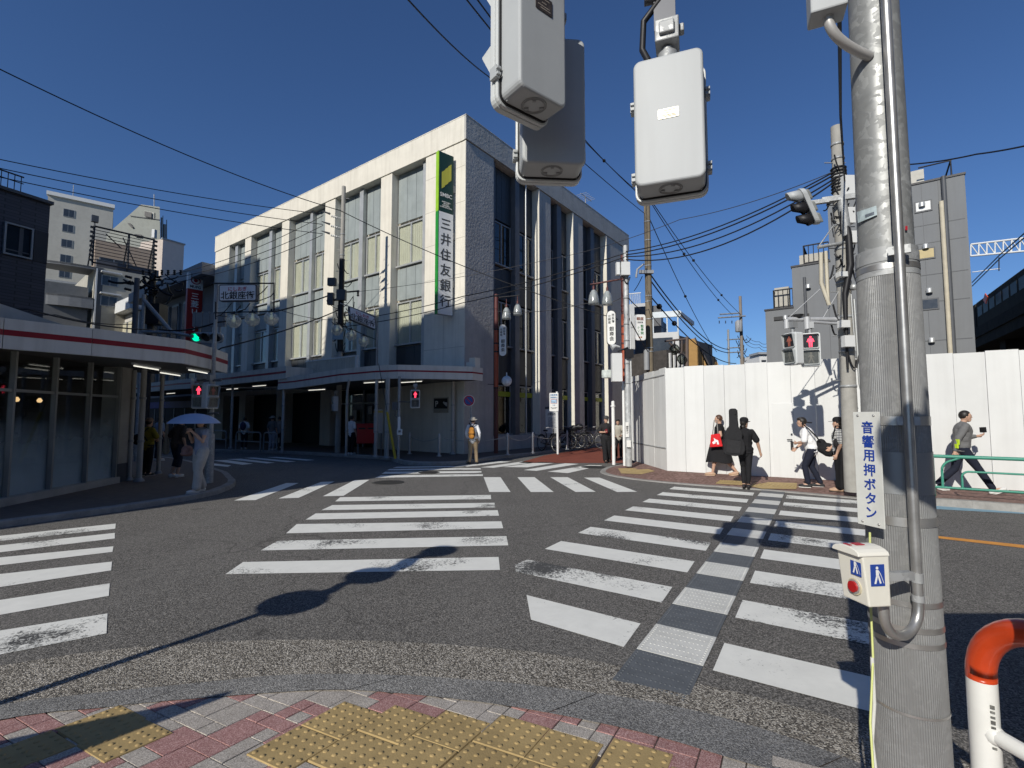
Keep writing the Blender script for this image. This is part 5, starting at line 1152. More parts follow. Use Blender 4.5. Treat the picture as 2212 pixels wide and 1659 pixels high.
# ---- pedestrian signal heads seen from behind, on the near pole's arm
def pedhead(a, b, z0, h, dep, label, plate, extra=0):
    """a, b: lower back corners (left, right) nearest us; the head faces away."""
    a, b = Vector((a[0],a[1],0)), Vector((b[0],b[1],0)); d = (b-a).normalized(); w_ = (b-a).length; n_ = Vector((-d.y,d.x,0))   # n_ away from us
    t = thing('pedestrian_signal', label, 'traffic signal', (a+b)/2+Vector((0,0,z0)), 0, 'signal heads over the near crossing')
    def P(x, y, z): return a+d*x+n_*y+Vector((0,0,z0+z))
    m = MB(); m.extr([P(w_/2+x, .0, h/2+z) for x, z in rrect(w_, h, .035)], n_*dep); m.build('case', whitebox, t, world=True, bevel=.012, seg=3)
    m = MB(); m.extr([P(w_/2+x, dep+.002, h/2+z) for x, z in rrect(w_+.03, h+.03, .045)], n_*.018); m.extr([P(w_/2+x, dep+.024, h/2+z) for x, z in rrect(w_+.03, h+.03, .045)], n_*.03); m.build('front_frame', M('signal_frame', (.60,.62,.61), .42, var=.04), t, world=True, bevel=.004)
    m = MB(); m.extr([P(w_/2+x, dep-.004, h/2+z) for x, z in rrect(w_+.012, h+.012, .04)], n_*.03); m.build('gasket', black, t, world=True)
    m = MB()
    for zc in (h*.27, h*.75): m.extr([P(w_/2+x, dep+.054, zc+z) for x, z in rrect(w_*.8, h*.40, .02)], n_*.01)
    m.build('lens', M('lens_dark', (.02,.02,.02), .2), t, world=True)
    m = MB()
    for zc in (h*.27, h*.75):                          # visor hoods over each lens
        m.extr([P(w_*.06, dep+.054, zc+h*.21), P(w_*.94, dep+.054, zc+h*.21), P(w_*.94, dep+.16, zc+h*.17), P(w_*.06, dep+.16, zc+h*.17)], (0,0,.006))
        for x in (w_*.06, w_*.94): m.extr([P(x, dep+.054, zc+h*.21), P(x, dep+.16, zc+h*.17), P(x, dep+.054, zc-h*.1)], d*.005)
    m.build('visor', M('visor_white', (.6,.62,.61), .5), t, world=True)
    m = MB()
    for x, s in ((-.02,-1),(w_+.02,1)):
        for zc in (h*.18, h*.78):
            c = P(x, dep+.012, zc); m.obox(c, d*.012, n_*.022, (0,0,.026)); m.obox(c-n_*.012+up*.012, d*.010, n_*.02, (0,0,.006)); m.obox(c-n_*.012-up*.014, d*.010, n_*.02, (0,0,.006))
    m.build('latch', whitebox, t, world=True, bevel=.002)
    m = MB(); c = P(w_/2, dep*.5, -.001)
    for r in (.055, .047): m.lathe([(r,.001),(r,-.0025),(r-.004,-.0025),(r-.004,.001)], c, 30, cap=False)
    for k in range(3): an = k*2.1+.5; m.obox(c+Vector((.036*math.cos(an),.036*math.sin(an),-.002)), (.008,0,0), (0,.006,0), (0,0,.003))
    for x in (.02, w_-.02): m.ball(P(x, dep-.02, -.001), .004, 6)
    m.build('bottom_cover', M('cover_grey', (.30,.31,.31), .5), t, world=True)
    pm = M('plate_steel', (.62,.58,.46), .25, .5, var=.2, vs=30) if plate == 1 else M('plate_dark', (.05,.04,.035), .5, var=.5, vs=60)
    if plate:
        m = MB(); m.extr([P(w_*.5+x, -.003, h*(.53 if plate == 1 else .62)+z) for x, z in rrect(.092, .046 if plate == 1 else .07, .004)], n_*.003); pl = m.build('name_plate', pm, t, world=True)
        m = MB(); pz_ = h*(.53 if plate == 1 else .62)
        for k, (x0, x1, z) in enumerate(((-.03,.03,.014),(-.012,.012,.002),(-.034,.03,-.008),(-.02,.034,-.015))): m.obox(P(w_*.5+(x0+x1)/2, -.0035, pz_+z*(1 if plate == 1 else 1.5)), d*((x1-x0)/2), n_*.0004, (0,0,.0022))
        ROOT[pl.name] = ROOT[t.name]; m.build('lettering', M('plate_ink', (.25,.22,.16) if plate == 1 else (.3,.26,.22), .5, var=.8, vs=200), pl, world=True)
    m = MB(); m.cyl(P(w_/2, dep*.5, h-.004), P(w_/2, dep*.5, h+.05), .05, .045, 20); m.cyl(P(w_/2, dep*.5, h+.05), P(w_/2, dep*.5, h+.075), .03, n=14); m.obox(P(w_/2, dep*.5, h+.14), d*.055, n_*.06, (0,0,.055)); m.obox(P(w_/2, dep*.5-.065, h+.14), d*.035, n_*.012, (0,0,.03))
    m.obox(P(w_/2+.066, dep*.5, h+.16), d*.012, n_*.02, (0,0,.02)); m.build('hanger', galv2, t, world=True, bevel=.006)
    m = MB(); pts = [P(w_/2-.09, dep*.5, h+.04), P(w_/2-.12, dep*.5+.02, h+.12), P(w_/2-.11, dep*.5, h+.25), P(w_/2-.03, dep*.5, h+.34)]
    m.tube(pts, .016, 8); m.build('loom', black, t, world=True)
    m = MB(); m.obox(P(w_/2-.01, dep*.5+.02, h+.29+extra), d*.05, n_*.03, (0,0,.11+extra)); m.build('drop_bar', M('arm_dark', (.10,.105,.12), .5, .2), t, world=True)
    return P(w_/2, dep*.5, h+.34+extra*2)
r0 = at(1372,405,2.235); r1 = at(1526,378,2.125); zb = (r0.z+r1.z)/2
hR = pedhead((r0.x,r0.y),(r1.x,r1.y), zb, .62, .15, 'white back of the pedestrian signal hanging alone against the sky at the right', 1)
l0 = at(1128,350,2.25); l1 = at(1266,355,2.275)
hL = pedhead((l0.x,l0.y),(l1.x,l1.y), (l0.z+l1.z)/2, .64, .15, 'lower left pedestrian signal back half in shadow behind the nearest head', 0)
t0 = at(1123,182,1.86); t1 = at(1224,238,2.02)
hT = pedhead((t0.x,t0.y),(t1.x,t1.y), (t0.z+t1.z)/2, .66, .13, 'nearest pedestrian signal back with a dark name plate, cut by the top of the picture', 2, .0)
m = MB(); az = hR.z+.02
m.tube([(npx,npy,3.72),(hR.x+.02,hR.y,az),(hR.x-.1,hR.y+.03,az)], .03, 10); m.build('arm', M('arm_dark2', (.12,.125,.135), .5, .3), np_, world=True)
m = MB(); m.tube([(npx,npy,4.05),(hT.x,hT.y,hT.z+.02),(hL.x-.02,hL.y,hT.z+.02)], .03, 10); m.tube([(hL.x,hL.y,hL.z-.05),(hL.x,hL.y,hT.z+.02)], .025, 8); m.build('upper_arm', M('arm_dark3', (.12,.125,.135), .5, .3), np_, world=True)

# ---- generic utility pole
def upole(label, p, top, r0, r1, mat=None, steps=True, name='utility_pole', bands=(), group=None):
    p = Vector(p); t = thing(name, label, 'pole', p, 0, group); m = MB(); n = 8
    m.tube([p+up*(top-p.z)*i/n for i in range(n+1)], [r0+(r1-r0)*i/n for i in range(n+1)], 18); m.build('shaft', mat or concp, t, world=True)
    if steps:
        m = MB(); z = p.z+2.2; k = 0
        while z < top-.5:
            s = 1 if k % 2 else -1; m.tube([Vector((p.x-s*r0,p.y,z)), Vector((p.x+s*(r0+.13),p.y,z))], .011, 5); z += .45; k += 1
        m.build('step_bolt', galv2, t, world=True)
    if bands:
        m = MB()
        for z in bands: rr = r0+(r1-r0)*(z-p.z)/(top-p.z); m.lathe([(rr+.002,-.025),(rr+.012,-.025),(rr+.012,.025),(rr+.002,.025)], (p.x,p.y,z), 16)
        m.build('band', galv2, t, world=True)
    return t
def insul(mb, a, d, n=3):
    a = Vector(a); d = Vector(d).normalized()
    for k in range(n): mb.tube([a+d*(.07*k), a+d*(.07*k+.035), a+d*(.07*k+.06)], [.03,.06,.03], 8)
# pole in front of the bank
P1 = bw(-2.45, 4.75, .118)
ztop = onplane(731, 403, P1, Vector((0,1,0))).z
zP = lambda v, P=P1: at(731, v, P.y).z
u1 = upole('concrete utility pole with white insulators standing before the bank', P1, ztop, .115, .085, bands=(3.4,4.3,5.1,6.0,6.7,7.5,8.4,9.3))
m = MB()
for v in (473, 494, 514): z = zP(v); insul(m, P1+Vector((-.18,-.12,z-P1.z)), (-1,-.4,.15), 4); m.tube([Vector((P1.x,P1.y,z)), Vector((P1.x-.22,P1.y-.14,z))], .025, 6)
m.build('insulator', M('porcelain', (.7,.7,.66), .25), u1, world=True)
m = MB()
for v in (470, 492, 512): z = zP(v); m.tube([Vector((P1.x-.45,P1.y-.25,z+.05)), Vector((P1.x-.75,P1.y-.38,z+.12))], [.05,.02], 8)
z = zP(612); m.obox(Vector((P1.x-.33,P1.y-.2,z)), (.16,0,0), (0,.1,0), (0,0,.16)); z = zP(642); m.obox(Vector((P1.x-.40,P1.y-.1,z-.1)), (.12,0,0), (0,.1,0), (0,0,.25))
m.tube([Vector((P1.x-.6,P1.y,zP(650))), Vector((P1.x+.15,P1.y,zP(645)))], .05, 6)
z = zP(640); m.obox(Vector((P1.x+.08,P1.y-.2,z)), (.18,0,0), (0,.1,0), (0,0,.22)); m.build('equipment_box', greyd, u1, world=True)
m = MB(); z0, z1 = zP(760), zP(560); m.tube([Vector((P1.x,P1.y,z0)), Vector((P1.x,P1.y,z1))], [.125,.11], 12); rr = random.Random(4)
for k in range(22):
    z = z0+(z1-z0)*rr.random(); a = rr.uniform(0, 6.28); q = Vector((P1.x+.2*math.cos(a),P1.y+.2*math.sin(a),z)); m.tube(sag(q, q+Vector((rr.uniform(-.35,.35),rr.uniform(-.2,.2),rr.uniform(-.5,.3))), .12, 6), .018, 5)
for s in (-1, 1): m.tube(sag(Vector((P1.x+.5,P1.y,zP(640))), Vector((P1.x+.55*s,P1.y,zP(652))), .4, 8), .015, 5)
m.tube([Vector((P1.x,P1.y,zP(632))), Vector((P1.x+.75,P1.y,zP(628)))], .03, 6); insul(m, Vector((P1.x+.7,P1.y,zP(640))), (0,0,1), 3); m.build('cable_loom', black, u1, world=True)
m = MB(); m.obox(Vector((P1.x-.0,P1.y-.28,zP(727))), (.22,0,0), (0,.03,0), (0,0,.17)); m.build('blue_plate', M('plate_blue_grey', (.25,.33,.38), .5), u1, world=True)
# left pole group behind the shop
PL1 = at(288, 760, 15.5); PL1.z = 0
zq = lambda u, v, Y: at(u, v, Y).z
u2 = upole('dark utility pole rising behind the corner shop canopy', PL1, zq(286,601,15.5), .085, .075, M('pole_dark', (.10,.105,.115), .8, var=.1), False)
PL2 = at(305, 760, 16.5); PL2.z = 0
u3 = upole('shorter grey signal pole just right of the dark utility pole', PL2, zq(305,636,16.5), .06, .055, galv2, False)
m = MB(); a0 = Vector((PL2.x,PL2.y,zq(305,648,16.5))); b0 = at(370,716,16.6); m.tube([a0, b0], .07, 8); m.tube([Vector((PL2.x,PL2.y,zq(305,717,16.5))), at(370,718,16.6), at(418,727,16.8)], .055, 8); m.build('signal_arm', alu_d, u3, world=True)
clu = thing('transformer_cluster', 'tangle of dark insulators and cables on the pole top behind the shop', 'pole equipment', at(340,610,19))
m = MB(); rr = random.Random(9); C_ = at(335, 610, 19)
for k in range(34):
    a = C_+Vector((rr.uniform(-.7,.6), rr.uniform(-.4,.4), rr.uniform(-.45,.3))); m.tube(sag(a, a+Vector((rr.uniform(-.7,.7), rr.uniform(-.3,.3), rr.uniform(-.4,.3))), .08, 5), rr.uniform(.02,.05), 5)
for k in range(7): a = C_+Vector((-.5+.25*k,0,.3)); insul(m, a, (0,0,1), 3)
for k in range(3): insul(m, C_+Vector((-1.2,0,.25-.25*k)), (1,0,-.25), 4)
m.obox(C_+Vector((.1,0,-1.3)), (.3,0,0), (0,.25,0), (0,0,.4)); m.tube([C_+Vector((-.1,0,-6)), C_+Vector((-.1,0,.3))], .12, 10); m.build('insulator_tangle', blackm, clu, world=True)
# ---- vehicle signal: housing with three lenses
def vsignal(label, c, xd, lit, r=.15, horiz=True, fn_=None, name='traffic_signal', back=True, colors=None):
    c = Vector(c); xd = Vector(xd).normalized(); f = fn_ or Vector((xd.y,-xd.x,0)); f = Vector(f).normalized(); yd = up if horiz else up
    ax = xd if horiz else Vector((0,0,-1)); oth = up if horiz else xd
    t = thing(name, label, 'traffic signal', c); m = MB(); L_ = r*3.5
    o2 = [(x, z) for x, z in rrect(L_*2, r*2.5, r*1.1)]; m.extr([c+ax*x+oth*z for x, z in o2], -f*.10); m.build('housing', whitebox, t, world=True, bevel=.01)
    for k in range(3):
        q = c+ax*((k-1)*r*2.3); col = ((.0,.85,.45),(.9,.5,.05),(.9,.05,.03))[k]
        mm = Memit('lit_green', col, 1.3) if lit == k else M('lens_off_%d' % k, (.035,.03,.028), .25)
        m = MB(); m.disc(q+f*.002, f, r*.92, .01); le = m.build('lens', mm, t, world=True)
        m = MB(); n = 14; vs = []; fs = []
        for i in range(n+1):
            an = math.pi*(-.15+1.3*i/n); e = oth if horiz else Vector((0,0,0))
            v1 = (ax*math.cos(an)+up*math.sin(an)) if horiz else (xd*math.cos(an)+up*math.sin(an)); ln = .25 if .2 < an < 2.9 else .12
            vs += [q+v1*r*1.02, q+v1*r*1.0+f*ln-up*.03]
        for i in range(n): fs.append((2*i, 2*i+2, 2*i+3, 2*i+1))
        m.add(vs, fs, 0, True); vo = m.build('visor', M('visor_dark', (.10,.105,.105), .5), t, world=True); sm_ = vo.modifiers.new('solid', 'SOLIDIFY'); sm_.thickness = .008
    return t
gc = at(447, 729, 17.0); gx_ = Vector((1,.12,0)).normalized()
vs_ = vsignal('horizontal traffic signal glowing green above the corner shop canopy', gc, gx_, 0, .15)
m = MB(); m.box(gc+Vector((-.62,.12,.42)), gc+Vector((.55,.2,.92)))
for k in range(5): m.box(gc+Vector((-.55+.25*k,.08,.40)), gc+Vector((-.50+.25*k,.118,.94)))
m.box(gc+Vector((-.4,.13,.1)), gc+Vector((-.33,.17,.42))); m.box(gc+Vector((.3,.13,.1)), gc+Vector((.37,.17,.42))); m.build('back_panel', alu_d, vs_, world=True)
# ---- pedestrian signals that face us
manR = Memit('red_man', (1.0,.05,.10), 2.2); manD = M('dull_red_man', (.32,.10,.07), .5, var=.3, vs=30); lensb = M('ped_lens', (.022,.02,.02), .25, var=.3); greenoff = M('green_lens_off', (.075,.08,.075), .3, var=.35, vs=18)
def pedfront(label, c, face, lit=True, w_=.33, h=.62, dep=.17, group='pedestrian signals facing us'):
    c = Vector(c); f = Vector((math.sin(R(face)), -math.cos(R(face)), 0)); xd = Vector((-f.y, f.x, 0))       # face 0 looks straight at us
    t = thing('pedestrian_signal', label, 'traffic signal', c, 0, group)
    P = lambda x, y, z: c+xd*x+f*y+up*z
    m = MB(); m.extr([P(x,0,z) for x, z in rrect(w_, h, .04)], -f*dep); m.build('case', M('ped_case', (.60,.62,.62), .45, var=.04), t, world=True, bevel=.01)
    for zc in (h*.24, -h*.24):
        m = MB(); o = rrect(w_*.84, h*.43, .03); i_ = rrect(w_*.74, h*.36, .025); n = len(o)
        m.add([P(x,.002,zc+z) for x, z in o]+[P(x,.012,zc+z) for x, z in i_]+[P(x*1.0,.07 if z > 0 else .03,zc+z) for x, z in o], [(k, (k+1) % n, n+(k+1) % n, n+k) for k in range(n)]+[(k, (k+1) % n, 2*n+(k+1) % n, 2*n+k) for k in range(n)])
        m.build('bezel', M('bezel_grey', (.42,.44,.44), .5), t, world=True)
        m = MB(); m.extr([P(x,.003,zc+z) for x, z in rrect(w_*.76, h*.38, .02)], f*.004); le = m.build('lens', lensb if zc > 0 else greenoff, t, world=True); ROOT[le.name] = ROOT[t.name]
        s = h*.36
        m = MB(); q = lambda x, z: P(x*s, .0095, zc+z*s)
        m.poly([q(.085*math.cos(i*math.pi/5), .36+.085*math.sin(i*math.pi/5)) for i in range(10)])
        if zc > 0:
            for pg in ([(-.17,.26),(.17,.26),(.15,-.08),(-.15,-.08)], [(-.13,-.09),(-.01,-.09),(-.02,-.46),(-.12,-.46)], [(.01,-.09),(.13,-.09),(.12,-.46),(.02,-.46)], [(-.18,.24),(-.27,-.02),(-.21,-.05),(-.16,.10)], [(.18,.24),(.27,-.02),(.21,-.05),(.16,.10)]): m.poly([q(x, z) for x, z in pg])
        else:
            for pg in ([(-.08,.26),(.08,.26),(.08,-.05),(-.08,-.05)], [(-.06,-.05),(.03,-.05),(-.14,-.46),(-.22,-.44)], [(-.02,-.05),(.08,-.05),(.22,-.42),(.14,-.46)], [(.08,.22),(.24,.02),(.20,-.02),(.06,.14)], [(-.08,.22),(-.24,.04),(-.2,0),(-.06,.14)]): m.poly([q(x, z) for x, z in pg])
        m.build('man_pictogram', (manR if lit else manD) if zc > 0 else M('pale_man', (.13,.13,.115), .5), le, world=True)
    m = MB(); m.cyl(P(0,-dep/2,h/2), P(0,-dep/2,h/2+.12), .04, n=10); m.obox(P(0,-dep/2,h/2+.16), xd*.07, f*.06, (0,0,.06)); m.build('hanger', alu_d, t, world=True)
    return t
# right-hand pole with its two heads, vehicle signals and cables
RP = gr(1843, 1062, .12); RP.z = .12
rtop = at(1808, 274, RP.y).z
u4 = upole('concrete pole crowded with signals and cables behind the near pole', RP, rtop, .15, .105, bands=(2.2,2.9,3.6,4.3,5.0,5.5,6.0,6.5,6.9,7.2))
s1 = at(1751.5, 755, RP.y-.25); s2 = at(1706, 753.5, RP.y-.15)
pedfront('lit red man pedestrian signal hanging in front of the white hoarding', s1, -28, True, .335, .66)
pedfront('turned pedestrian signal with a dull red man beside the lit one at the hoarding', s2, -76, False, .33, .64)
m = MB(); a = Vector((RP.x,RP.y,at(1835,690,RP.y).z)); b = Vector((s2.x,s2.y+.05,s2.z+.60)); m.tube([a, b], .045, 10); m.tube([a-up*.1, Vector((s1.x,s1.y+.05,s1.z+.56))], .03, 8)
m.tube([Vector((s1.x,s1.y+.08,s1.z+.42)), Vector((s1.x,s1.y+.08,s1.z+.66))], .06, 8); m.tube([Vector((s2.x,s2.y+.08,s2.z+.42)), Vector((s2.x,s2.y+.08,s2.z+.6))], .05, 8)
c_ = b.lerp(a,.35); m.tube([b+Vector((.05,0,.05)), Vector((RP.x,RP.y,a.z+1.05))], .008, 5); m.tube([b.lerp(a,.6), Vector((RP.x,RP.y,a.z+.75))], .008, 5); m.build('signal_arm', M('arm_pale', (.48,.49,.5), .5, .2), u4, world=True)
m = MB(); q = at(1724.5,688,RP.y-.1); m.lathe([(.03,0),(.09,.06),(.09,.08)], q, 12); m.build('loudspeaker', blackm, u4, world=True)
# cables strapped to the pole
m = MB(); rr = random.Random(2)
zv = lambda v: at(1825, v, RP.y).z
dk = [Vector((RP.x-.10,RP.y-.2,zv(440))), Vector((RP.x-.02,RP.y-.24,zv(520))), Vector((RP.x+.0,RP.y-.22,zv(580))), Vector((RP.x-.12,RP.y-.2,zv(640))), Vector((RP.x-.13,RP.y-.2,zv(710))), Vector((RP.x-.12,RP.y-.18,zv(800)))]
m.tube(dk, [.04,.06,.07,.05,.035,.02], 10)
for k in range(46):
    v = rr.uniform(370, 600) if k < 34 else rr.uniform(600, 790); a = rr.uniform(2.4, 6.6); q = Vector((RP.x+.16*math.cos(a),RP.y+.16*math.sin(a),zv(v)))
    m.tube(sag(q, q+Vector((rr.uniform(-.3,.16),rr.uniform(-.15,.1),rr.uniform(-.5,.4))), rr.uniform(.02,.15), 6), rr.uniform(.008,.02), 5)
for k in range(8): q = Vector((RP.x,RP.y,zv(365+k*7))); m.lathe([(.13,-.02),(.15,0),(.13,.02)], q, 12)
m.tube(sag(Vector((RP.x-.12,RP.y-.2,zv(760))), Vector((RP.x+.1,RP.y-.2,zv(770))), .3, 8), .014, 6)
m.build('cable_loom', black, u4, world=True)
m = MB(); m.tube([Vector((RP.x+.10,RP.y-.14,zv(650))), Vector((RP.x+.12,RP.y-.15,zv(830))), Vector((RP.x+.16,RP.y-.15,zv(850)))], .022, 8); m.tube([Vector((RP.x+.03,RP.y-.16,zv(640))), Vector((RP.x+.06,RP.y-.16,zv(760)))], .016, 8); m.ball(Vector((RP.x+.08,RP.y-.17,zv(625))), .07); m.build('conduit', alu, u4, world=True)
m = MB(); m.obox(Vector((RP.x-.16,RP.y-.28,zv(742))), (.10,0,0), (0,.06,0), (0,0,.11)); m.obox(Vector((RP.x-.20,RP.y-.24,zv(705))), (.0+.09,0,0), (0,.06,0), (0,0,.07)); m.obox(Vector((RP.x+.02,RP.y-.2,zv(475))), (.10,0,0), (0,.06,0), (0,0,.16)); m.obox(Vector((RP.x+.07,RP.y-.15,zv(410))), (.12,0,0), (0,.08,0), (0,0,.2)); m.obox(Vector((RP.x-.18,RP.y-.22,zv(600))), (.08,0,0), (0,.06,0), (0,0,.05))
m.obox(Vector((RP.x+.1,RP.y-.18,zv(520))), (.08,0,0), (0,.06,0), (0,0,.12)); m.build('equipment_box', white, u4, world=True)
m = MB(); q = Vector((RP.x,RP.y,zv(440))); vd_ = Vector((.93,-.36,0)); m.obox(q+Vector((-.12,-.22,.02)), vd_*.34, Vector((.36,.93,0))*.05, (0,0,.05)); m.obox(q+Vector((-.5,-.13,-.02)), vd_*.16, Vector((.36,.93,0))*.04, (0,0,.04)); m.tube([q+Vector((-.1,-.2,0)), q+Vector((-.02,-.2,-.75))], .085, 10); m.tube([q+Vector((-.55,-.1,-.95)), q+Vector((0,-.1,-.85))], .035, 8); m.tube([q+Vector((-.55,-.1,-.95)), q+Vector((-.22,-.1,-.5))], .012, 6); m.build('bracket', galv2, u4, world=True)
m = MB(); q = at(1786, 590, RP.y-.1); m.tube([q+up*.45, q-up*.6], .035, 6); m.tube([q+up*.4+Vector((-.1,0,0)), q-up*.2+Vector((-.12,0,0)), q-up*.65+Vector((.02,0,0))], .04, 6); m.build('cream_conduit', M('conduit_cream', (.52,.48,.38), .6), u4, world=True)
# vehicle signal seen from the side, visors to the left
vc = at(1752, 446, RP.y-.35)
vt = thing('traffic_signal', 'white traffic signal with black visors seen edge-on high on the crowded pole', 'traffic signal', vc)
axs = Vector((.30,-.10,-.95)).normalized(); fl = Vector((-.97,.22,0)).normalized(); 
ax3 = Vector((.62,.0,-.78)).normalized()
m = MB(); ctr = vc; dn_ = Vector((.30,.1,-.55)).normalized()
sd_ = fl.cross(dn_).normalized()
m.extr([ctr+dn_*x+sd_*z for x, z in rrect(.78,.29,.12)], fl*.09); m.build('housing', whitebox, vt, world=True, bevel=.01)
for k in range(3):
    q = ctr+dn_*(-.25+.25*k)+fl*.09
    m = MB(); n = 14; vs = []; fs = []
    for i in range(n+1):
        an = 2*math.pi*i/n; v1 = dn_*math.cos(an)*-1+sd_*math.sin(an); ln = .23 if math.cos(an) > -.3 else .10; vs += [q+v1*.118, q+v1*.118+fl*ln-up*.04]
    for i in range(n): fs.append((2*i, 2*i+2, 2*i+3, 2*i+1))
    m.add(vs, fs, 0, True); vo = m.build('visor', whitebox if k == 0 else blackm, vt, world=True); vo.modifiers.new('solid', 'SOLIDIFY').thickness = .008
    m = MB(); m.disc(q+fl*.004, fl, .11, .01); m.build('lens', lensb, vt, world=True)
m = MB()
for k in range(3): q = ctr+dn_*(-.25+.25*k)-fl*.02; m.obox(q, dn_*.105, sd_*.11, fl*.05)
m.build('rear_cover', M('rear_grey', (.22,.23,.22), .6), vt, world=True, bevel=.03)

# left kerb pole: pedestrian signals, street gate sign, lamps
LP = gr(451, 1043, .10); LP.z = .10
u5 = thing('street_gate_pole', 'slim grey pole at the kerb carrying the left street name sign and lamps', 'pole', LP)
zL = lambda v: at(455, v, LP.y).z
m = MB(); m.tube([LP, Vector((LP.x,LP.y,zL(612)))], [.055,.035], 12); m.tube([LP, LP+up*1.1], [.09,.085], 14); m.build('shaft', galv2, u5, world=True)
pedfront('lit red man pedestrian signal under the corner shop canopy', at(429,856,LP.y-.15), 8, True, .30, .56)
pedfront('narrow turned pedestrian signal beside the lit one under the shop canopy', at(460,857,LP.y-.15), 68, False, .30, .55)
m = MB(); m.tube([Vector((LP.x-.3,LP.y-.1,zL(822))), Vector((LP.x+.25,LP.y-.1,zL(822)))], .03, 8); m.tube([Vector((LP.x-.05,LP.y-.08,zL(895))), Vector((LP.x+.2,LP.y-.08,zL(892)))], .025, 8); m.build('bracket', greyd, u5, world=True)
def gsign(label, tl, tr, bl, br, parent_thing_name='street_name_sign'):
    tl, tr, bl, br = [Vector(p) for p in (tl, tr, bl, br)]
    c = (tl+tr+bl+br)/4; xd = ((tr+br)-(tl+bl)).normalized(); upv = ((tl+tr)-(bl+br)); h = upv.length/2; upv.normalize(); w_ = ((tr+br)-(tl+bl)).length/2; n_ = xd.cross(upv).normalized()
    if n_.y > 0: n_ = -n_
    t = thing(parent_thing_name, label, 'sign', c, 0, 'street gate name signs')
    m = MB(); m.extr([c+xd*x+upv*z for x, z in rrect(w_, h, h*.12)], -n_*.10); m.build('frame', M('sign_frame_dark', (.07,.07,.075), .5), t, world=True)
    m = MB(); m.extr([c+xd*x+upv*z+n_*.004 for x, z in rrect(w_*.94, h*.88, h*.08)], -n_*.003); m.build('face', M('sign_face_pale', (.62,.64,.68), .45, var=.04), t, world=True)
    text('にしおぎ', h*.28, M('sign_crimson', (.38,.01,.06), .5, var=0), t, c+upv*h*.23+n_*.008, xd, upv, .012, depth=.002)
    text('北銀座街', h*.50, ink, t, c-upv*h*.15+n_*.008, xd, upv, .012, depth=.002)
    return t
Yg = LP.y-.1
gsign('north gate street name sign in the shade above the left ped signals, hung level', at(472,615,Yg), at(555,613.5,Yg), at(473,651,Yg), at(554,650,Yg))
m = MB(); m.tube([at(458,612,Yg), at(592,612,Yg), at(592,680,Yg)], .018, 8); m.tube([at(466,652,Yg), at(466,690,Yg)], .015, 6)
for pts in ([(555,640),(570,628),(578,618)], [(560,650),(585,640),(592,632)], [(500,655),(490,668),(478,680),(466,684)], [(520,660),(510,672)], [(540,655),(530,668),(515,672)]): m.tube([at(u, v, Yg) for u, v in pts], .010, 6)
m.tube([at(462,676,Yg), at(592,672,Yg)], .014, 6); m.build('scroll_bracket', blackm, u5, world=True)
gl_l = Mglass('lamp_glass', (.86,.88,.88), 1.0, 1.7, .08, .30)
bulb_m = Memit('pale_bulb', (.9,1.0,.72), .25)
def globe(label, c, r, name='globe_lamp', group='faceted globe lamps'):
    c = Vector(c); t = thing(name, label, 'lamp', c, 0, group)
    m = MB(); m.lathe([(.02*r/.16,-r*.98),(r*.45,-r*.9),(r*.88,-r*.45),(r,.0),(r*.88,r*.45),(r*.45,r*.85)], c, 8); m.sm = [False]*len(m.sm); g = m.build('glass', gl_l, t, world=True); g.modifiers.new('s', 'SOLIDIFY').thickness = .004
    m = MB(); m.lathe([(r*.5,r*.84),(r*.42,r*.98),(r*.12,r*1.05),(r*.1,r*1.35)], c, 12); m.build('cap', blackm, t, world=True)
    m = MB(); m.lathe([(r*.05,-r*.2),(r*.22,0),(r*.2,r*.35),(r*.1,r*.6),(r*.12,r*.9)], c, 10); m.build('bulb', bulb_m, t, world=True)
    return t
for k, (u, v) in enumerate(((505,693),(545,690),(586,688))):
    globe(['left of the three faceted globe lamps under the level street sign','middle faceted globe lamp under the level street sign','right of the three faceted globe lamps under the level street sign'][k], at(u, v, Yg), .165)
# right street sign on its post
GPp = bw(-3.02, 1.62, .12); GYr = GPp.y-.05; GYl = GYr-.75
u6 = thing('street_gate_post', 'thin post with a curved bracket carrying the tilted street name sign', 'pole', GPp)
m = MB(); zt2 = at(812,690,GYr).z; m.tube([Vector((GPp.x,GPp.y,3.4)), Vector((GPp.x,GPp.y,zt2-.2)), Vector((GPp.x-.08,GPp.y-.05,zt2+.05)), at(795,703,GYr-.2), at(768,693,GYl), at(752,674,GYl)], .03, 8)
m.tube([at(735,655,GYl), at(770,668,GYr-.4), at(813,684,GYr)], .02, 6); m.build('bracket', alu_d, u6, world=True)
gsign('tilted street name sign with rounded end beside the concrete pole', at(753,661,GYl), at(811,684,GYr), at(757,690,GYl), at(811.5,713,GYr))
for k, (u, v, Y) in enumerate(((728,713,GYl-.1),(759,724,GYl+.25),(786,737,GYr-.1))):
    globe(['highest globe lamp beside the concrete pole under the tilted sign','middle globe lamp under the tilted street sign','lowest globe lamp under the tilted street sign'][k], at(u, v, Y), .205)
m = MB(); m.tube([at(728,700,GYl-.1), at(759,711,GYl+.25), at(786,723,GYr-.1), at(811,733,GYr)], .016, 6); tag(m.build('lamp_bar', blackm), 'thin bar holding the three globe lamps below the tilted sign', 'lamp bar')
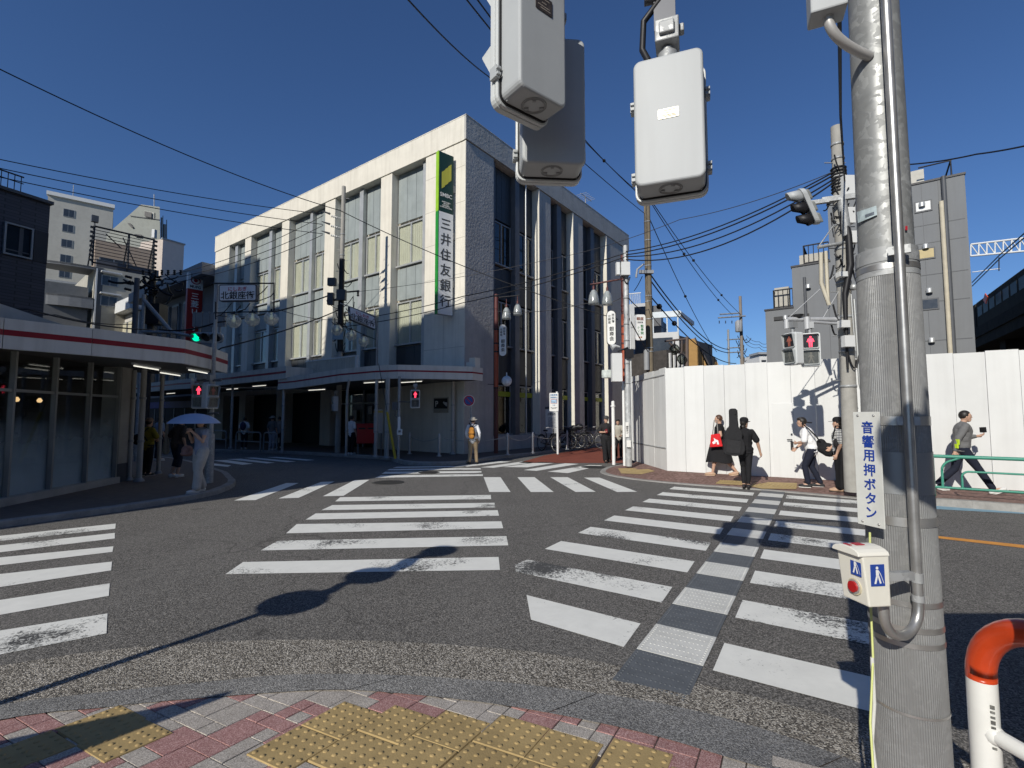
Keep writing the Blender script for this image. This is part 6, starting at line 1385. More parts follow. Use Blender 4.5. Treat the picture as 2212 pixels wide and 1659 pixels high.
# pole with pedestrian signal at the bank corner
CPp = bw(-2.88, .5, .12); u7 = thing('signal_post', 'slim post with small boxes carrying the red pedestrian signal before the bank', 'pole', CPp)
m = MB(); m.tube([CPp, CPp+up*2.9], .05, 10); m.build('shaft', galv2, u7, world=True)
sC = at(897, 862, CPp.y-.1); pedfront('lit red man pedestrian signal before the shaded bank wall', sC, 12, True, .33, .65)
m = MB(); m.tube([CPp+up*2.0+Vector((0,-.05,0)), Vector((sC.x,sC.y+.1,CPp.z+1.98))], .02, 6); m.tube([CPp+up*2.8, Vector((sC.x,sC.y+.08,CPp.z+2.8)), Vector((sC.x,sC.y+.08,sC.z+.35))], .02, 6); m.obox(CPp+Vector((-.14,-.02,1.85)), (.09,0,0), (0,.06,0), (0,0,.14)); m.tube([CPp+Vector((-.12,-.03,1.7)), CPp+Vector((-.12,-.03,1.5)), CPp+Vector((-.04,-.05,1.42))], .02, 6); m.build('equipment_box', greyd, u7, world=True)
m = MB(); m.obox(CPp+Vector((.02,-.06,1.25)), (.05,0,0), (0,.006,0), (0,0,.22)); m.obox(CPp+Vector((.05,-.07,.93)), (.09,0,0), (0,.02,0), (0,0,.10)); m.build('notice_plate', panelw, u7, world=True)
text('押', .09, ink, u7, CPp+Vector((.05,-.095,.95)), (1,0,0), up, .01)
m = MB(); g0_ = CPp+Vector((-.08,-.1,.0)); g1_ = CPp+Vector((-.85,.35,3.4)); m.tube([g0_, g0_.lerp(g1_,.48)], .045, 10); gy = thing('guy_wire', 'slanting guy wire with a yellow sleeve beside the slim signal post', 'guy wire', g0_); m.build('yellow_sleeve', M('sleeve_yellow', (.50,.38,.03), .6, var=.1, stain=.3), gy, world=True)
m = MB(); m.tube([g0_.lerp(g1_,.47), g1_], .012, 6); m.build('wire', blackm, gy, world=True)
# side-on pedestrian signal on the concrete pole
pedfront('pale side-on pedestrian signal on the concrete pole under the canopy', at(720,872,P1.y-.4), -62, False, .30, .62)
# ---- red brown shopping-street lamps
rb = M('lamp_post_sunlit', (.34,.075,.035), .5, var=.12, vs=6); rbd = M('lamp_post_shaded', (.10,.028,.025), .5, var=.12)  # one red-brown paint in two tones: sunlit stretch and shaded rest, light painted in
bell_g = Mglass('bell_glass', (.75,.78,.78), 1.0, 1.6, .15, .35)
def bell(label, c, r):
    c = Vector(c); t = thing('bell_lamp', label, 'lamp', c, 0, 'glass bell lamps of the side street'); m = MB(); k = r/.2
    m.lathe([(r,-.26*k),(r*.98,-.2*k),(r*.86,-.02*k),(r*.62,.15*k),(r*.35,.23*k),(r*.2,.25*k)], c, 20); g = m.build('shade', bell_g, t, world=True); g.modifiers.new('s', 'SOLIDIFY').thickness = .006
    m = MB(); m.lathe([(r*.22,.24*k),(r*.22,.36*k),(r*.1,.40*k),(.015,.42*k),(.015,.62*k)], c, 10); m.build('cap', rbd, t, world=True)
    m = MB(); m.lathe([(.01,-.14*k),(.06*k,-.10*k),(.09*k,.0),(.07*k,.1*k),(.05*k,.24*k)], c, 12); m.build('bulb', M('bulb_white', (.8,.8,.78), .3, emit=(1,1,.95), es=.15), t, world=True)
def pill(label, c, w_, h, face):
    c = Vector(c); f = Vector((math.sin(R(face)), -math.cos(R(face)), 0)); xd = Vector((-f.y, f.x, 0)); t = thing('shop_street_sign', label, 'sign', c, 0, 'pill shaped shopping street signs')
    m = MB(); m.extr([c+xd*x+up*z for x, z in rrect(w_, h, w_*.49, 10)], -f*.16); m.build('case', black, t, world=True)
    m = MB(); m.extr([c+xd*x+up*z+f*.006 for x, z in rrect(w_*.86, h-w_*.14, w_*.42, 10)], -f*.004); m.build('face', panelw, t, world=True)
    text('西荻窪', w_*.30, ink, t, c+xd*w_*.19+up*h*.27+f*.01, xd, up, .02) if False else [text(ch, w_*.30, ink, t, c+xd*w_*.19+up*(h*.36-k*w_*.33)+f*.01, xd, up, .006) for k, ch in enumerate('西荻窪')]
    [text(ch, w_*.30, ink, t, c-xd*w_*.19+up*(h*.33-k*w_*.33)+f*.01, xd, up, .006) for k, ch in enumerate('北銀座')]
    [text(ch, w_*.50, ink, t, c+xd*w_*.03-up*(h*.03+k*w_*.52)+f*.01, xd, up, .012) for k, ch in enumerate('銀商会')]
    return t
l1 = bw(1.1, -.75, .12); l1t = thing('street_lamp_post', 'red lamp post against the bank, painted brighter where lit, with two glass bells', 'lamp post', l1)
zz1 = lambda v: at(1078, v, l1.y).z
m = MB(); m.tube([l1, Vector((l1.x,l1.y,zz1(636)))], .085, 14, 0); m.tube([Vector((l1.x,l1.y,zz1(838))), Vector((l1.x,l1.y,zz1(712)))], .092, 14, 1); m.build('post', [rbd, rb], l1t, world=True)  # brighter length paints in the sunlit stretch of the post
m = MB()
for v in (640,712,742,760,838): m.lathe([(.10,-.03),(.105,0),(.10,.03)], (l1.x,l1.y,zz1(v)), 14)
m.tube([Vector((l1.x,l1.y,zz1(643))), at(1123,638,l1.y-.1)], .025, 8); m.tube([Vector((l1.x-.12,l1.y,zz1(665))), Vector((l1.x+.05,l1.y,zz1(655)))], .02, 6); m.tube([Vector((l1.x-.35,l1.y-.05,zz1(830))), Vector((l1.x+.6,l1.y-.05,zz1(833)))], .014, 6); m.build('arm', blackm, l1t, world=True)
bell('left glass bell of the lamp post against the bank', at(1094,676,l1.y-.15), .185); bell('right glass bell of the lamp post against the bank', at(1118,668,l1.y+.35), .185)
pill('pill shaped shopping street sign on the lamp post against the bank', at(1086,735,l1.y-.12), .33, 1.33, -8)
m = MB(); m.ball(at(1094.5,823,l1.y-.1), .21, 20, 0); m.tube([at(1094.5,813,l1.y-.1), at(1094.5,805,l1.y-.1)], .03, 6); 
bl = m.build('ball_sign', M('ball_blue_white', (.62,.68,.74), .4, var=.35, vs=3)); tag(bl, 'blue and white ball sign on the lamp post against the bank', 'sign')
l2 = Vector((0,0,0)); l2 = gr(1352, 1001, .12); l2.z = .12
l2t = thing('street_lamp_post', 'red lamp post beside the galvanised pole, painted brighter where lit, with two glass bells', 'lamp post', l2)
zz2 = lambda v: at(1335, v, l2.y).z
m = MB(); m.tube([l2, Vector((l2.x,l2.y,zz2(552)))], .07, 12, 0); m.tube([Vector((l2.x,l2.y,zz2(900))), Vector((l2.x,l2.y,zz2(680)))], .078, 12, 1); m.build('post', [rbd, rb], l2t, world=True)  # brighter length again stands for sun on the paint
m = MB(); m.tube([Vector((l2.x,l2.y,zz2(602))), at(1275,615,l2.y+.4)], .03, 8)
for v in (600,660,672,705,722,742): m.lathe([(.085,-.03),(.09,0),(.085,.03)], (l2.x,l2.y,zz2(v)), 12)
m.build('arm', rbd, l2t, world=True)
bell('left glass bell of the lamp post beside the galvanised pole', at(1282.5,641,l2.y+.35), .185); bell('right glass bell of the lamp post beside the galvanised pole', at(1312,643,l2.y+.2), .18)
pill('pill shaped shopping street sign beside the galvanised pole', at(1320.5,708,l2.y-.2), .30, 1.13, -12)
m = MB(); c = at(1313,808,l2.y-.2)
m.lathe([(.19,-.12),(.20,0),(.19,.12)], c, 18); rs_ = m.build('round_shop_sign', M('round_sign', (.55,.6,.57), .4, var=.4, vs=6)); tag(rs_, 'small round greenish shop sign under the pill sign by the galvanised pole', 'sign')
# galvanised pole next to it
g2p = gr(1358.5, 1007, .12); g2p.z = .12; zg = lambda v: at(1345, v, g2p.y).z
u8 = upole('galvanised steel pole with white boxes at the hoarding corner', g2p, zg(531), .092, .075, Mgalv('galv_far', (.45,.46,.46), 10, .2, .5), False, 'steel_pole', bands=(2.6,3.2,3.9,4.4,5.2,5.9,6.3))
m = MB(); m.obox(Vector((g2p.x-.05,g2p.y-.14,zg(584))), (.13,0,0), (0,.08,0), (0,0,.20)); m.obox(Vector((g2p.x-.26,g2p.y-.05,zg(582))), (.05,0,0), (0,.08,0), (0,0,.19)); m.obox(Vector((g2p.x-.36,g2p.y-.16,zg(795))), (.15,0,0), (0,.1,0), (0,0,.42)); m.build('equipment_box', M('box_white', (.66,.67,.66), .45, var=.04), u8, world=True)
m = MB(); m.tube([Vector((g2p.x-.1,g2p.y-.1,zg(560))), Vector((g2p.x-.2,g2p.y-.1,zg(572))), Vector((g2p.x-.14,g2p.y-.1,zg(604)))], .02, 6); m.tube(sag(Vector((g2p.x-.1,g2p.y-.1,zg(600))), Vector((g2p.x+.1,g2p.y-.1,zg(600))), .2), .018, 6)
m.obox(Vector((g2p.x+.03,g2p.y-.1,zg(765))), (.12,0,0), (0,.09,0), (0,0,.13)); m.tube([Vector((g2p.x-.3,g2p.y-.12,zg(760))), Vector((g2p.x,g2p.y-.12,zg(752)))], .03, 6); m.build('bracket', blackm, u8, world=True)
m = MB(); q = Vector((g2p.x-.5,g2p.y-.15,zg(752))); m.tube([q, q+Vector((.12,0,.05)), q+Vector((.25,.05,.02))], [.10,.04,.03], 12); m.build('floodlight', white, u8, world=True)
m = MB(); m.tube([Vector((g2p.x+.12,g2p.y-.06,zg(680))), Vector((g2p.x+.09,g2p.y-.06,zg(700))), Vector((g2p.x+.10,g2p.y-.06,zg(960))), Vector((g2p.x+.13,g2p.y-.06,zg(968)))], .018, 6); m.build('conduit', white, u8, world=True)
m = MB(); m.obox(Vector((g2p.x-.06,g2p.y-.11,zg(928))), (.05,0,0), (0,.006,0), (0,0,.22)); m.obox(Vector((g2p.x-.03,g2p.y-.13,zg(958))), (.06,0,0), (0,.03,0), (0,0,.10)); m.build('notice_plate', panelw, u8, world=True)
text('押\nボ\nタ\nン', .07, ink, u8, Vector((g2p.x-.06,g2p.y-.12,zg(928))), (1,0,0), up, .01, .8)
# white notice sign hung on the brown pole, brown pole, small far pole
bp_ = at(1406, 900, 24.0); bp_.z = 0
u9 = upole('brown concrete utility pole rising behind the hoarding', bp_, 13.5, .19, .15, M('pole_brown', (.20,.165,.115), .9, var=.15, vs=3, stain=.3, streak=True), False, bands=tuple(at(1406,v,24).z for v in (480,520,575,588,592,640,652,690,752,760)))
m = MB(); zz3 = lambda v: at(1404, v, 24).z; m.obox(Vector((bp_.x-.15,bp_.y-.2,zz3(590))), (.35,0,0), (0,.08,0), (0,0,.08)); m.tube([Vector((bp_.x-.2,bp_.y,zz3(570))), Vector((bp_.x-.55,bp_.y,zz3(582))), Vector((bp_.x-.6,bp_.y,zz3(598)))], .05, 6); insul(m, Vector((bp_.x-.6,bp_.y,zz3(600))), (0,0,1), 3); m.tube([Vector((bp_.x-.2,bp_.y-.15,zz3(800))), Vector((bp_.x-.2,bp_.y-.15,zz3(755)))], .14, 8); m.build('fitting', M('fitting_grey', (.3,.31,.32), .5), u9, world=True)
wp = at(1383,707,23.2); t = thing('clinic_sign', 'white cut-corner clinic sign with brown and green writing beside the brown pole', 'sign', wp)
m = MB(); m.extr([wp+Vector((x,0,z)) for x, z in rrect(.52,1.25,.1,2)], (0,.12,0)); m.build('board', panelw, t, world=True)
gI = M('ink_green', (.05,.22,.08), .5, var=0); bI = M('ink_brown', (.20,.06,.03), .5, var=0)
text('銀座', .17, bI, t, wp+Vector((0,-.006,.42)), (1,0,0), up, .02); text('西荻窪', .09, ink, t, wp+Vector((0,-.006,.24)), (1,0,0), up)
[text(ch, .15, gI, t, wp+Vector((.09,-.006,.06-.17*k)), (1,0,0), up, .015) for k, ch in enumerate('整骨院')]; [text(ch, .13, gI, t, wp+Vector((-.09,-.006,-.02-.15*k)), (1,0,0), up) for k, ch in enumerate('クリニ')]
text('診療', .09, M('ink_orange', (.6,.2,.03), .5, var=0), t, wp+Vector((0,-.006,-.48)), (1,0,0), up)
fp_ = at(1607, 900, 46); fp_.z = 0; zf = lambda v: at(1607, v, 46).z
u10 = upole('slim far utility pole with crossarms and a grey transformer above the hoarding', fp_, zf(640), .18, .13, M('pole_far', (.23,.20,.17), .9), False)
m = MB(); m.tube([Vector((fp_.x-2.0,fp_.y,zf(679))), Vector((fp_.x+.1,fp_.y,zf(676)))], .07, 6); m.tube([Vector((fp_.x-2.3,fp_.y-.3,zf(688))), Vector((fp_.x+.3,fp_.y-.3,zf(684)))], .07, 6)
for v in (720,738,748): m.tube([Vector((fp_.x-1.4,fp_.y,zf(v+14))), Vector((fp_.x,fp_.y,zf(v+12)))], .06, 6)
m.tube([Vector((fp_.x-1.25,fp_.y,2)), Vector((fp_.x-1.25,fp_.y,zf(712)))], .10, 8); m.build('crossarm', alu_d, u10, world=True)
m = MB(); c = Vector((fp_.x-.35,fp_.y-.3,zf(718))); m.lathe([(.30,0),(.33,.05),(.33,.95),(.2,1.1)], c, 14); m.build('transformer', greym, u10, world=True)
m = MB(); rr = random.Random(6)
for k in range(4): insul(m, Vector((fp_.x-2.2+.6*k,fp_.y-.3,zf(694))), (0,0,-1), 4)
for k in range(22): q = Vector((fp_.x+rr.uniform(-.35,.35),fp_.y,zf(rr.uniform(725,780)))); m.tube(sag(q, q+Vector((rr.uniform(-.6,.6),0,rr.uniform(-.7,.5))), .2, 5), .035, 5)
m.build('cable_loom', blackm, u10, world=True)
for k, (u, v, r) in enumerate(((1457,755,.30),(1473,776,.30))):
    c = at(u, v, 26); t = thing('lantern_lamp', ['upper hexagonal street lantern above the hoarding','lower hexagonal street lantern above the hoarding'][k], 'lamp', c, 0, 'hexagonal lanterns'); m = MB(); m.lathe([(r*.35,-r*.9),(r*1.0,r*.15),(r*.55,r*.75)], c, 6); m.sm = [False]*len(m.sm); m.build('glass', Mglass('lantern_glass%d' % k, (.55,.58,.55), .8), t, world=True)
    m = MB()
    for i in range(6):
        a = math.pi*i/3; q = lambda rr_, z: c+Vector((rr_*math.cos(a), rr_*math.sin(a), z)); m.tube([q(r*.35,-r*.9), q(r,r*.15), q(r*.55,r*.75), q(r*.1,r*.95)], .02, 5)
    m.lathe([(r*.4,-r*.95),(r*.3,-r*.85)], c, 6); m.lathe([(r*.6,r*.75),(r*.2,r*1.0),(.03,r*1.3)], c, 6); m.build('frame', blackm, t, world=True)
lb_ = MB(); lb_.tube([at(1436,737,26), at(1484,732,26)], .06, 6); lb_.tube([at(1457,742,26), at(1457,737,26)], .04, 6); lb_.tube([at(1473,763,26), at(1473,735,26)], .04, 6); lb_.tube([at(1484,728,26), at(1484,860,26)], .10, 8); lb_.tube([at(1445,740,26), at(1470,762,26), at(1484,770,26)], .05, 6)
tag(lb_.build('lantern_post', M('lantern_brown', (.11,.085,.075), .6)), 'brown post and arm holding the two hexagonal lanterns', 'lamp post')

# ---- overhead cables
cab = M('cable_black', (.012,.012,.014), .6, var=0); cabg = M('cable_dark_grey', (.05,.05,.055), .6, var=0)
def wire(label, pts, r=.012, s=0.0, mat=None, knots=()):
    p3 = [p if isinstance(p, Vector) else at(*p) for p in pts]; full = []
    for a, b in zip(p3[:-1], p3[1:]): full += sag(a, b, s)[:-1]
    full.append(p3[-1]); m = MB(); m.tube(full, r, 5)
    for f in knots: q = full[int(f*(len(full)-1))]; m.ball(q, r*4.5, 8)
    return tag(m.build('overhead_cable', mat or cab), label, 'cable', 'overhead cables')
w1y = l2.y
wire('long cable from the upper left edge across the bank front to the red lamp post', [(-60,120,9.5),(735,455,16.5),(1335,690,w1y)], .014, .25)
for k, (v, e) in enumerate(((342,470),(361,492),(380,512))): wire(['top of the three parallel cables from the left edge to the pole before the bank','middle of the three parallel cables from the left edge to the pole before the bank','lowest of the three parallel cables from the left edge to the pole before the bank'][k], [(-40,v-6,13),Vector((P1.x-.7,P1.y-.36,zP(e)))], .014, .15)
for k, (e, q) in enumerate(((473,(345,598,22)),(494,(340,606,22)),(514,(330,616,22)))): wire(['upper cable slanting from the pole insulators down to the tangle behind the shop','middle cable slanting from the pole insulators down to the tangle behind the shop','lower cable slanting from the pole insulators down to the tangle behind the shop'][k], [Vector((P1.x-.7,P1.y-.36,zP(e))), q], .013, .35)
wire('thick cable from the pole boxes sweeping down behind the left street lamps', [Vector((P1.x-.5,P1.y-.1,zP(640))), (466,697,15.5), (345,712,16)], .028, .12)
wire('second thick cable from the pole loom down past the globe lamps', [Vector((P1.x-.1,P1.y-.1,zP(672))), (478,752,14.5), (420,765,13.5)], .024, .10)
wire('thin cable along the top of the left street lamps to the pole', [(462,680,LP.y), (600,668,14), Vector((P1.x,P1.y,zP(690)))], .010, .12)
wire('cable dropping along the corner shop roof from the left edge', [(-30,632,9),(60,668,9.5),(330,712,13.8)], .018, .10)
wire('thinner cable behind the shop roof at the left edge', [(-30,655,12),(120,680,12.5),(288,700,15.4)], .012, .1)
hub = Vector((RP.x-.08,RP.y-.1,at(1812,372,RP.y).z))
gh = lambda v: Vector((g2p.x,g2p.y-.08,zg(v)))
for k, (dz, v, s, r) in enumerate(((0,545,.28,.016),(-.06,552,.30,.018),(-.14,556,.42,.017),(-.2,562,.55,.018))):
    wire(['highest of the four cables from the crowded pole to the galvanised pole','second of the four cables from the crowded pole to the galvanised pole','third of the four cables from the crowded pole to the galvanised pole','lowest of the four cables from the crowded pole to the galvanised pole'][k], [hub+up*dz, gh(v)], r, s)
wire('upper dark cable across the bank front from the galvanised pole to the concrete pole', [gh(548), (1000,640,18.3), Vector((P1.x+.1,P1.y,zP(693)))], .016, .10)
wire('lower dark cable across the bank front from the galvanised pole to the concrete pole', [gh(556), (1000,654,18.3), Vector((P1.x+.1,P1.y,zP(706)))], .016, .10)
wire('thin pale cable from the crowded pole over the bank window bays to the concrete pole', [hub, (1469,474,13), (1187,560,17.2), Vector((P1.x+.3,P1.y,zP(632)))], .009, .12, cabg)
wire('thin low cable between the two glass bell lamp posts', [Vector((l1.x,l1.y,zz1(672))), at(1268,655,l2.y+.3), Vector((l2.x,l2.y,zz2(640)))], .011, .15, cabg)
wire('thin cable from the sky above falling to the brown pole, left of the pair', [(860,-25,7.5),(1055,165,13), Vector((bp_.x-.1,bp_.y,zz3(462)))], .016, .1, None)
wire('left wire of the steep pair from the top edge to the brown pole', [(985,-30,8),(1270,312,18), Vector((bp_.x,bp_.y,zz3(430)))], .016, .08, None, (.62,))
wire('right wire of the steep pair from the top edge to the brown pole', [(1010,-30,8),(1276,316,18), Vector((bp_.x+.05,bp_.y,zz3(436)))], .016, .08)
for k, (v0, q, kn) in enumerate(((430,(1582,680,46),(.3,.75)),(425,(1600,679,46),(.35,.7)),(470,(1548,760,44),(.4,)),(592,(1575,755,45),()),(605,(1575,762,45),()),(640,(1590,785,46),(.1,.2)))):
    wire(['thin wire from the brown pole to the left crossarm end of the far pole','thin wire from the brown pole to the far pole crossarm top','thin wire with a bead from the brown pole towards the far pole','thick cable sagging from the brown pole to the far pole','looped cable from the brown pole to the far pole','lowest cable from the brown pole past its dark joint to the far pole'][k], [Vector((bp_.x+.1,bp_.y,zz3(v0))), q], .022 if k < 3 else .035, .9 if k > 2 else .5, cab, kn)
wire('cable from the galvanised pole down to the brown pole joint', [gh(640), Vector((bp_.x,bp_.y,zz3(668))), (1440,712,26)], .016, .2)
wire('slanting stay from the galvanised pole across the clinic sign', [gh(680), (1400,760,23)], .02, 0.05)
wire('short cable from the brown pole to the bank end wall', [Vector((bp_.x-.3,bp_.y,zz3(597))), (1370,628,25)], .02, 0.05)
wire('thick black cable leaving the near pole to the right over the grey building', [(1950,356,12),(2110,333,10),(2330,286,7.5)], .017, .04)
wire('black drop cable running upwards beside the near pole to its top', [Vector((RP.x-.02,RP.y-.2,zv(400))), (1816,250,6.0), (1814,60,3.6), (1812,-60,3.0), Vector((npx-.05,npy+.05,4.5))], .016, .0)
for k in range(3): wire('faint wires between the far pole and the grey stepped building' , [(1612,725+9*k,46),(1640,738+6*k,46),(1660,740+8*k,46)], .02, .2, cabg)
# ================================================================== street furniture
q = gr(1019, 1001, .0); Yn = q.y; c = at(1013, 865.5, Yn)
np2 = thing('no_parking_sign', 'round blue and red no parking sign on a grey post behind the hatted man', 'sign', (c.x+.08, Yn, 0))
m = MB(); m.tube([(c.x+.09,Yn+.04,0),(c.x+.07,Yn+.04,c.z+.2)], .03, 10); m.build('post', galv2, np2, world=True)
f = Vector((-.1,-1,0)).normalized(); m = MB(); m.disc(c, f, .195, .004, 32, 0); m.disc(c+f*.003, f, .18, .004, 32, 1); m.disc(c+f*.006, f, .135, .004, 32, 2)
xd = Vector((-f.y, f.x, 0)); m.obox(c+f*.012, (xd*.5-up*.5).normalized()*.14, f*.001, (xd*.5+up*.5).normalized()*.018, 1); m.build('sign_face', [panelw, M('sign_red2', (.35,.015,.03), .5), M('sign_blue2', (.03,.07,.28), .5)], np2, world=True)
q = gr(1205, 981, .12); t = thing('ward_notice_sign', 'white rectangular notice sign with blue writing on a slim white post before the bikes', 'sign', q)
m = MB(); m.tube([q, Vector((q.x-.02,q.y,at(1197,846,q.y).z))], .045, 10); m.build('post', white, t, world=True)
ct = at(1196.5, 868.5, q.y-.05); m = MB(); m.obox(ct, (.175,0,0), (0,.01,0), (0,0,.36)); m.build('board', panelw, t, world=True)
bi = M('ink_light_blue', (.08,.22,.42), .5, var=0); Tc = lambda dx, dz: ct+Vector((dx,-.013,dz))
text('自転車等', .075, bi, t, Tc(0,.28), (1,0,0), up, .01); text('放置禁止', .075, bi, t, Tc(0,.18), (1,0,0), up, .01); text('区域', .05, bi, t, Tc(0,-.12), (1,0,0), up)
text('放置された自転車は\n撤去します', .030, ink, t, Tc(0,-.24), (1,0,0), up)
m = MB(); m.obox(Tc(0,.03), (.13,0,0), (0,.001,0), (0,0,.085), 0); m.obox(Tc(0,.03)-Vector((0,.0015,0)), (.115,0,0), (0,.001,0), (0,0,.07), 1); m.build('picture', [M('map_red', (.4,.1,.08), .5), M('map_blue', (.35,.5,.65), .6, var=.6, vs=14)], t, world=True)
def wpost(u, v, z0, vt, r, label):
    p = gr(u, v, z0); p.z = z0; m = MB(); zt = at(u-3, vt, p.y).z; m.tube([p, Vector((p.x,p.y,zt))], r, 12); m.lathe([(r*1.02,0),(r*.6,.03),(.001,.035)], (p.x,p.y,zt), 12); m.lathe([(r*1.5,-.04),(r*1.5,.0)], (p.x,p.y,zt-.12), 12)
    tag(m.build('white_post', M('post_white_gloss', (.78,.78,.76), .4, var=.04)), label, 'post')
wpost(1326, 1004, .02, 868, .055, 'short white post beside the man in the black cap'); wpost(1349, 1006, .12, 826, .04, 'taller slim white post touching the galvanised pole')
bsteel = M('bollard_steel', (.42,.42,.41), .4, .5, var=.1)
bp0 = thing('bollard', 'bollard with a base plate nearest the red lamp post, chained to the next', 'bollard', (-.17,18.83,.12), 0, 'steel bollards joined by chains')
m = MB(); m.lathe([(.10,0),(.10,.02),(.055,.03),(.05,.1),(.048,.78),(.03,.84),(.001,.86)], n=16); m.build('post', bsteel, bp0); m = MB(); m.tube(arc((0,0,.70), .065, 0, 6.28, (1,0,0), (0,0,1), 10), .01, 6); m.build('chain_eye', bsteel, bp0)
bl_ = [(-.17,18.83,.12),(.84,19.77,.12),(2.48,21.98,.12),(-2.72,18.25,.12),(-4.05,19.35,.12)]
for p, lb in zip(bl_[1:], ('second bollard along the bank windows, between lamp post and notice sign','bollard among the parked bicycles beyond the notice sign','bollard before the black parking plaque in the shade','bollard left of the parking plaque by the slim signal post')): dup(bp0, p, 0, lb)
def chain(a, b, label, s=.16):
    a = Vector(a)+up*.70; b = Vector(b)+up*.70; pts = sag(a, b, s, 40); m = MB(); m.tube(pts, .012, 5)
    for p in pts[::1]: m.ball(p, .020, 6)
    tag(m.build('chain', M('chain_steel', (.4,.4,.38), .5, .4)), label, 'chain', 'chains between the bollards')
chain(bl_[0], bl_[1], 'chain hanging between the two bollards by the bank windows'); chain(bl_[1], bl_[2], 'chain running from the second bollard into the parked bicycles'); chain(bl_[4], bl_[3], 'chain hanging below the black parking plaque'); chain(bl_[3], bl_[0], 'chain passing behind the man in the hat')
# red post box
mp_ = at(790, 972, 19.3); mp_.z = .12
pb = thing('post_box', 'red post box standing on legs under the canopy right of the concrete pole', 'post box', mp_, R(20))
m = MB(); m.box((-.36,-.22,.42),(.36,.22,1.16)); m.build('box', M('post_box_red', (.36,.012,.015), .4, var=.06), pb, bevel=.03)
m = MB(); m.box((-.38,-.24,1.15),(.38,.24,1.2)); m.build('top', M('post_box_top', (.30,.01,.012), .4), pb, bevel=.02); m = MB(); m.box((-.30,-.235,.98),(-.04,-.222,1.04)); m.box((.05,-.235,.98),(.3,-.222,1.04)); m.build('slot', black, pb)
m = MB()
for x in (-.3,.3): m.box((x-.03,-.18,0),(x+.03,.18,.42))
m.build('leg', greyd, pb)
nb = at(816, 978, 18.6); nb.z = .12; t = thing('bus_notice_board', 'grey notice board with a yellow top strip behind the white canopy posts', 'notice board', nb, R(15)); m = MB(); m.box((-.17,-.02,.85),(.17,.02,1.75)); m.build('board', M('notice_grey', (.36,.36,.34), .6, var=.1), t); m = MB(); m.box((-.17,-.026,1.62),(.17,-.021,1.7)); m.build('yellow_strip', M('strip_yellow', (.5,.38,.05), .5), t); m = MB(); m.tube([(-.12,0,0),(-.12,0,.85)], .02); m.tube([(.12,0,0),(.12,0,.85)], .02); m.build('leg', greyd, t)
nb = gr((1100+878*.3134)/1.1573, (700+1385*.3134)/1.1573, .12); nb = Vector((1.75,21.3,.12)); t = thing('standing_notice', 'white standing notice panel by the bank windows behind the bicycles', 'notice board', nb, R(-35)); m = MB(); m.box((-.32,-.02,.75),(.32,.02,1.85)); m.build('panel', M('notice_panel', (.55,.56,.56), .5, var=.1), t); m = MB(); m.box((-.34,-.03,1.8),(.34,.03,1.9)); m.tube([(-.28,0,0),(-.28,0,.8)], .02); m.tube([(.28,0,0),(.28,0,.8)], .02); m.build('frame', greyd, t)
text('お知らせ', .09, ink, t, Vector((nb.x,nb.y,1.72))+Vector((-.02,-.03,0)), (math.cos(R(-35)),math.sin(R(-35)),0), up); m = MB(); m.box((-.18,-.026,1.0),(.18,-.021,1.45)); m.box((-.22,-.026,1.52),(.22,-.021,1.6)); m.build('print', M('print_grey', (.35,.36,.38), .6, var=.6, vs=25), t)
# pipe railings in the shade
rl = M('rail_dull', (.22,.235,.235), .5, .3)
def pipe_rail(a, b, label, h=.8, mid=True, mat=None, r=.03, group='pipe railings in the shade'):
    a, b = Vector(a), Vector(b); d = (b-a).normalized(); t = thing('pipe_railing', label, 'railing', (a+b)/2, 0, group); m = MB(); k = .15
    pts = [a, a+up*(h-k)]+arc(a+up*(h-k)+d*k, k, math.pi, math.pi/2, d, up, 5)+arc(b+up*(h-k)-d*k, k, math.pi/2, 0, d, up, 5)+[b+up*(h-k), b]; m.tube(pts, r, 8); m.build('hoop', mat or rl, t, world=True)
    m = MB(); m.tube([a+up*h*.5, b+up*h*.5], r*.8, 8); m.build('mid_rail', mat or rl, t, world=True)
g3 = lambda x, y, z=.12: gr((500+x*.3134)/1.1573, (640+y*.3134)/1.1573, z)
pipe_rail(g3(285,1548), g3(480,1560), 'pipe railing before the person with the backpack in the shaded street'); pipe_rail(g3(505,1560), g3(610,1568), 'short pipe railing beside the bent topped canopy post'); pipe_rail(g3(60,1525), g3(205,1535), 'pipe railing behind the street gate pole')
# green railing on the right
gr_ = M('rail_green', (.05,.26,.185), .45, var=.08)
t = thing('green_railing', 'green pipe railing with looped panels along the right kerb', 'railing', (8.9,8.6,.12))
A_ = Vector((7.55,9.42,.12)); d = Vector((.80,-.60,0)).normalized(); Bl = 4.6
m = MB(); m.tube([A_+up*.74-d*.4, A_+d*Bl+up*.74], .033, 10); m.build('top_rail', gr_, t, world=True)
m = MB(); m.tube([A_+up*.17-d*.4, A_+d*Bl+up*.17], .022, 8); m.build('bottom_rail', gr_, t, world=True)
for s in (.40, 2.4):
    m = MB(); c0 = A_+d*s
    for sg_ in (1, -1):                                   # post pair flaring outwards under the top rail, and the inner loops
        x0 = c0+d*(.13*sg_); m.tube([x0+up*.0 if False else x0+up*.17, x0+up*.48]+arc(x0+up*.48+d*(.20*sg_), .20, math.pi, math.pi/2+.25, d*sg_, up, 6)+[x0+d*(.28*sg_)+up*.735], .02, 8)
        x1 = c0+d*(.40*sg_); m.tube([x1+up*.17, x1+up*.38]+arc(x1+up*.38+d*(.10*sg_), .10, math.pi, math.pi/2, d*sg_, up, 6)+[x1+d*(.72*sg_)+up*.48], .018, 8)
    m.build('looped_panel', gr_, t, world=True)
    m = MB(); m.tube([c0, c0+up*.74], .03, 8); m.build('post', gr_, t, world=True)
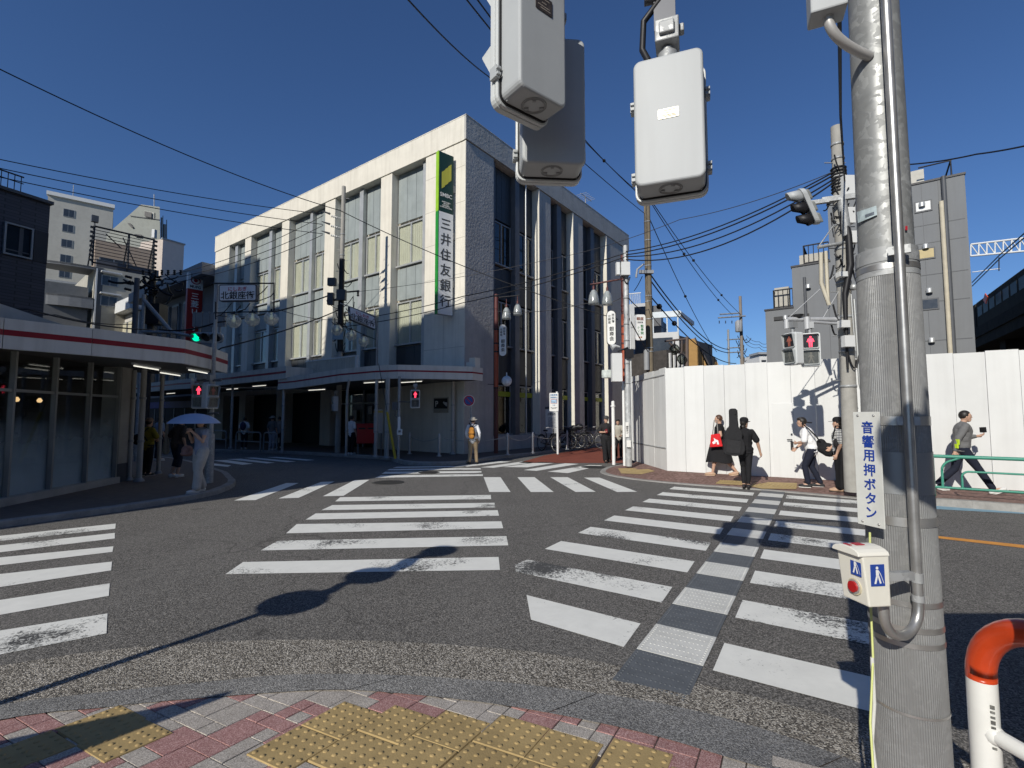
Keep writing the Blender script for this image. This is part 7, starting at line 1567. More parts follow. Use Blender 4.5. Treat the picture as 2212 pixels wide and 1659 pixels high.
# orange and white hoop guard close to us
og = M('hoop_orange', (.52,.055,.013), .3, var=.12, vs=8, coat=.4, stain=.2); wg = M('hoop_white', (.74,.74,.70), .3, var=.05, vs=6, coat=.3, stain=.15)
t = thing('hoop_guard', 'white hoop guard rail with an orange top close up at the lower right', 'guard rail', (1.70,1.79,.1))
d = Vector((.14,-1,0)).normalized(); a = Vector((1.665,1.79,.08)); r = .043; Rk = .21; H_ = .945; L_ = 1.1
b = a+d*L_
m = MB(); m.tube([Vector((a.x,a.y,.33)), Vector((a.x,a.y,.672))], r*1.001, 20, 0); m2 = MB(); m2.tube([Vector((a.x,a.y,.10)), Vector((a.x,a.y,.33))], r, 20); m2.build('orange_foot', og, t, world=True); m.tube([Vector((b.x,b.y,.1)), Vector((b.x,b.y,.672))], r, 20, 0)
m.build('upright', [wg, og], t, world=True)
m = MB(); k = Vector((0,0,H_-Rk-r)); ca_ = Vector((a.x,a.y,0)); cb_ = Vector((b.x,b.y,0))
m.tube([ca_+up*.672, ca_+k]+arc(ca_+k+d*Rk, Rk, math.pi, math.pi/2, d, up, 10)+arc(cb_+k-d*Rk, Rk, math.pi/2, 0, d, up, 10)+[cb_+k, cb_+up*.672], r, 20); m.build('orange_hoop', og, t, world=True)
m = MB(); m.tube([ca_+up*.50, cb_+up*.50], .026, 14); m.ball(ca_+up*.50+d*.03, .034, 12); m.build('cross_rail', wg, t, world=True)
m = MB(); f = Vector((-.62,-.78,0)); sx_ = Vector((.78,-.62,0)); 
for i in range(9): m.obox(ca_+f*(r+.0005)+sx_*.018*0+up*(.60-.017*i)+sx_*.02, sx_*.006, f*.001, (0,0,.0035 if i % 3 else .006))
m.build('sticker_print', M('sticker_dark', (.12,.12,.11), .6, var=.8, vs=120), t, world=True)
# ---- bicycles
bkm = M('bike_black', (.018,.018,.02), .4, .2); bks = M('bike_steel', (.35,.35,.34), .35, .7); tyre = M('tyre', (.015,.015,.015), .8)
def wheel(cx, r, t, rim=bks):
    m = MB(); m.tube([(cx+r*math.cos(i*math.pi/14), 0, r+.02+r*math.sin(i*math.pi/14)) for i in range(28)], .019, 6, closed=True); w = m.build('wheel', tyre, t)
    m = MB(); m.tube([(cx+(r-.03)*math.cos(i*math.pi/14), 0, r+.02+(r-.03)*math.sin(i*math.pi/14)) for i in range(28)], .010, 5, closed=True); m.cyl((cx,-.04,r+.02),(cx,.04,r+.02), .025, n=8)
    for i in range(14): a_ = i*math.pi/7; m.tube([(cx,.02*(-1)**i,r+.02),(cx+(r-.03)*math.cos(a_),0,r+.02+(r-.03)*math.sin(a_))], .0025, 3)
    m.build('rim', rim, w)
bkA = thing('bicycle', 'black city bicycle with a front basket parked nearest the notice sign', 'bicycle', (1.55,20.75,.12), R(-60), 'bicycles parked by the bank')
wheel(.53, .33, bkA); wheel(-.53, .33, bkA)
m = MB()
for pts, r in (([(.53,0,.35),(.40,0,.78),(.37,0,.95)], .017), ([(.42,0,.72),(.05,0,.42),(-.05,0,.28)], .020), ([(.40,0,.80),(.0,0,.52),(-.10,0,.48)], .014), ([(-.05,0,.28),(-.17,0,.62),(-.2,0,.82)], .018), ([(-.05,.03,.28),(-.53,.05,.35)], .012), ([(-.05,-.03,.28),(-.53,-.05,.35)], .012), ([(-.15,.02,.6),(-.53,.05,.35)], .010), ([(-.15,-.02,.6),(-.53,-.05,.35)], .010)): m.tube(pts, r, 7)
m.build('frame', bkm, bkA)
m = MB(); m.tube([(.22,.29,1.0),(.34,.22,1.02),(.38,0,.98),(.34,-.22,1.02),(.22,-.29,1.0)], .012, 7); m.tube([(.22,.29,1.0),(.14,.30,.99)], .017, 7); m.tube([(.22,-.29,1.0),(.14,-.30,.99)], .017, 7); m.build('handlebar', bks, bkA)
m = MB(); m.lathe([(.001,-.02),(.08,-.02),(.10,.01),(.08,.045),(.001,.05)], (-.23,0,.86), 14, sx=1.3, sy=.9); m.build('saddle', black, bkA)
m = MB()
for z in (.68,.76,.84,.92): m.tube([(.50,-.17,z),(.80,-.19,z),(.80,.19,z),(.50,.17,z)], .005, 4, closed=True)
for i in range(7): y = -.18+.06*i; m.tube([(.52,y*.9,.66),(.80,y,.68),(.80,y,.93)], .004, 4)
m.build('basket', bkm, bkA)
m = MB(); m.tube([(-.78,.06,.66),(-.32,.06,.66),(-.32,-.06,.66),(-.78,-.06,.66)], .008, 5, closed=True); m.tube([(-.7,.06,.66),(-.53,.05,.35)], .006, 5); m.tube([(-.7,-.06,.66),(-.53,-.05,.35)], .006, 5); m.build('rear_rack', bkm, bkA)
m = MB(); m.tube([(-.05,-.1,.28),(-.05,.1,.28)], .03, 10); m.tube([(-.05,.08,.28),(.09,.09,.2)], .008, 5); m.tube([(-.05,-.08,.28),(-.19,-.09,.36)], .008, 5); m.tube([(-.53+.36*math.cos(i*.2),0,.35+.36*math.sin(i*.2)) for i in range(3, 15)], .012, 5); m.tube([(.53+.36*math.cos(i*.2),0,.35+.36*math.sin(i*.2)) for i in range(2, 12)], .012, 5); m.tube([(-.35,.07,.06),(-.42,.05,.3)], .008, 5); m.build('crank_and_guards', bkm, bkA)
for (x, y, a, lb) in ((2.35,22.6,-50,'black bicycle crowded behind the first one near the bollard'),(2.9,22.9,-35,'bicycle in the middle of the parked row with its saddle bag side out'),(3.55,22.3,-10,'bicycle parked sideways just left of the man in the black cap'),(3.35,24.2,-45,'bicycle at the back of the parked row by the bank windows')): dup(bkA, (x, y, .12), R(a), lb)
m = MB(); rr = random.Random(11)
for k in range(3): m.ball((2.6+.3*k,22.8+.2*k,.95+.08*k), (.2,.16,.16), 10)
tag(m.build('saddle_cover', black), 'black covered child seat and bags on the parked bicycles', 'bag')
# ================================================================== people
skin = M('skin', (.50,.31,.22), .55, var=.06, vs=8); skin_d = M('skin_tan', (.42,.25,.17), .55, var=.06)
hair_b = M('hair_black', (.018,.015,.013), .5, var=.3, vs=60); hair_r = M('hair_brown', (.075,.035,.02), .5, var=.3, vs=60); eyem = M('eye_dark', (.02,.015,.012), .3, var=0)
def cloth(name, c, rough=.85): return M(name, c, rough, var=.14, vs=9, bump=.35, bs=14, spec=.2)
def remesh(o, vox, sm=2):
    r = o.modifiers.new('remesh', 'REMESH'); r.mode = 'VOXEL'; r.voxel_size = vox; r.use_smooth_shade = True
    s = o.modifiers.new('smooth', 'SMOOTH'); s.factor = .5; s.iterations = sm
def limb(mb, pts, rs, n=12):
    mb.tube(pts, rs, n)
    for p, r in zip(pts, rs): mb.ball(p, r*.995, 12)
def hand(mb, wr, d, palm, side, curl=.35, s=1.0):
    """five fingers from the wrist along d; palm = direction the palm faces; side: +1 thumb on that side of d x palm."""
    wr, d, palm = Vector(wr), Vector(d).normalized(), Vector(palm).normalized(); ac = d.cross(palm).normalized()*side
    c = wr+d*.045*s; mb.tube([wr, wr+d*.03*s, wr+d*.085*s], [.024*s,.030*s,.030*s], 10); mb.ball(c, .03*s, 10)
    for k in range(4):
        b = wr+d*.085*s+ac*((1.5-k)*.019*s); ln = (.070,.080,.074,.056)[k]*s; cl = curl*(1+.15*k)
        d1 = (d*math.cos(cl*.6)+palm*math.sin(cl*.6)); d2 = (d*math.cos(cl*1.7)+palm*math.sin(cl*1.7)); p1 = b+d1*ln*.5; p2 = p1+d2*ln*.5
        mb.tube([b-d*.02*s, b, p1, p2], [.0105*s,.0105*s,.010*s,.0085*s], 7); mb.ball(p2, .0085*s, 7)
    tb = wr+d*.03*s+ac*.026*s; t1 = tb+(d*.6+ac*.75+palm*.25).normalized()*.036*s; t2 = t1+(d*.9+ac*.25+palm*.3).normalized()*.030*s
    mb.tube([tb-ac*.012*s, tb, t1, t2], [.014*s,.0125*s,.0115*s,.0095*s], 7); mb.ball(t2, .0095*s, 7)
def person(label, foot, az, H, top, bottom, shoes, hair=hair_b, skinm=None, pose=None, sleeve='short', legs='trousers', hat=None, hatm=None, hairstyle='short', vox=.009, loose=1.0, group='people on the street', collar=None, topname='shirt'):
    ps = dict(lean=0, eL=(-.235,-.03,1.12), wL=(-.235,.05,.88), eR=(.235,-.03,1.12), wR=(.235,.05,.88), kL=(-.09,.02,.49), aL=(-.09,-.03,.085), kR=(.09,.02,.49), aR=(.09,-.03,.085), yaw=0, nod=0, hL=None, hR=None, tL=(0,.15,-.045), tR=(0,.15,-.045), chest=None)
    ps.update(pose or {}); s = H/1.70; skinm = skinm or skin
    root = thing('person', label, 'person', foot, -R(az), group)
    V = lambda p: Vector(p)*s
    ln = ps['lean']; bend = lambda z: ln*max(0, (z-.92))/.5       # forward shift with height
    J = {}
    J['pel'] = V((0,0,.95)); J['wai'] = V((0,bend(1.1),1.10)); J['che'] = V((0,bend(1.28),1.28)); J['nec'] = V((0,bend(1.43)-.01,1.43)); J['hd'] = V((0,bend(1.58)+.02,1.575-.35*ln*ln))
    shL, shR = V((-.158,bend(1.39),1.375)), V((.158,bend(1.39),1.375))
    eL, wL, eR, wR = [V(ps[k]) for k in ('eL','wL','eR','wR')]; kL, aL, kR, aR = [V(ps[k]) for k in ('kL','aL','kR','aR')]
    hpL, hpR = V((-.085,0,.91)), V((.085,0,.91)); tL, tR = aL+V(ps['tL']), aR+V(ps['tR'])
    b = MB()
    # trunk, neck and limbs as one surface
    limb(b, [J['pel'], J['wai'], J['che']], [.135*s,.118*s,.135*s]); b.ball(J['che']+V((0,0,.04)), (.165*s,.105*s,.13*s), 14); b.ball(J['pel'], (.155*s,.11*s,.12*s), 14)
    limb(b, [J['che']+V((0,0,.09)), J['nec'], J['hd']-V((0,.0,.03))], [.075*s,.052*s,.055*s])
    hc = J['hd']; yw = R(ps['yaw']); fx, fy = math.sin(yw), math.cos(yw); hx = Vector((fy,-fx,0)); hy = Vector((fx,fy,0)); HP = lambda x, y, z: hc+(hx*x+hy*y+Vector((0,0,z)))*s
    hb = MB(); hb.ball((0,0,0), (.076*s,.094*s,.112*s), 18); 
    for v in hb.v: b_ = v.copy(); v.xyz = hc+hx*b_.x+hy*b_.y+Vector((0,0,b_.z))
    b.add(hb.v, hb.f, 0, True)
    b.ball(HP(0,.045,-.075), .046*s, 10); b.ball(HP(0,.094,-.012), .014*s, 8); b.ball(HP(0,.100,-.022), .013*s, 8); b.ball(HP(-.076,.0,-.01), (.012*s,.018*s,.026*s), 8); b.ball(HP(.076,.0,-.01), (.012*s,.018*s,.026*s), 8); b.ball(HP(0,.086,.022), (.045*s,.014*s,.012*s), 8); b.ball(HP(0,.088,-.055), (.022*s,.012*s,.007*s), 8)
    for sh, e, w_ in ((shL,eL,wL),(shR,eR,wR)): limb(b, [sh, sh.lerp(e,.5), e, e.lerp(w_,.4), w_], [.055*s,.048*s,.039*s,.039*s,.026*s])
    for hp, k, a in ((hpL,kL,aL),(hpR,kR,aR)): limb(b, [hp, hp.lerp(k,.5), k, k.lerp(a,.35), a], [.088*s,.075*s,.054*s,.055*s,.036*s])
    for a, t in ((aL,tL),(aR,tR)): limb(b, [a-V((0,.02,.035)), (a+t)/2-V((0,0,.01)), t], [.036*s,.036*s,.028*s])
    for e, w_, hd_, sd_ in ((eL,wL,ps['hL'],-1),(eR,wR,ps['hR'],1)):
        d = (w_-e).normalized(); pal, cu = (Vector((-sd_,0,0))+Vector((0,.3,0)), .45) if hd_ is None else (Vector(hd_[0]), hd_[1]); pal = pal-d*pal.dot(d)
        hand(b, w_-d*.004, d, pal, 1 if (d.cross(pal)).dot(Vector((0,1,.3))) > 0 else -1, cu, s)
    o = b.build('body', skinm, root); remesh(o, vox*.75, 1)
    m = MB()
    for x in (-.031,.031): m.ball(HP(x,.089,.008), (.010*s,.006*s,.0055*s), 8); m.obox(HP(x,.092,.029), hx*.013*s, hy*.003*s, (0,0,.0025*s))
    m.build('eyes', eyem, root); m = MB(); m.ball(HP(0,.094,-.054), (.020*s,.006*s,.005*s), 8); m.build('mouth', M('lips', (.33,.13,.11), .5, var=0), root)
    # hair
    m = MB(); hb = MB(); hb.ball((0,0,0), (.088*s,.103*s,.108*s), 18); 
    for v in hb.v:
        p = v.copy()
        if p.z < -.02*s: p.y = min(p.y, -.01*s); p.z = max(p.z, -.075*s if hairstyle != 'bob' else -.105*s)
        if p.y > .055*s and p.z < .045*s: p.y = .045*s
        v.xyz = hc+hx*p.x+hy*(p.y-.012*s)+Vector((0,0,p.z+.022*s))
    m.add(hb.v, hb.f, 0, True)
    if hairstyle == 'bob': m.ball(HP(0,-.05,-.085), (.078*s,.055*s,.06*s), 12)
    if hairstyle == 'full': m.ball(HP(0,.025,.075), (.082*s,.085*s,.05*s), 14); m.ball(HP(.02,.07,.06), (.05*s,.03*s,.03*s), 10)
    o = m.build('hair', hair, root); remesh(o, .010*s, 1)
    if hat == 'cap':
        m = MB(); m.lathe([(.097*s,-.01*s),(.102*s,.03*s),(.085*s,.075*s),(.05*s,.098*s),(.001,.104*s)], HP(0,-.005,.055), 18, sy=1.1)
        pts = [HP(.075*math.cos(math.pi*i/8), .07+.115*math.sin(math.pi*i/8), .046-.012*math.sin(math.pi*i/8)) for i in range(9)]; m.extr(pts, (0,0,.008*s)); m.build('cap', hatm, root)
    elif hat == 'brim':
        m = MB(); prof = [(.17*s,.02*s),(.168*s,.026*s),(.13*s,.030*s),(.102*s,.042*s),(.098*s,.09*s),(.075*s,.122*s),(.03*s,.132*s),(.001,.13*s)]; n = 26; vs = []
        for r, z in prof:
            for j in range(n): a_ = 2*math.pi*j/n; wv = (.018*s*math.cos(2*a_)+.006*s*math.sin(3*a_))*(r > .12*s); vs.append(HP(0,0,.01)+Vector((r*math.cos(a_), r*1.06*math.sin(a_), z+wv)))
        m.add(vs, [(i*n+j, i*n+(j+1) % n, (i+1)*n+(j+1) % n, (i+1)*n+j) for i in range(len(prof)-1) for j in range(n)], 0, True); o = m.build('hat', hatm, root); sm_ = o.modifiers.new('solid', 'SOLIDIFY'); sm_.thickness = .006
    # clothes
    if top:
        m = MB(); k = loose; hem = .86 if ps.get('untuck', True) else .96
        limb(m, [V((0,bend(hem),hem)), J['pel'], J['wai'], J['che']], [.118*s*k,.142*s*k,.135*s*k,.148*s*k]); m.ball(V((0,bend(hem)+.0,hem)), (.168*s*k,.125*s*k,.05*s), 14); m.ball(J['pel'], (.172*s*k,.128*s*k,.10*s), 14); m.ball(J['wai'], (.155*s*k,.12*s*k,.12*s), 14); m.ball(J['che']+V((0,0,.045)), (.182*s*k,.122*s*k,.135*s), 16)
        limb(m, [J['che']+V((0,0,.06)), J['nec']-V((0,0,.005))], [.11*s,.066*s])
        for sh, e, w_ in ((shL,eL,wL),(shR,eR,wR)):
            if sleeve == 'long': limb(m, [sh, sh.lerp(e,.5), e, e.lerp(w_,.5), e.lerp(w_,.93)], [.064*s,.062*s*k,.054*s*k,.052*s*k,.040*s])
            elif sleeve == 'short': limb(m, [sh, sh.lerp(e,.45), sh.lerp(e,.86)], [.066*s,.066*s*k,.068*s*k])
            elif sleeve == 'cap': limb(m, [sh, sh.lerp(e,.35)], [.070*s,.060*s])
        o = m.build(topname, top, root); remesh(o, vox, 2)
    if legs in ('trousers','wide','capri','tights'):
        m = MB(); w1 = {'trousers':1.0,'wide':1.25,'capri':1.05,'tights':.86}[legs]
        m.ball(V((0,0,.955)), (.158*s,.122*s,.10*s), 14); limb(m, [hpL+V((.02,0,.02)), hpR+V((-.02,0,.02))], [.10*s,.10*s])
        for hp, k, a in ((hpL,kL,aL),(hpR,kR,aR)):
            e = k.lerp(a,.92) if legs != 'capri' else k.lerp(a,.45)
            limb(m, [hp, hp.lerp(k,.5), k, k.lerp(e,.5), e], [.104*s*max(1,w1*.95),.092*s*w1,.072*s*w1,.068*s*w1,(.062 if legs != 'wide' else .075)*s*w1*(.8 if legs == 'tights' else 1)])
        o = m.build('trousers', bottom, root); remesh(o, vox, 2)
    elif legs == 'dress':
        m = MB(); prof = [(1.36,.155,.0),(1.28,.165,.0),(1.12,.16,.01),(.95,.19,.02),(.75,.23,.03),(.55,.27,.03),(.36,.31,.02)]; n = 28; vs = []
        for z, r, yo in prof:
            for j in range(n): a_ = 2*math.pi*j/n; f = 1+.06*math.sin(5*a_+z*3)*(1.36-z); vs.append(V((r*.95*math.cos(a_)*f*(.78 if z < 1.2 else 1), r*(1.15 if z < 1.0 else .78)*math.sin(a_)*f+yo, z+.02*math.sin(3*a_)*(z < .5))))
        m.add(vs, [(i*n+j, i*n+(j+1) % n, (i+1)*n+(j+1) % n, (i+1)*n+j) for i in range(len(prof)-1) for j in range(n)], 0, True); o = m.build('dress', bottom, root); sm_ = o.modifiers.new('solid', 'SOLIDIFY'); sm_.thickness = .008; sm_.offset = 1
        o.modifiers.new('sub', 'SUBSURF').levels = 1
        m = MB(); limb(m, [J['che'], J['che']+V((0,0,.06)), J['nec']-V((0,0,.015))], [.13*s,.115*s,.064*s]); m.ball(J['che']+V((0,0,.045)), (.180*s,.118*s,.13*s), 16)
        for sh, e in ((shL,eL),(shR,eR)): limb(m, [sh, sh.lerp(e,.4)], [.072*s,.064*s])
        o = m.build('bodice', bottom, root); remesh(o, vox, 2)
    for a, t in ((aL,tL),(aR,tR)):
        d = (t-a); f = Vector((d.x,d.y,0)).normalized(); L_ = Vector((d.x,d.y,0)).length; pit = d+V((0,0,.045))
        m = MB(); base = a-V((0,0,.05)); ax = (f*L_+Vector((0,0,pit.z))).normalized()
        limb(m, [base-ax*.045*s, base+ax*.03*s, base+ax*.12*s, base+ax*.185*s], [.038*s,.042*s,.043*s,.032*s]); limb(m, [a-V((0,.01,.02)), base], [.040*s,.040*s])
        o = m.build('shoe', shoes[0], root); remesh(o, vox, 1)
        m = MB(); n_ = ax.cross(Vector((-f.y,f.x,0))); n_ = n_ if n_.z > 0 else -n_; sd_ = Vector((f.y,-f.x,0)); c = base+ax*.065*s-n_*.030*s
        m.extr([c+ax*(x*s)+sd_*(y*s) for x, y in ((-.115,-.03),(-.125,0),(-.115,.03),(0,.040),(.10,.044),(.15,.025),(.16,0),(.15,-.025),(.10,-.044),(0,-.040))], -n_*.018*s); m.build('shoe_sole', shoes[1], root)
    return root, J, V
def hold(root, p): return ROOT[root.name] @ Vector(p)
blk_c = cloth('cloth_black', (.016,.016,.018)); blk_c2 = cloth('cloth_charcoal', (.024,.023,.025)); wht_c = cloth('cloth_white', (.78,.78,.78)); khaki = cloth('cloth_khaki', (.36,.27,.17)); navy = cloth('cloth_navy', (.017,.02,.034)); greyk = cloth('cloth_grey', (.15,.15,.15)); sole_w = M('sole_white', (.65,.65,.62), .6); sole_b = M('sole_black', (.02,.02,.02), .7)
shoe_b = M('shoe_black', (.02,.02,.022), .6); shoe_w = M('shoe_white', (.62,.62,.6), .6); sandal = M('sandal_tan', (.45,.30,.2), .6)
def P_(u, v, z): p = gr(u, v, z); p.z = z; return p
def blob(m, pts): [m.ball(p, r, 12) for p, r in pts]

# 1 man in the hat, walking away from us with an orange backpack
f = P_(1021, 1003, .0); hm1, J, V = person('man in a beige brimmed hat and white shirt walking away with an orange backpack', f, 6, 1.57, wht_c, khaki, (shoe_b, sole_b), hair_b, sleeve='long', hat='brim', hatm=cloth('hat_beige', (.62,.56,.44)), loose=1.08,
  pose=dict(kL=(-.09,.03,.49), aL=(-.11,-.12,.10), kR=(.10,.08,.50), aR=(.14,.05,.085), eR=(.25,-.02,1.12), wR=(.22,.06,.87), eL=(-.24,-.0,1.12), wL=(-.2,.1,.92), yaw=14), topname='long_sleeved_shirt')
bpm = cloth('pack_orange', (.50,.22,.04)); s = 1.57/1.7
pk = thing('backpack', 'orange and black backpack on the back of the man in the hat', 'backpack', hold(hm1,(0,-.2*s,1.0*s)), -R(6))
m = MB(); blob(m, [((0,-.05,.02),(.105,.06,.09)),((0,-.055,.13),(.11,.065,.11)),((0,-.045,.24),(.095,.055,.09))]); o = m.build('pack_body', bpm, pk); remesh(o, .01, 2)
m = MB(); blob(m, [((0,-.03,.32),(.075,.045,.06)),((0,-.02,-.02),(.09,.045,.06)),((.07,-.03,.1),(.055,.05,.13))]); m.obox((0,-.06,.10), (.115,0,0), (0,.062,0), (0,0,.006)); o = m.build('black_trim', blk_c, pk); remesh(o, .008, 1)
m = MB(); m.tube([(-.03,.02,.36),(-.10,.06,.45),(-.12,.17,.45)], .016, 8); m.tube([(.03,.02,.36),(.10,.06,.45),(.12,.17,.45)], .016, 8); m.build('strap', blk_c, pk)
# 2 man in black walking towards us
f = P_(1310, 999, .0); bm1, J, V = person('man in a black cap and black T-shirt walking towards us past the white post', f, 176, 1.60, blk_c2, blk_c, (shoe_b, sole_b), skinm=skin, hat='cap', hatm=M('cap_patterned', (.05,.05,.05), .7, var=.9, vs=40), loose=1.12, legs='wide',
  pose=dict(eR=(.27,-.02,1.12), wR=(.13,.20,1.12), hR=((-1,.2,.6),.7), eL=(-.26,-.02,1.11), wL=(-.27,.05,.87), kR=(.08,.07,.50), aR=(.06,.10,.09), kL=(-.09,.0,.48), aL=(-.11,-.10,.10)))
m = MB(); m.obox(hold(bm1,(.06,.27,1.10)), (.035,0,.01), (0,.006,0), (-.01,0,.065)); tag(m.build('mobile_phone', M('phone_red', (.20,.02,.03), .3)), 'dark red mobile phone held by the man in the black cap', 'phone')
# 3 person half hidden by the white post
f = P_(1337, 991, .0); p3, J, V = person('person in a grey jacket half hidden behind the white posts', f, -160, 1.50, cloth('jacket_stone', (.42,.40,.34)), blk_c, (shoe_b, sole_b), hairstyle='full', sleeve='long', pose=dict(lean=.10, kR=(.1,.16,.50), aR=(.11,.0,.09), eL=(-.25,.1,1.12), wL=(-.16,.28,1.02), eR=(.25,.1,1.12), wR=(.14,.3,1.0)), loose=1.1)
# 4 woman in the long black dress
f = grr(1557, 1027); dw, J, V = person('woman in a long black dress walking left along the hoarding with a red tote', f, -62, 1.54, None, blk_c, (sandal, M('sandal_cream', (.6,.45,.32), .6)), hair_r, legs='dress', hairstyle='short',
  pose=dict(eL=(-.235,-.05,1.12), wL=(-.23,.10,.93), eR=(.23,-.08,1.12), wR=(.22,-.18,.90), kL=(-.08,.12,.50), aL=(-.08,.20,.085), kR=(.08,-.12,.46), aR=(.09,-.40,.12), tR=(0,.14,-.07)))
tt = thing('tote_bag', 'red tote bag with white print on the shoulder of the woman in black', 'bag', hold(dw,(-.27,.06,.80)), R(62))
redc = cloth('tote_red', (.62,.025,.03)); m = MB(); m.extr([(-.05,-.15,-.05),(-.05,.15,-.08),(-.05,.115,.24),(-.05,-.09,.27)], (.07,0,0)); m.build('bag_body', redc, tt, bevel=.015)
m = MB(); m.extr([(-.056,-.07,.0),(-.056,-.02,.0),(-.056,-.02,.05),(-.056,.0,.06),(-.056,.02,.02),(-.056,.07,.0),(-.056,.09,.05),(-.056,.04,.09),(-.056,.05,.16),(-.056,.0,.12),(-.056,-.05,.1)], (.005,0,0)); m.build('print', wht_c, tt); m = MB(); m.tube([(-.02,-.05,.26),(.07,-.02,.60),(.07,.04,.60),(-.02,.08,.24)], .012, 6); m.build('strap', cloth('strap_grey', (.25,.24,.22)), tt)
m = MB(); blob(m, [(hold(dw,(.12,-.2,1.14)),(.05,.05,.08))]); m.tube([hold(dw,(.12,-.14,1.0)), hold(dw,(.16,-.25,.72))], .03, 8); tag(m.build('shoulder_bag', cloth('bag_grey', (.10,.10,.10))), 'grey shoulder bag behind the woman in the black dress', 'bag')
# 5 person with the guitar case
f = grr(1612, 1054); gp, J, V = person('person in a black cap and baggy black top stepping away with a guitar case', f, 28, 1.53, blk_c, blk_c, (shoe_b, sole_b), skinm=skin, sleeve='short', legs='tights', hat='cap', hatm=blk_c, loose=1.15, hairstyle='bob',
  pose=dict(kL=(-.06,.12,.50), aL=(-.05,.0,.085), kR=(.07,.0,.49), aR=(.05,-.0,.085), eR=(.27,.05,1.14), wR=(.33,.16,.86), eL=(-.22,.05,1.12), wL=(-.16,.2,1.0), yaw=38))
gc_ = thing('guitar_case', 'big black guitar gig bag carried upright on a back on the crossing', 'guitar case', hold(gp,(-.19,-.22,.78)), -R(20))
o2 = [(-.235,.0),(-.20,-.05),(0,-.075),(.16,-.04),(.205,.06),(.20,.2),(.15,.32),(.165,.42),(.13,.50),(.085,.56),(.075,.72),(.072,.92),(.035,.965),(-.065,.965),(-.10,.93),(-.10,.74),(-.105,.58),(-.17,.48),(-.20,.38),(-.20,.28),(-.235,.16)]
gbm = cloth('gig_bag', (.020,.020,.022), .7); m = MB(); m.extr([(x,-.07,z) for x, z in o2], (0,.13,0)); m.build('case_body', gbm, gc_, bevel=.03, seg=3)
m = MB(); m.extr([(-.19,-.085,.0),(.10,-.085,-.02),(.12,-.085,.26),(-.15,-.085,.30)], (0,.02,0)); m.tube([(-.15,-.088,.305),(.12,-.088,.265)], .006, 5); m.build('pocket', cloth('gig_pocket', (.026,.026,.028), .7), gc_, bevel=.01)
m = MB(); m.tube([(.12,.06,.55),(.16,.16,.62),(.14,.22,.5)], .016, 6); m.tube([(-.05,.06,.58),(-.06,.16,.66),(-.04,.22,.5)], .016, 6); m.ball((.02,-.085,.84), .012, 8); m.build('strap', blk_c, gc_)
# 6 man in a white shirt
f = grr(1757, 1052); wm, J, V = person('young man in a white short sleeved shirt bending forward with a black bag', f, -58, 1.53, wht_c, navy, (shoe_b, sole_w), hairstyle='full', sleeve='short', legs='trousers', loose=1.10,
  pose=dict(lean=.13, eL=(-.25,.15,1.10), wL=(-.10,.30,1.06), eR=(.25,.16,1.10), wR=(.14,.33,.92), kL=(-.09,.16,.50), aL=(-.10,.10,.085), kR=(.09,.02,.48), aR=(.10,-.16,.09), nod=.1))
bg_ = thing('crossbody_bag', 'slouchy black crossbody bag on the man in the white shirt', 'bag', hold(wm,(-.05,-.26,.80)), R(58)); m = MB(); blob(m, [((0,0,.05),(.10,.18,.13)),((0,-.06,-.02),(.11,.15,.11)),((0,.08,.14),(.08,.10,.12))]); o = m.build('bag_body', blk_c, bg_); remesh(o, .01, 2)
m = MB(); m.tube([(-.10,.10,.20),(-.20,.16,.30),(-.22,.30,.47),(-.10,.42,.58),(.02,.42,.62),(.10,.24,.6)], .014, 6); m.build('strap', blk_c, bg_)
# 7 woman in a cap and striped top
strp = cloth('cloth_striped', (.7,.7,.68)); nt_ = strp.node_tree; wv = nt_.nodes.new('ShaderNodeTexWave'); wv.bands_direction = 'Z'; wv.inputs['Scale'].default_value = 9.5; tc = nt_.nodes.new('ShaderNodeTexCoord'); cr = nt_.nodes.new('ShaderNodeValToRGB'); cr.color_ramp.interpolation = 'CONSTANT'; cr.color_ramp.elements[0].color = (.03,.03,.035,1); cr.color_ramp.elements[1].color = (.72,.72,.70,1); cr.color_ramp.elements[1].position = .38
nt_.links.new(tc.outputs['Object'], wv.inputs['Vector']); nt_.links.new(wv.outputs['Fac'], cr.inputs[0]); nt_.links.new(cr.outputs[0], nt_.nodes['Principled BSDF'].inputs['Base Color'])
f = grr(1818, 1061); cwm, J, V = person('woman in a black cap, striped top and wide black trousers waiting by the near pole', f, -58, 1.52, strp, blk_c, (sandal, sole_b), sleeve='short', legs='wide', hat='cap', hatm=blk_c, hairstyle='bob', loose=1.08, pose=dict(eL=(-.25,-.02,1.12), wL=(-.25,.07,.86), eR=(.22,.05,1.12), wR=(.18,.16,1.0), kL=(-.1,.02,.49), aL=(-.1,.03,.085)))
m = MB(); blob(m, [(hold(cwm,(.0,-.26,1.10)),(.14,.16,.20)),(hold(cwm,(.0,-.28,.92)),(.14,.15,.16))]); m.tube([hold(cwm,(-.12,.12,1.1)), hold(cwm,(-.14,.06,1.36)), hold(cwm,(-.13,-.08,1.34)), hold(cwm,(-.1,-.2,1.2))], .018, 6); o = m.build('backpack', blk_c); tag(o, 'black backpack worn by the woman in the striped top', 'backpack'); remesh(o, .012, 2)
m = MB(); blob(m, [(hold(cwm,(-.18,.06,1.0)),(.05,.08,.10))]); o = m.build('small_bag', blk_c2); tag(o, 'small black bag hanging at the waist of the woman in the striped top', 'bag')
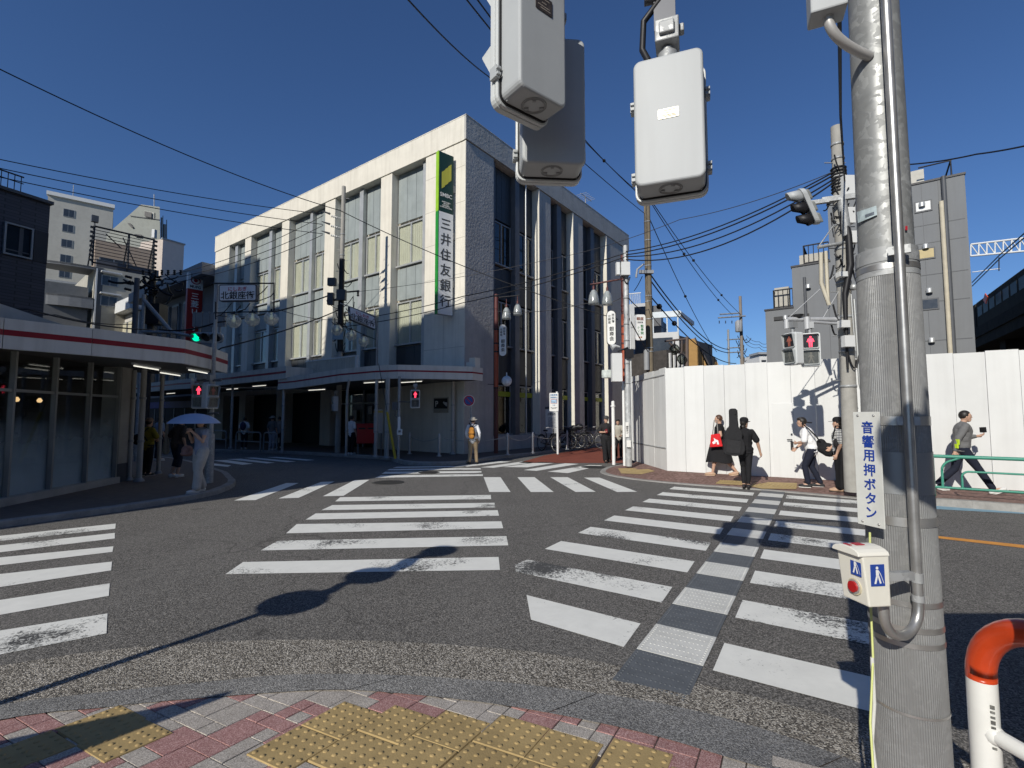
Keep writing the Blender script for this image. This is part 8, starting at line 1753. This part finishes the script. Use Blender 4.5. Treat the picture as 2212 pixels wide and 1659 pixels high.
# 8 walker with a phone at the right
f = P_(2076, 1056, .12); f.x += .02; f.y = 9.62; f.x = at(2078,1000,9.62).x; rn, J, V = person('person in a grey sweater and navy trousers striding right with a phone', f, 118, 1.60, greyk, navy, (shoe_w, sole_w), hairstyle='short', sleeve='long', legs='trousers', loose=1.12,
  pose=dict(lean=.06, eR=(.24,-.10,1.12), wR=(.25,-.16,.86), eL=(-.22,.06,1.12), wL=(-.10,.28,1.16), hL=((.3,0,1),.6), kR=(.09,.22,.52), aR=(.08,.44,.10), tR=(0,.15,.02), kL=(-.09,-.10,.47), aL=(-.09,-.40,.13), tL=(0,.13,-.08)))
m = MB(); m.obox(hold(rn,(-.07,.36,1.22)), (.03,0,.004), (0,.04,0), (-.004,0,.05)); tag(m.build('mobile_phone', black), 'black mobile phone held by the striding person in the grey sweater', 'phone')
lime = M('lime_stripe', (.55,.75,.03), .5); m = MB(); a = Vector((.245,-.115,1.05))*1.6/1.7; m.obox(hold(rn,a+Vector((.05,-.01,0))), (.012,0,0), (0,.03,0), (0,0,.05)); m.obox(hold(rn,a+Vector((.055,-.03,-.08))), (.012,0,0), (0,.03,0), (0,0,.04)); tag(m.build('arm_band', lime), 'lime green reflective band on the sleeve of the striding person', 'arm band')
# 9 woman with the pale blue umbrella
f = P_(431, 1062, .10); uw, J, V = person('woman in a patterned blue top and pale trousers under the light blue umbrella', f, -150, 1.50, cloth('top_blue_white', (.26,.30,.40)), cloth('cloth_pale_grey', (.42,.41,.39)), (shoe_w, sole_w), sleeve='cap', legs='wide', hairstyle='bob', vox=.010,
  pose=dict(eR=(.24,.08,1.12), wR=(.12,.22,1.32), hR=((-1,0,0),.9), eL=(-.23,.10,1.14), wL=(-.10,.26,1.36), hL=((1,0,0),.9), kL=(-.1,.1,.5), aL=(-.1,.12,.085), aR=(.08,-.1,.09)), topname='blouse')
uc = hold(uw,(.02,.10,1.40)); ub = thing('umbrella', 'light blue open umbrella over the woman in the shade', 'umbrella', uc)
m = MB(); nseg = 8; rings = 7; vs = []; c = at(421,893,uc.y); R_ = .47
for i in range(rings+1):
    f_ = i/rings
    for j in range(nseg*4):
        a_ = 2*math.pi*j/(nseg*4); sc = 1-.07*f_*abs(math.sin(a_*nseg/2)); r = R_*math.sin(f_*1.15)/math.sin(1.15)*sc; vs.append(c+Vector((r*math.cos(a_), r*math.sin(a_), -.20*(1-math.cos(f_*1.35))/(1-math.cos(1.35)))))
n = nseg*4; m.add(vs, [(i*n+j, i*n+(j+1) % n, (i+1)*n+(j+1) % n, (i+1)*n+j) for i in range(rings) for j in range(n)], 0, True); o = m.build('canopy', M('umbrella_blue', (.36,.44,.60), .7, var=.06), ub, world=True)
m = MB(); hw = hold(uw,(.10,.24,1.36)); m.tube([c+up*.05, c-up*.3, hw-up*.1], .006, 6)
for j in range(8): a_ = 2*math.pi*j/8; m.tube([c-up*.03, c+Vector((R_*.93*math.cos(a_), R_*.93*math.sin(a_), -.205))], .003, 4)
m.build('shaft_and_ribs', alu_d, ub, world=True)
m = MB(); p = hold(uw,(.33,.10,.82)); blob(m, [(p,(.09,.13,.10)),(p-up*.07,(.11,.14,.06))]); o = m.build('handbag', cloth('bag_pink', (.28,.17,.15))); tag(o, 'dusty pink handbag of the woman under the umbrella', 'bag'); remesh(o, .012, 2)
# 10 person in a dark top with a long white bag
f = P_(379, 1030, .10); b10, J, V = person('person in a dark brown top and cropped trousers walking away in the shade', f, 12, 1.50, cloth('top_brown', (.05,.042,.038)), cloth('denim_dark', (.022,.027,.042)), (shoe_w, sole_w), sleeve='short', legs='capri', loose=1.12, vox=.011, hair=hair_b, pose=dict(lean=.08, kL=(-.09,.1,.5), aL=(-.1,-.05,.09), eL=(-.25,.0,1.13), wL=(-.22,.12,1.0)))
m = MB(); p = hold(b10,(-.30,-.02,1.25)); m.tube([p+up*.12, p-up*.12, p-up*.32, p-up*.42, p-up*.62, p-up*.70], [.02,.035,.045,.07,.085,.05], 10); o = m.build('shoulder_bag', cloth('bag_cream', (.34,.32,.27))); tag(o, 'long cream shoulder bag of the person in the dark brown top', 'bag')
# 11 person in yellow
f = P_(316, 1027, .10); b11, J, V = person('person in a mustard yellow shirt with crossed black straps standing by the shop pillar', f, 14, 1.44, cloth('shirt_mustard', (.24,.20,.025)), blk_c, (shoe_b, sole_w), hat='cap', hatm=cloth('cap_tan', (.24,.17,.12)), sleeve='short', legs='trousers', loose=1.15, vox=.011, pose=dict(eL=(-.27,.05,1.13), wL=(-.12,.2,1.08), eR=(.27,.05,1.13), wR=(.12,.2,1.05)))
m = MB(); s = 1.44/1.7
for sx_ in (-1,1): m.tube([hold(b11,(.10*sx_*s,.10*s,1.44*s)), hold(b11,(.09*sx_*s,-.13*s,1.40*s)), hold(b11,(-.02*sx_*s,-.165*s,1.22*s)), hold(b11,(-.14*sx_*s,-.14*s,1.04*s))], .014, 6)
m.ball(hold(b11,(-.10,-.2,.92)), (.12,.09,.14), 12); tag(m.build('strapped_bag', blk_c), 'black bag with crossed straps on the back of the person in mustard yellow', 'bag')
# 12-15 people in the deep shade under the canopies
for (u, Y, az, H, tc_, bc_, lb, kw) in ((529,22.3,-10,1.45,wht_c,navy,'person in a white shirt with a backpack behind the pipe railing',{}),(589,21.6,10,1.50,cloth('shirt_grey2', (.14,.14,.14)),cloth('jeans_pale', (.30,.32,.36)),'person in a sun hat and grey shirt by the short pipe railing',dict(hat='brim', hatm=cloth('hat_grey', (.3,.3,.28)))),
      (760,19.2,30,1.52,wht_c,blk_c,'person in a white shirt with dark braces beside the red post box',{}),(346,16.5,20,1.5,cloth('shirt_paleblue', (.25,.30,.38)),navy,'person in a pale blue top far down the shaded street',{}),(604,23.0,-20,1.48,cloth('shirt_pale2', (.3,.3,.32)),navy,'second person in a pale top behind the short railing',{})):
    p = at(u, 900, Y); p.z = .12; r_, J, V = person(lb, p, az, H, tc_, bc_, (shoe_w, sole_w), vox=.014, group='people in the deep shade', **kw)
    if 'backpack' in lb: m = MB(); m.ball(hold(r_,(0,-.2,1.05)), (.13,.1,.2), 12); tag(m.build('backpack', cloth('pack_navy', (.03,.04,.09))), 'navy backpack of the person behind the pipe railing', 'backpack')
# ================================================================== neighbours and added shade boards out of frame, whose shade falls into the picture
def offblock(name, label, x0, x1, y0, y1, h, mat):
    t = thing(name, label, 'building', ((x0+x1)/2, (y0+y1)/2, 0)); m = MB(); m.box((x0, y0, 0), (x1, y1, h)); m.build('wall', mat, t, world=True)
    m = MB(); m.box((x0-.06, y0-.06, h), (x1+.06, y1+.06, h+.25)); m.build('parapet', greym, t, world=True)
    L_ = []
    n = max(1, int((x1-x0)/2.4))
    for k in range(int((h-1)/3.0)):
        for i in range(n):
            m = MB(); x = x0+(i+.5)*(x1-x0)/n; m.box((x-.6, y1, 1.0+3*k), (x+.6, y1+.05, 2.4+3*k)); m.build('window', wdark, t, world=True)
    return t
def offbank(label, y0, y1, zf, D=22.0, depth=12.0):
    """out-of-frame building; its front stands D metres before the bank's sunny side and is tall enough to shade it up to zf."""
    h = zf+D*.585; sh = -D*math.tan(R(BAZ)); 
    t = thing('neighbour_building', label, 'building', bw(-D-depth/2, (y0+y1)/2+sh, 0), BA)
    hy = (y1-y0)/2-.02
    m = MB(); m.box((-depth/2, -hy, 0), (depth/2, hy, h-.3)); m.build('wall', M('neighbour_wall', (.35,.33,.3), .85, var=.1), t)
    m = MB(); m.box((-depth/2-.02, -hy, h-.3), (depth/2+.02, hy, h)); m.build('parapet', greym, t)
    for k in range(int(h/3.1)):
        n = max(1, int(hy*2/2.6))
        for i in range(n):
            y = -hy+(i+.5)*2*hy/n; m = MB(); m.box((depth/2, y-.7, 1.0+3.1*k), (depth/2+.04, y+.7, min(h-.4, 2.5+3.1*k))); m.build('window', wdark, t)
BAZ = 90-math.degrees(BA)-SUN_AZ       # small angle between the light and the bank's depth axis
for lb, a, b, z in (('grey neighbour building beside the corner shop, out of the picture on the left', -2.15, 4.4, 6.05), ('second neighbour building in the row left of the picture', 4.4, 9.6, 6.75),
     ('low neighbour building in the gap of the row left of the picture', 9.6, 13.5, 4.8), ('taller neighbour building in the row left of the picture', 13.5, 17.6, 8.4), ('tallest neighbour building in the row left of the picture', 17.6, 41.0, 11.8)):
    offbank(lb, a, b, z)
t = thing('road_shade_board', 'blank board on two posts added out of the picture to shade the road', 'notice board', (2.6, 1.32, 0))  # added to cast the dark patch on the road right of the pole
m = MB(); m.box((1.45,1.30,.9),(3.9,1.34,1.9)); m.build('board', panelw, t, world=True); m = MB(); m.tube([(1.7,1.32,.1),(1.7,1.32,2.0)], .03); m.tube([(3.6,1.32,.1),(3.6,1.32,2.0)], .03); m.build('post', galv2, t, world=True)
t = thing('road_sign_post', 'road sign post with round signs, out of the picture behind the left edge', 'sign', (-3.94,1.10,0))
m = MB(); m.tube([(-3.94,1.10,0),(-3.94,1.10,3.45)], .038, 10); m.build('pole', galv2, t, world=True)
m = MB(); nn = Vector((.62,.78,0))
hxx = Vector((.84,-.54,0)); nn = Vector((.54,.84,0))
for z, rw, rh in ((2.2,.27,.175),(2.69,.24,.15),(3.30,.2,.15)): m.extr([Vector((-3.94,1.10,z))+nn*.04+hxx*rw*math.cos(i*math.pi/14)+up*rh*math.sin(i*math.pi/14) for i in range(28)], nn*.02)
m.obox((-3.9,1.13,2.45), (.02,.16,0), (.02,0,0), (0,0,.05)); m.obox((-3.9,1.13,2.98), (.03,.25,0), (.02,0,0), (0,0,.11)); m.build('sign_plate', alu, t, world=True)
m = MB(); m.extr([(-3.02,.66,.0),(-3.02,.66,1.56),(-3.2,.66,1.46),(-3.5,.66,1.27),(-4.1,.66,.86),(-4.1,.66,.0)], (0,.04,0)); tag(m.build('wedge_shade_board', M('board_wood', (.3,.2,.12), .7)), 'slant topped board added out of the picture at the left to cast shade', 'notice board')  # added board, outline cut to cast the wedge of shade at lower left

t = thing('pole_shade_disc', 'small round disc on a bracket post, added behind the viewer to shade the near pole', 'sign', (.95,-.62,0))  # added to throw a round shadow onto the near pole
m = MB(); c = Vector((.27,-.12,2.66)); nn = Vector((.54,.84,0)); m.disc(c, nn, .15, .02); m.build('sign_face', alu, t, world=True)
m = MB(); m.tube([(.95,-.62,0),(.95,-.62,2.95)], .03); m.tube([(.95,-.62,2.9),(.27,-.12,2.9),(.27,-.12,2.8)], .015); m.build('bracket_post', galv2, t, world=True)
# ================================================================== pieces of one kind made into parts of their own
SPLIT = {'handle','bottom_cover','arm','steel_band','band','upright','equipment_box','latch','vent_hood','drain_pipe','awning','notice','notice_plate','louvre','insulator','insulator_tangle_','air_conditioner','pier','counter','bolt','vent','balcony_rail','cladding_joint_','conduit','conduit_clip','bracket_','leg','shopfront_frame_','lens','latch','clamp','joint_','step_bolt','mullion','stair','poster','back_rail','fitting','sign_plate','print_','pane','green_band','return','crossarm','bezel','looped_panel','window','eyes_','louvre','antenna'}
def split_pieces(o):
    me = o.data; n = len(me.vertices); par = list(range(n))
    def fd(i):
        while par[i] != i: par[i] = par[par[i]]; i = par[i]
        return i
    for p in me.polygons:
        v = p.vertices; a = fd(v[0])
        for q in v[1:]: par[fd(q)] = a
    comp = {}
    for i in range(n): comp.setdefault(fd(i), []).append(i)
    boxes = []
    for k, ids in comp.items():
        cs = [me.vertices[i].co for i in ids]; boxes.append([[k], [min(c[j] for c in cs)-.004 for j in range(3)], [max(c[j] for c in cs)+.004 for j in range(3)]])
    ch = True
    while ch:
        ch = False
        for i in range(len(boxes)):
            for j in range(len(boxes)-1, i, -1):
                a, b = boxes[i], boxes[j]
                if all(a[1][k] <= b[2][k] and b[1][k] <= a[2][k] for k in range(3)):
                    a[0] += b[0]; a[1] = [min(x, y) for x, y in zip(a[1], b[1])]; a[2] = [max(x, y) for x, y in zip(a[2], b[2])]; boxes.pop(j); ch = True
    if not 2 <= len(boxes) <= 60: return
    grp = {}
    for g, b in enumerate(boxes):
        for k in b[0]: grp[k] = g
    faces = [[] for _ in boxes]
    for p in me.polygons: faces[grp[fd(p.vertices[0])]].append(p)
    base = o.name.split('.')[0]
    for g, fs in enumerate(faces):
        mp_ = {}; vs = []; fl = []
        for p in fs:
            f = []
            for i in p.vertices:
                if i not in mp_: mp_[i] = len(vs); vs.append(tuple(me.vertices[i].co))
                f.append(mp_[i])
            fl.append(f)
        nm = bpy.data.meshes.new(base); nm.from_pydata(vs, [], fl)
        for x in me.materials: nm.materials.append(x)
        for q, p in zip(nm.polygons, fs): q.material_index = p.material_index; q.use_smooth = p.use_smooth
        if g == 0: o.data = nm
        else:
            c = o.copy(); c.data = nm; COL.objects.link(c)
for o in list(COL.objects):
    if o.type == 'MESH' and o.parent is not None and o.name.split('.')[0] in SPLIT and not o.children and len(o.data.vertices) < 6000 and o.data.users == 1: split_pieces(o)
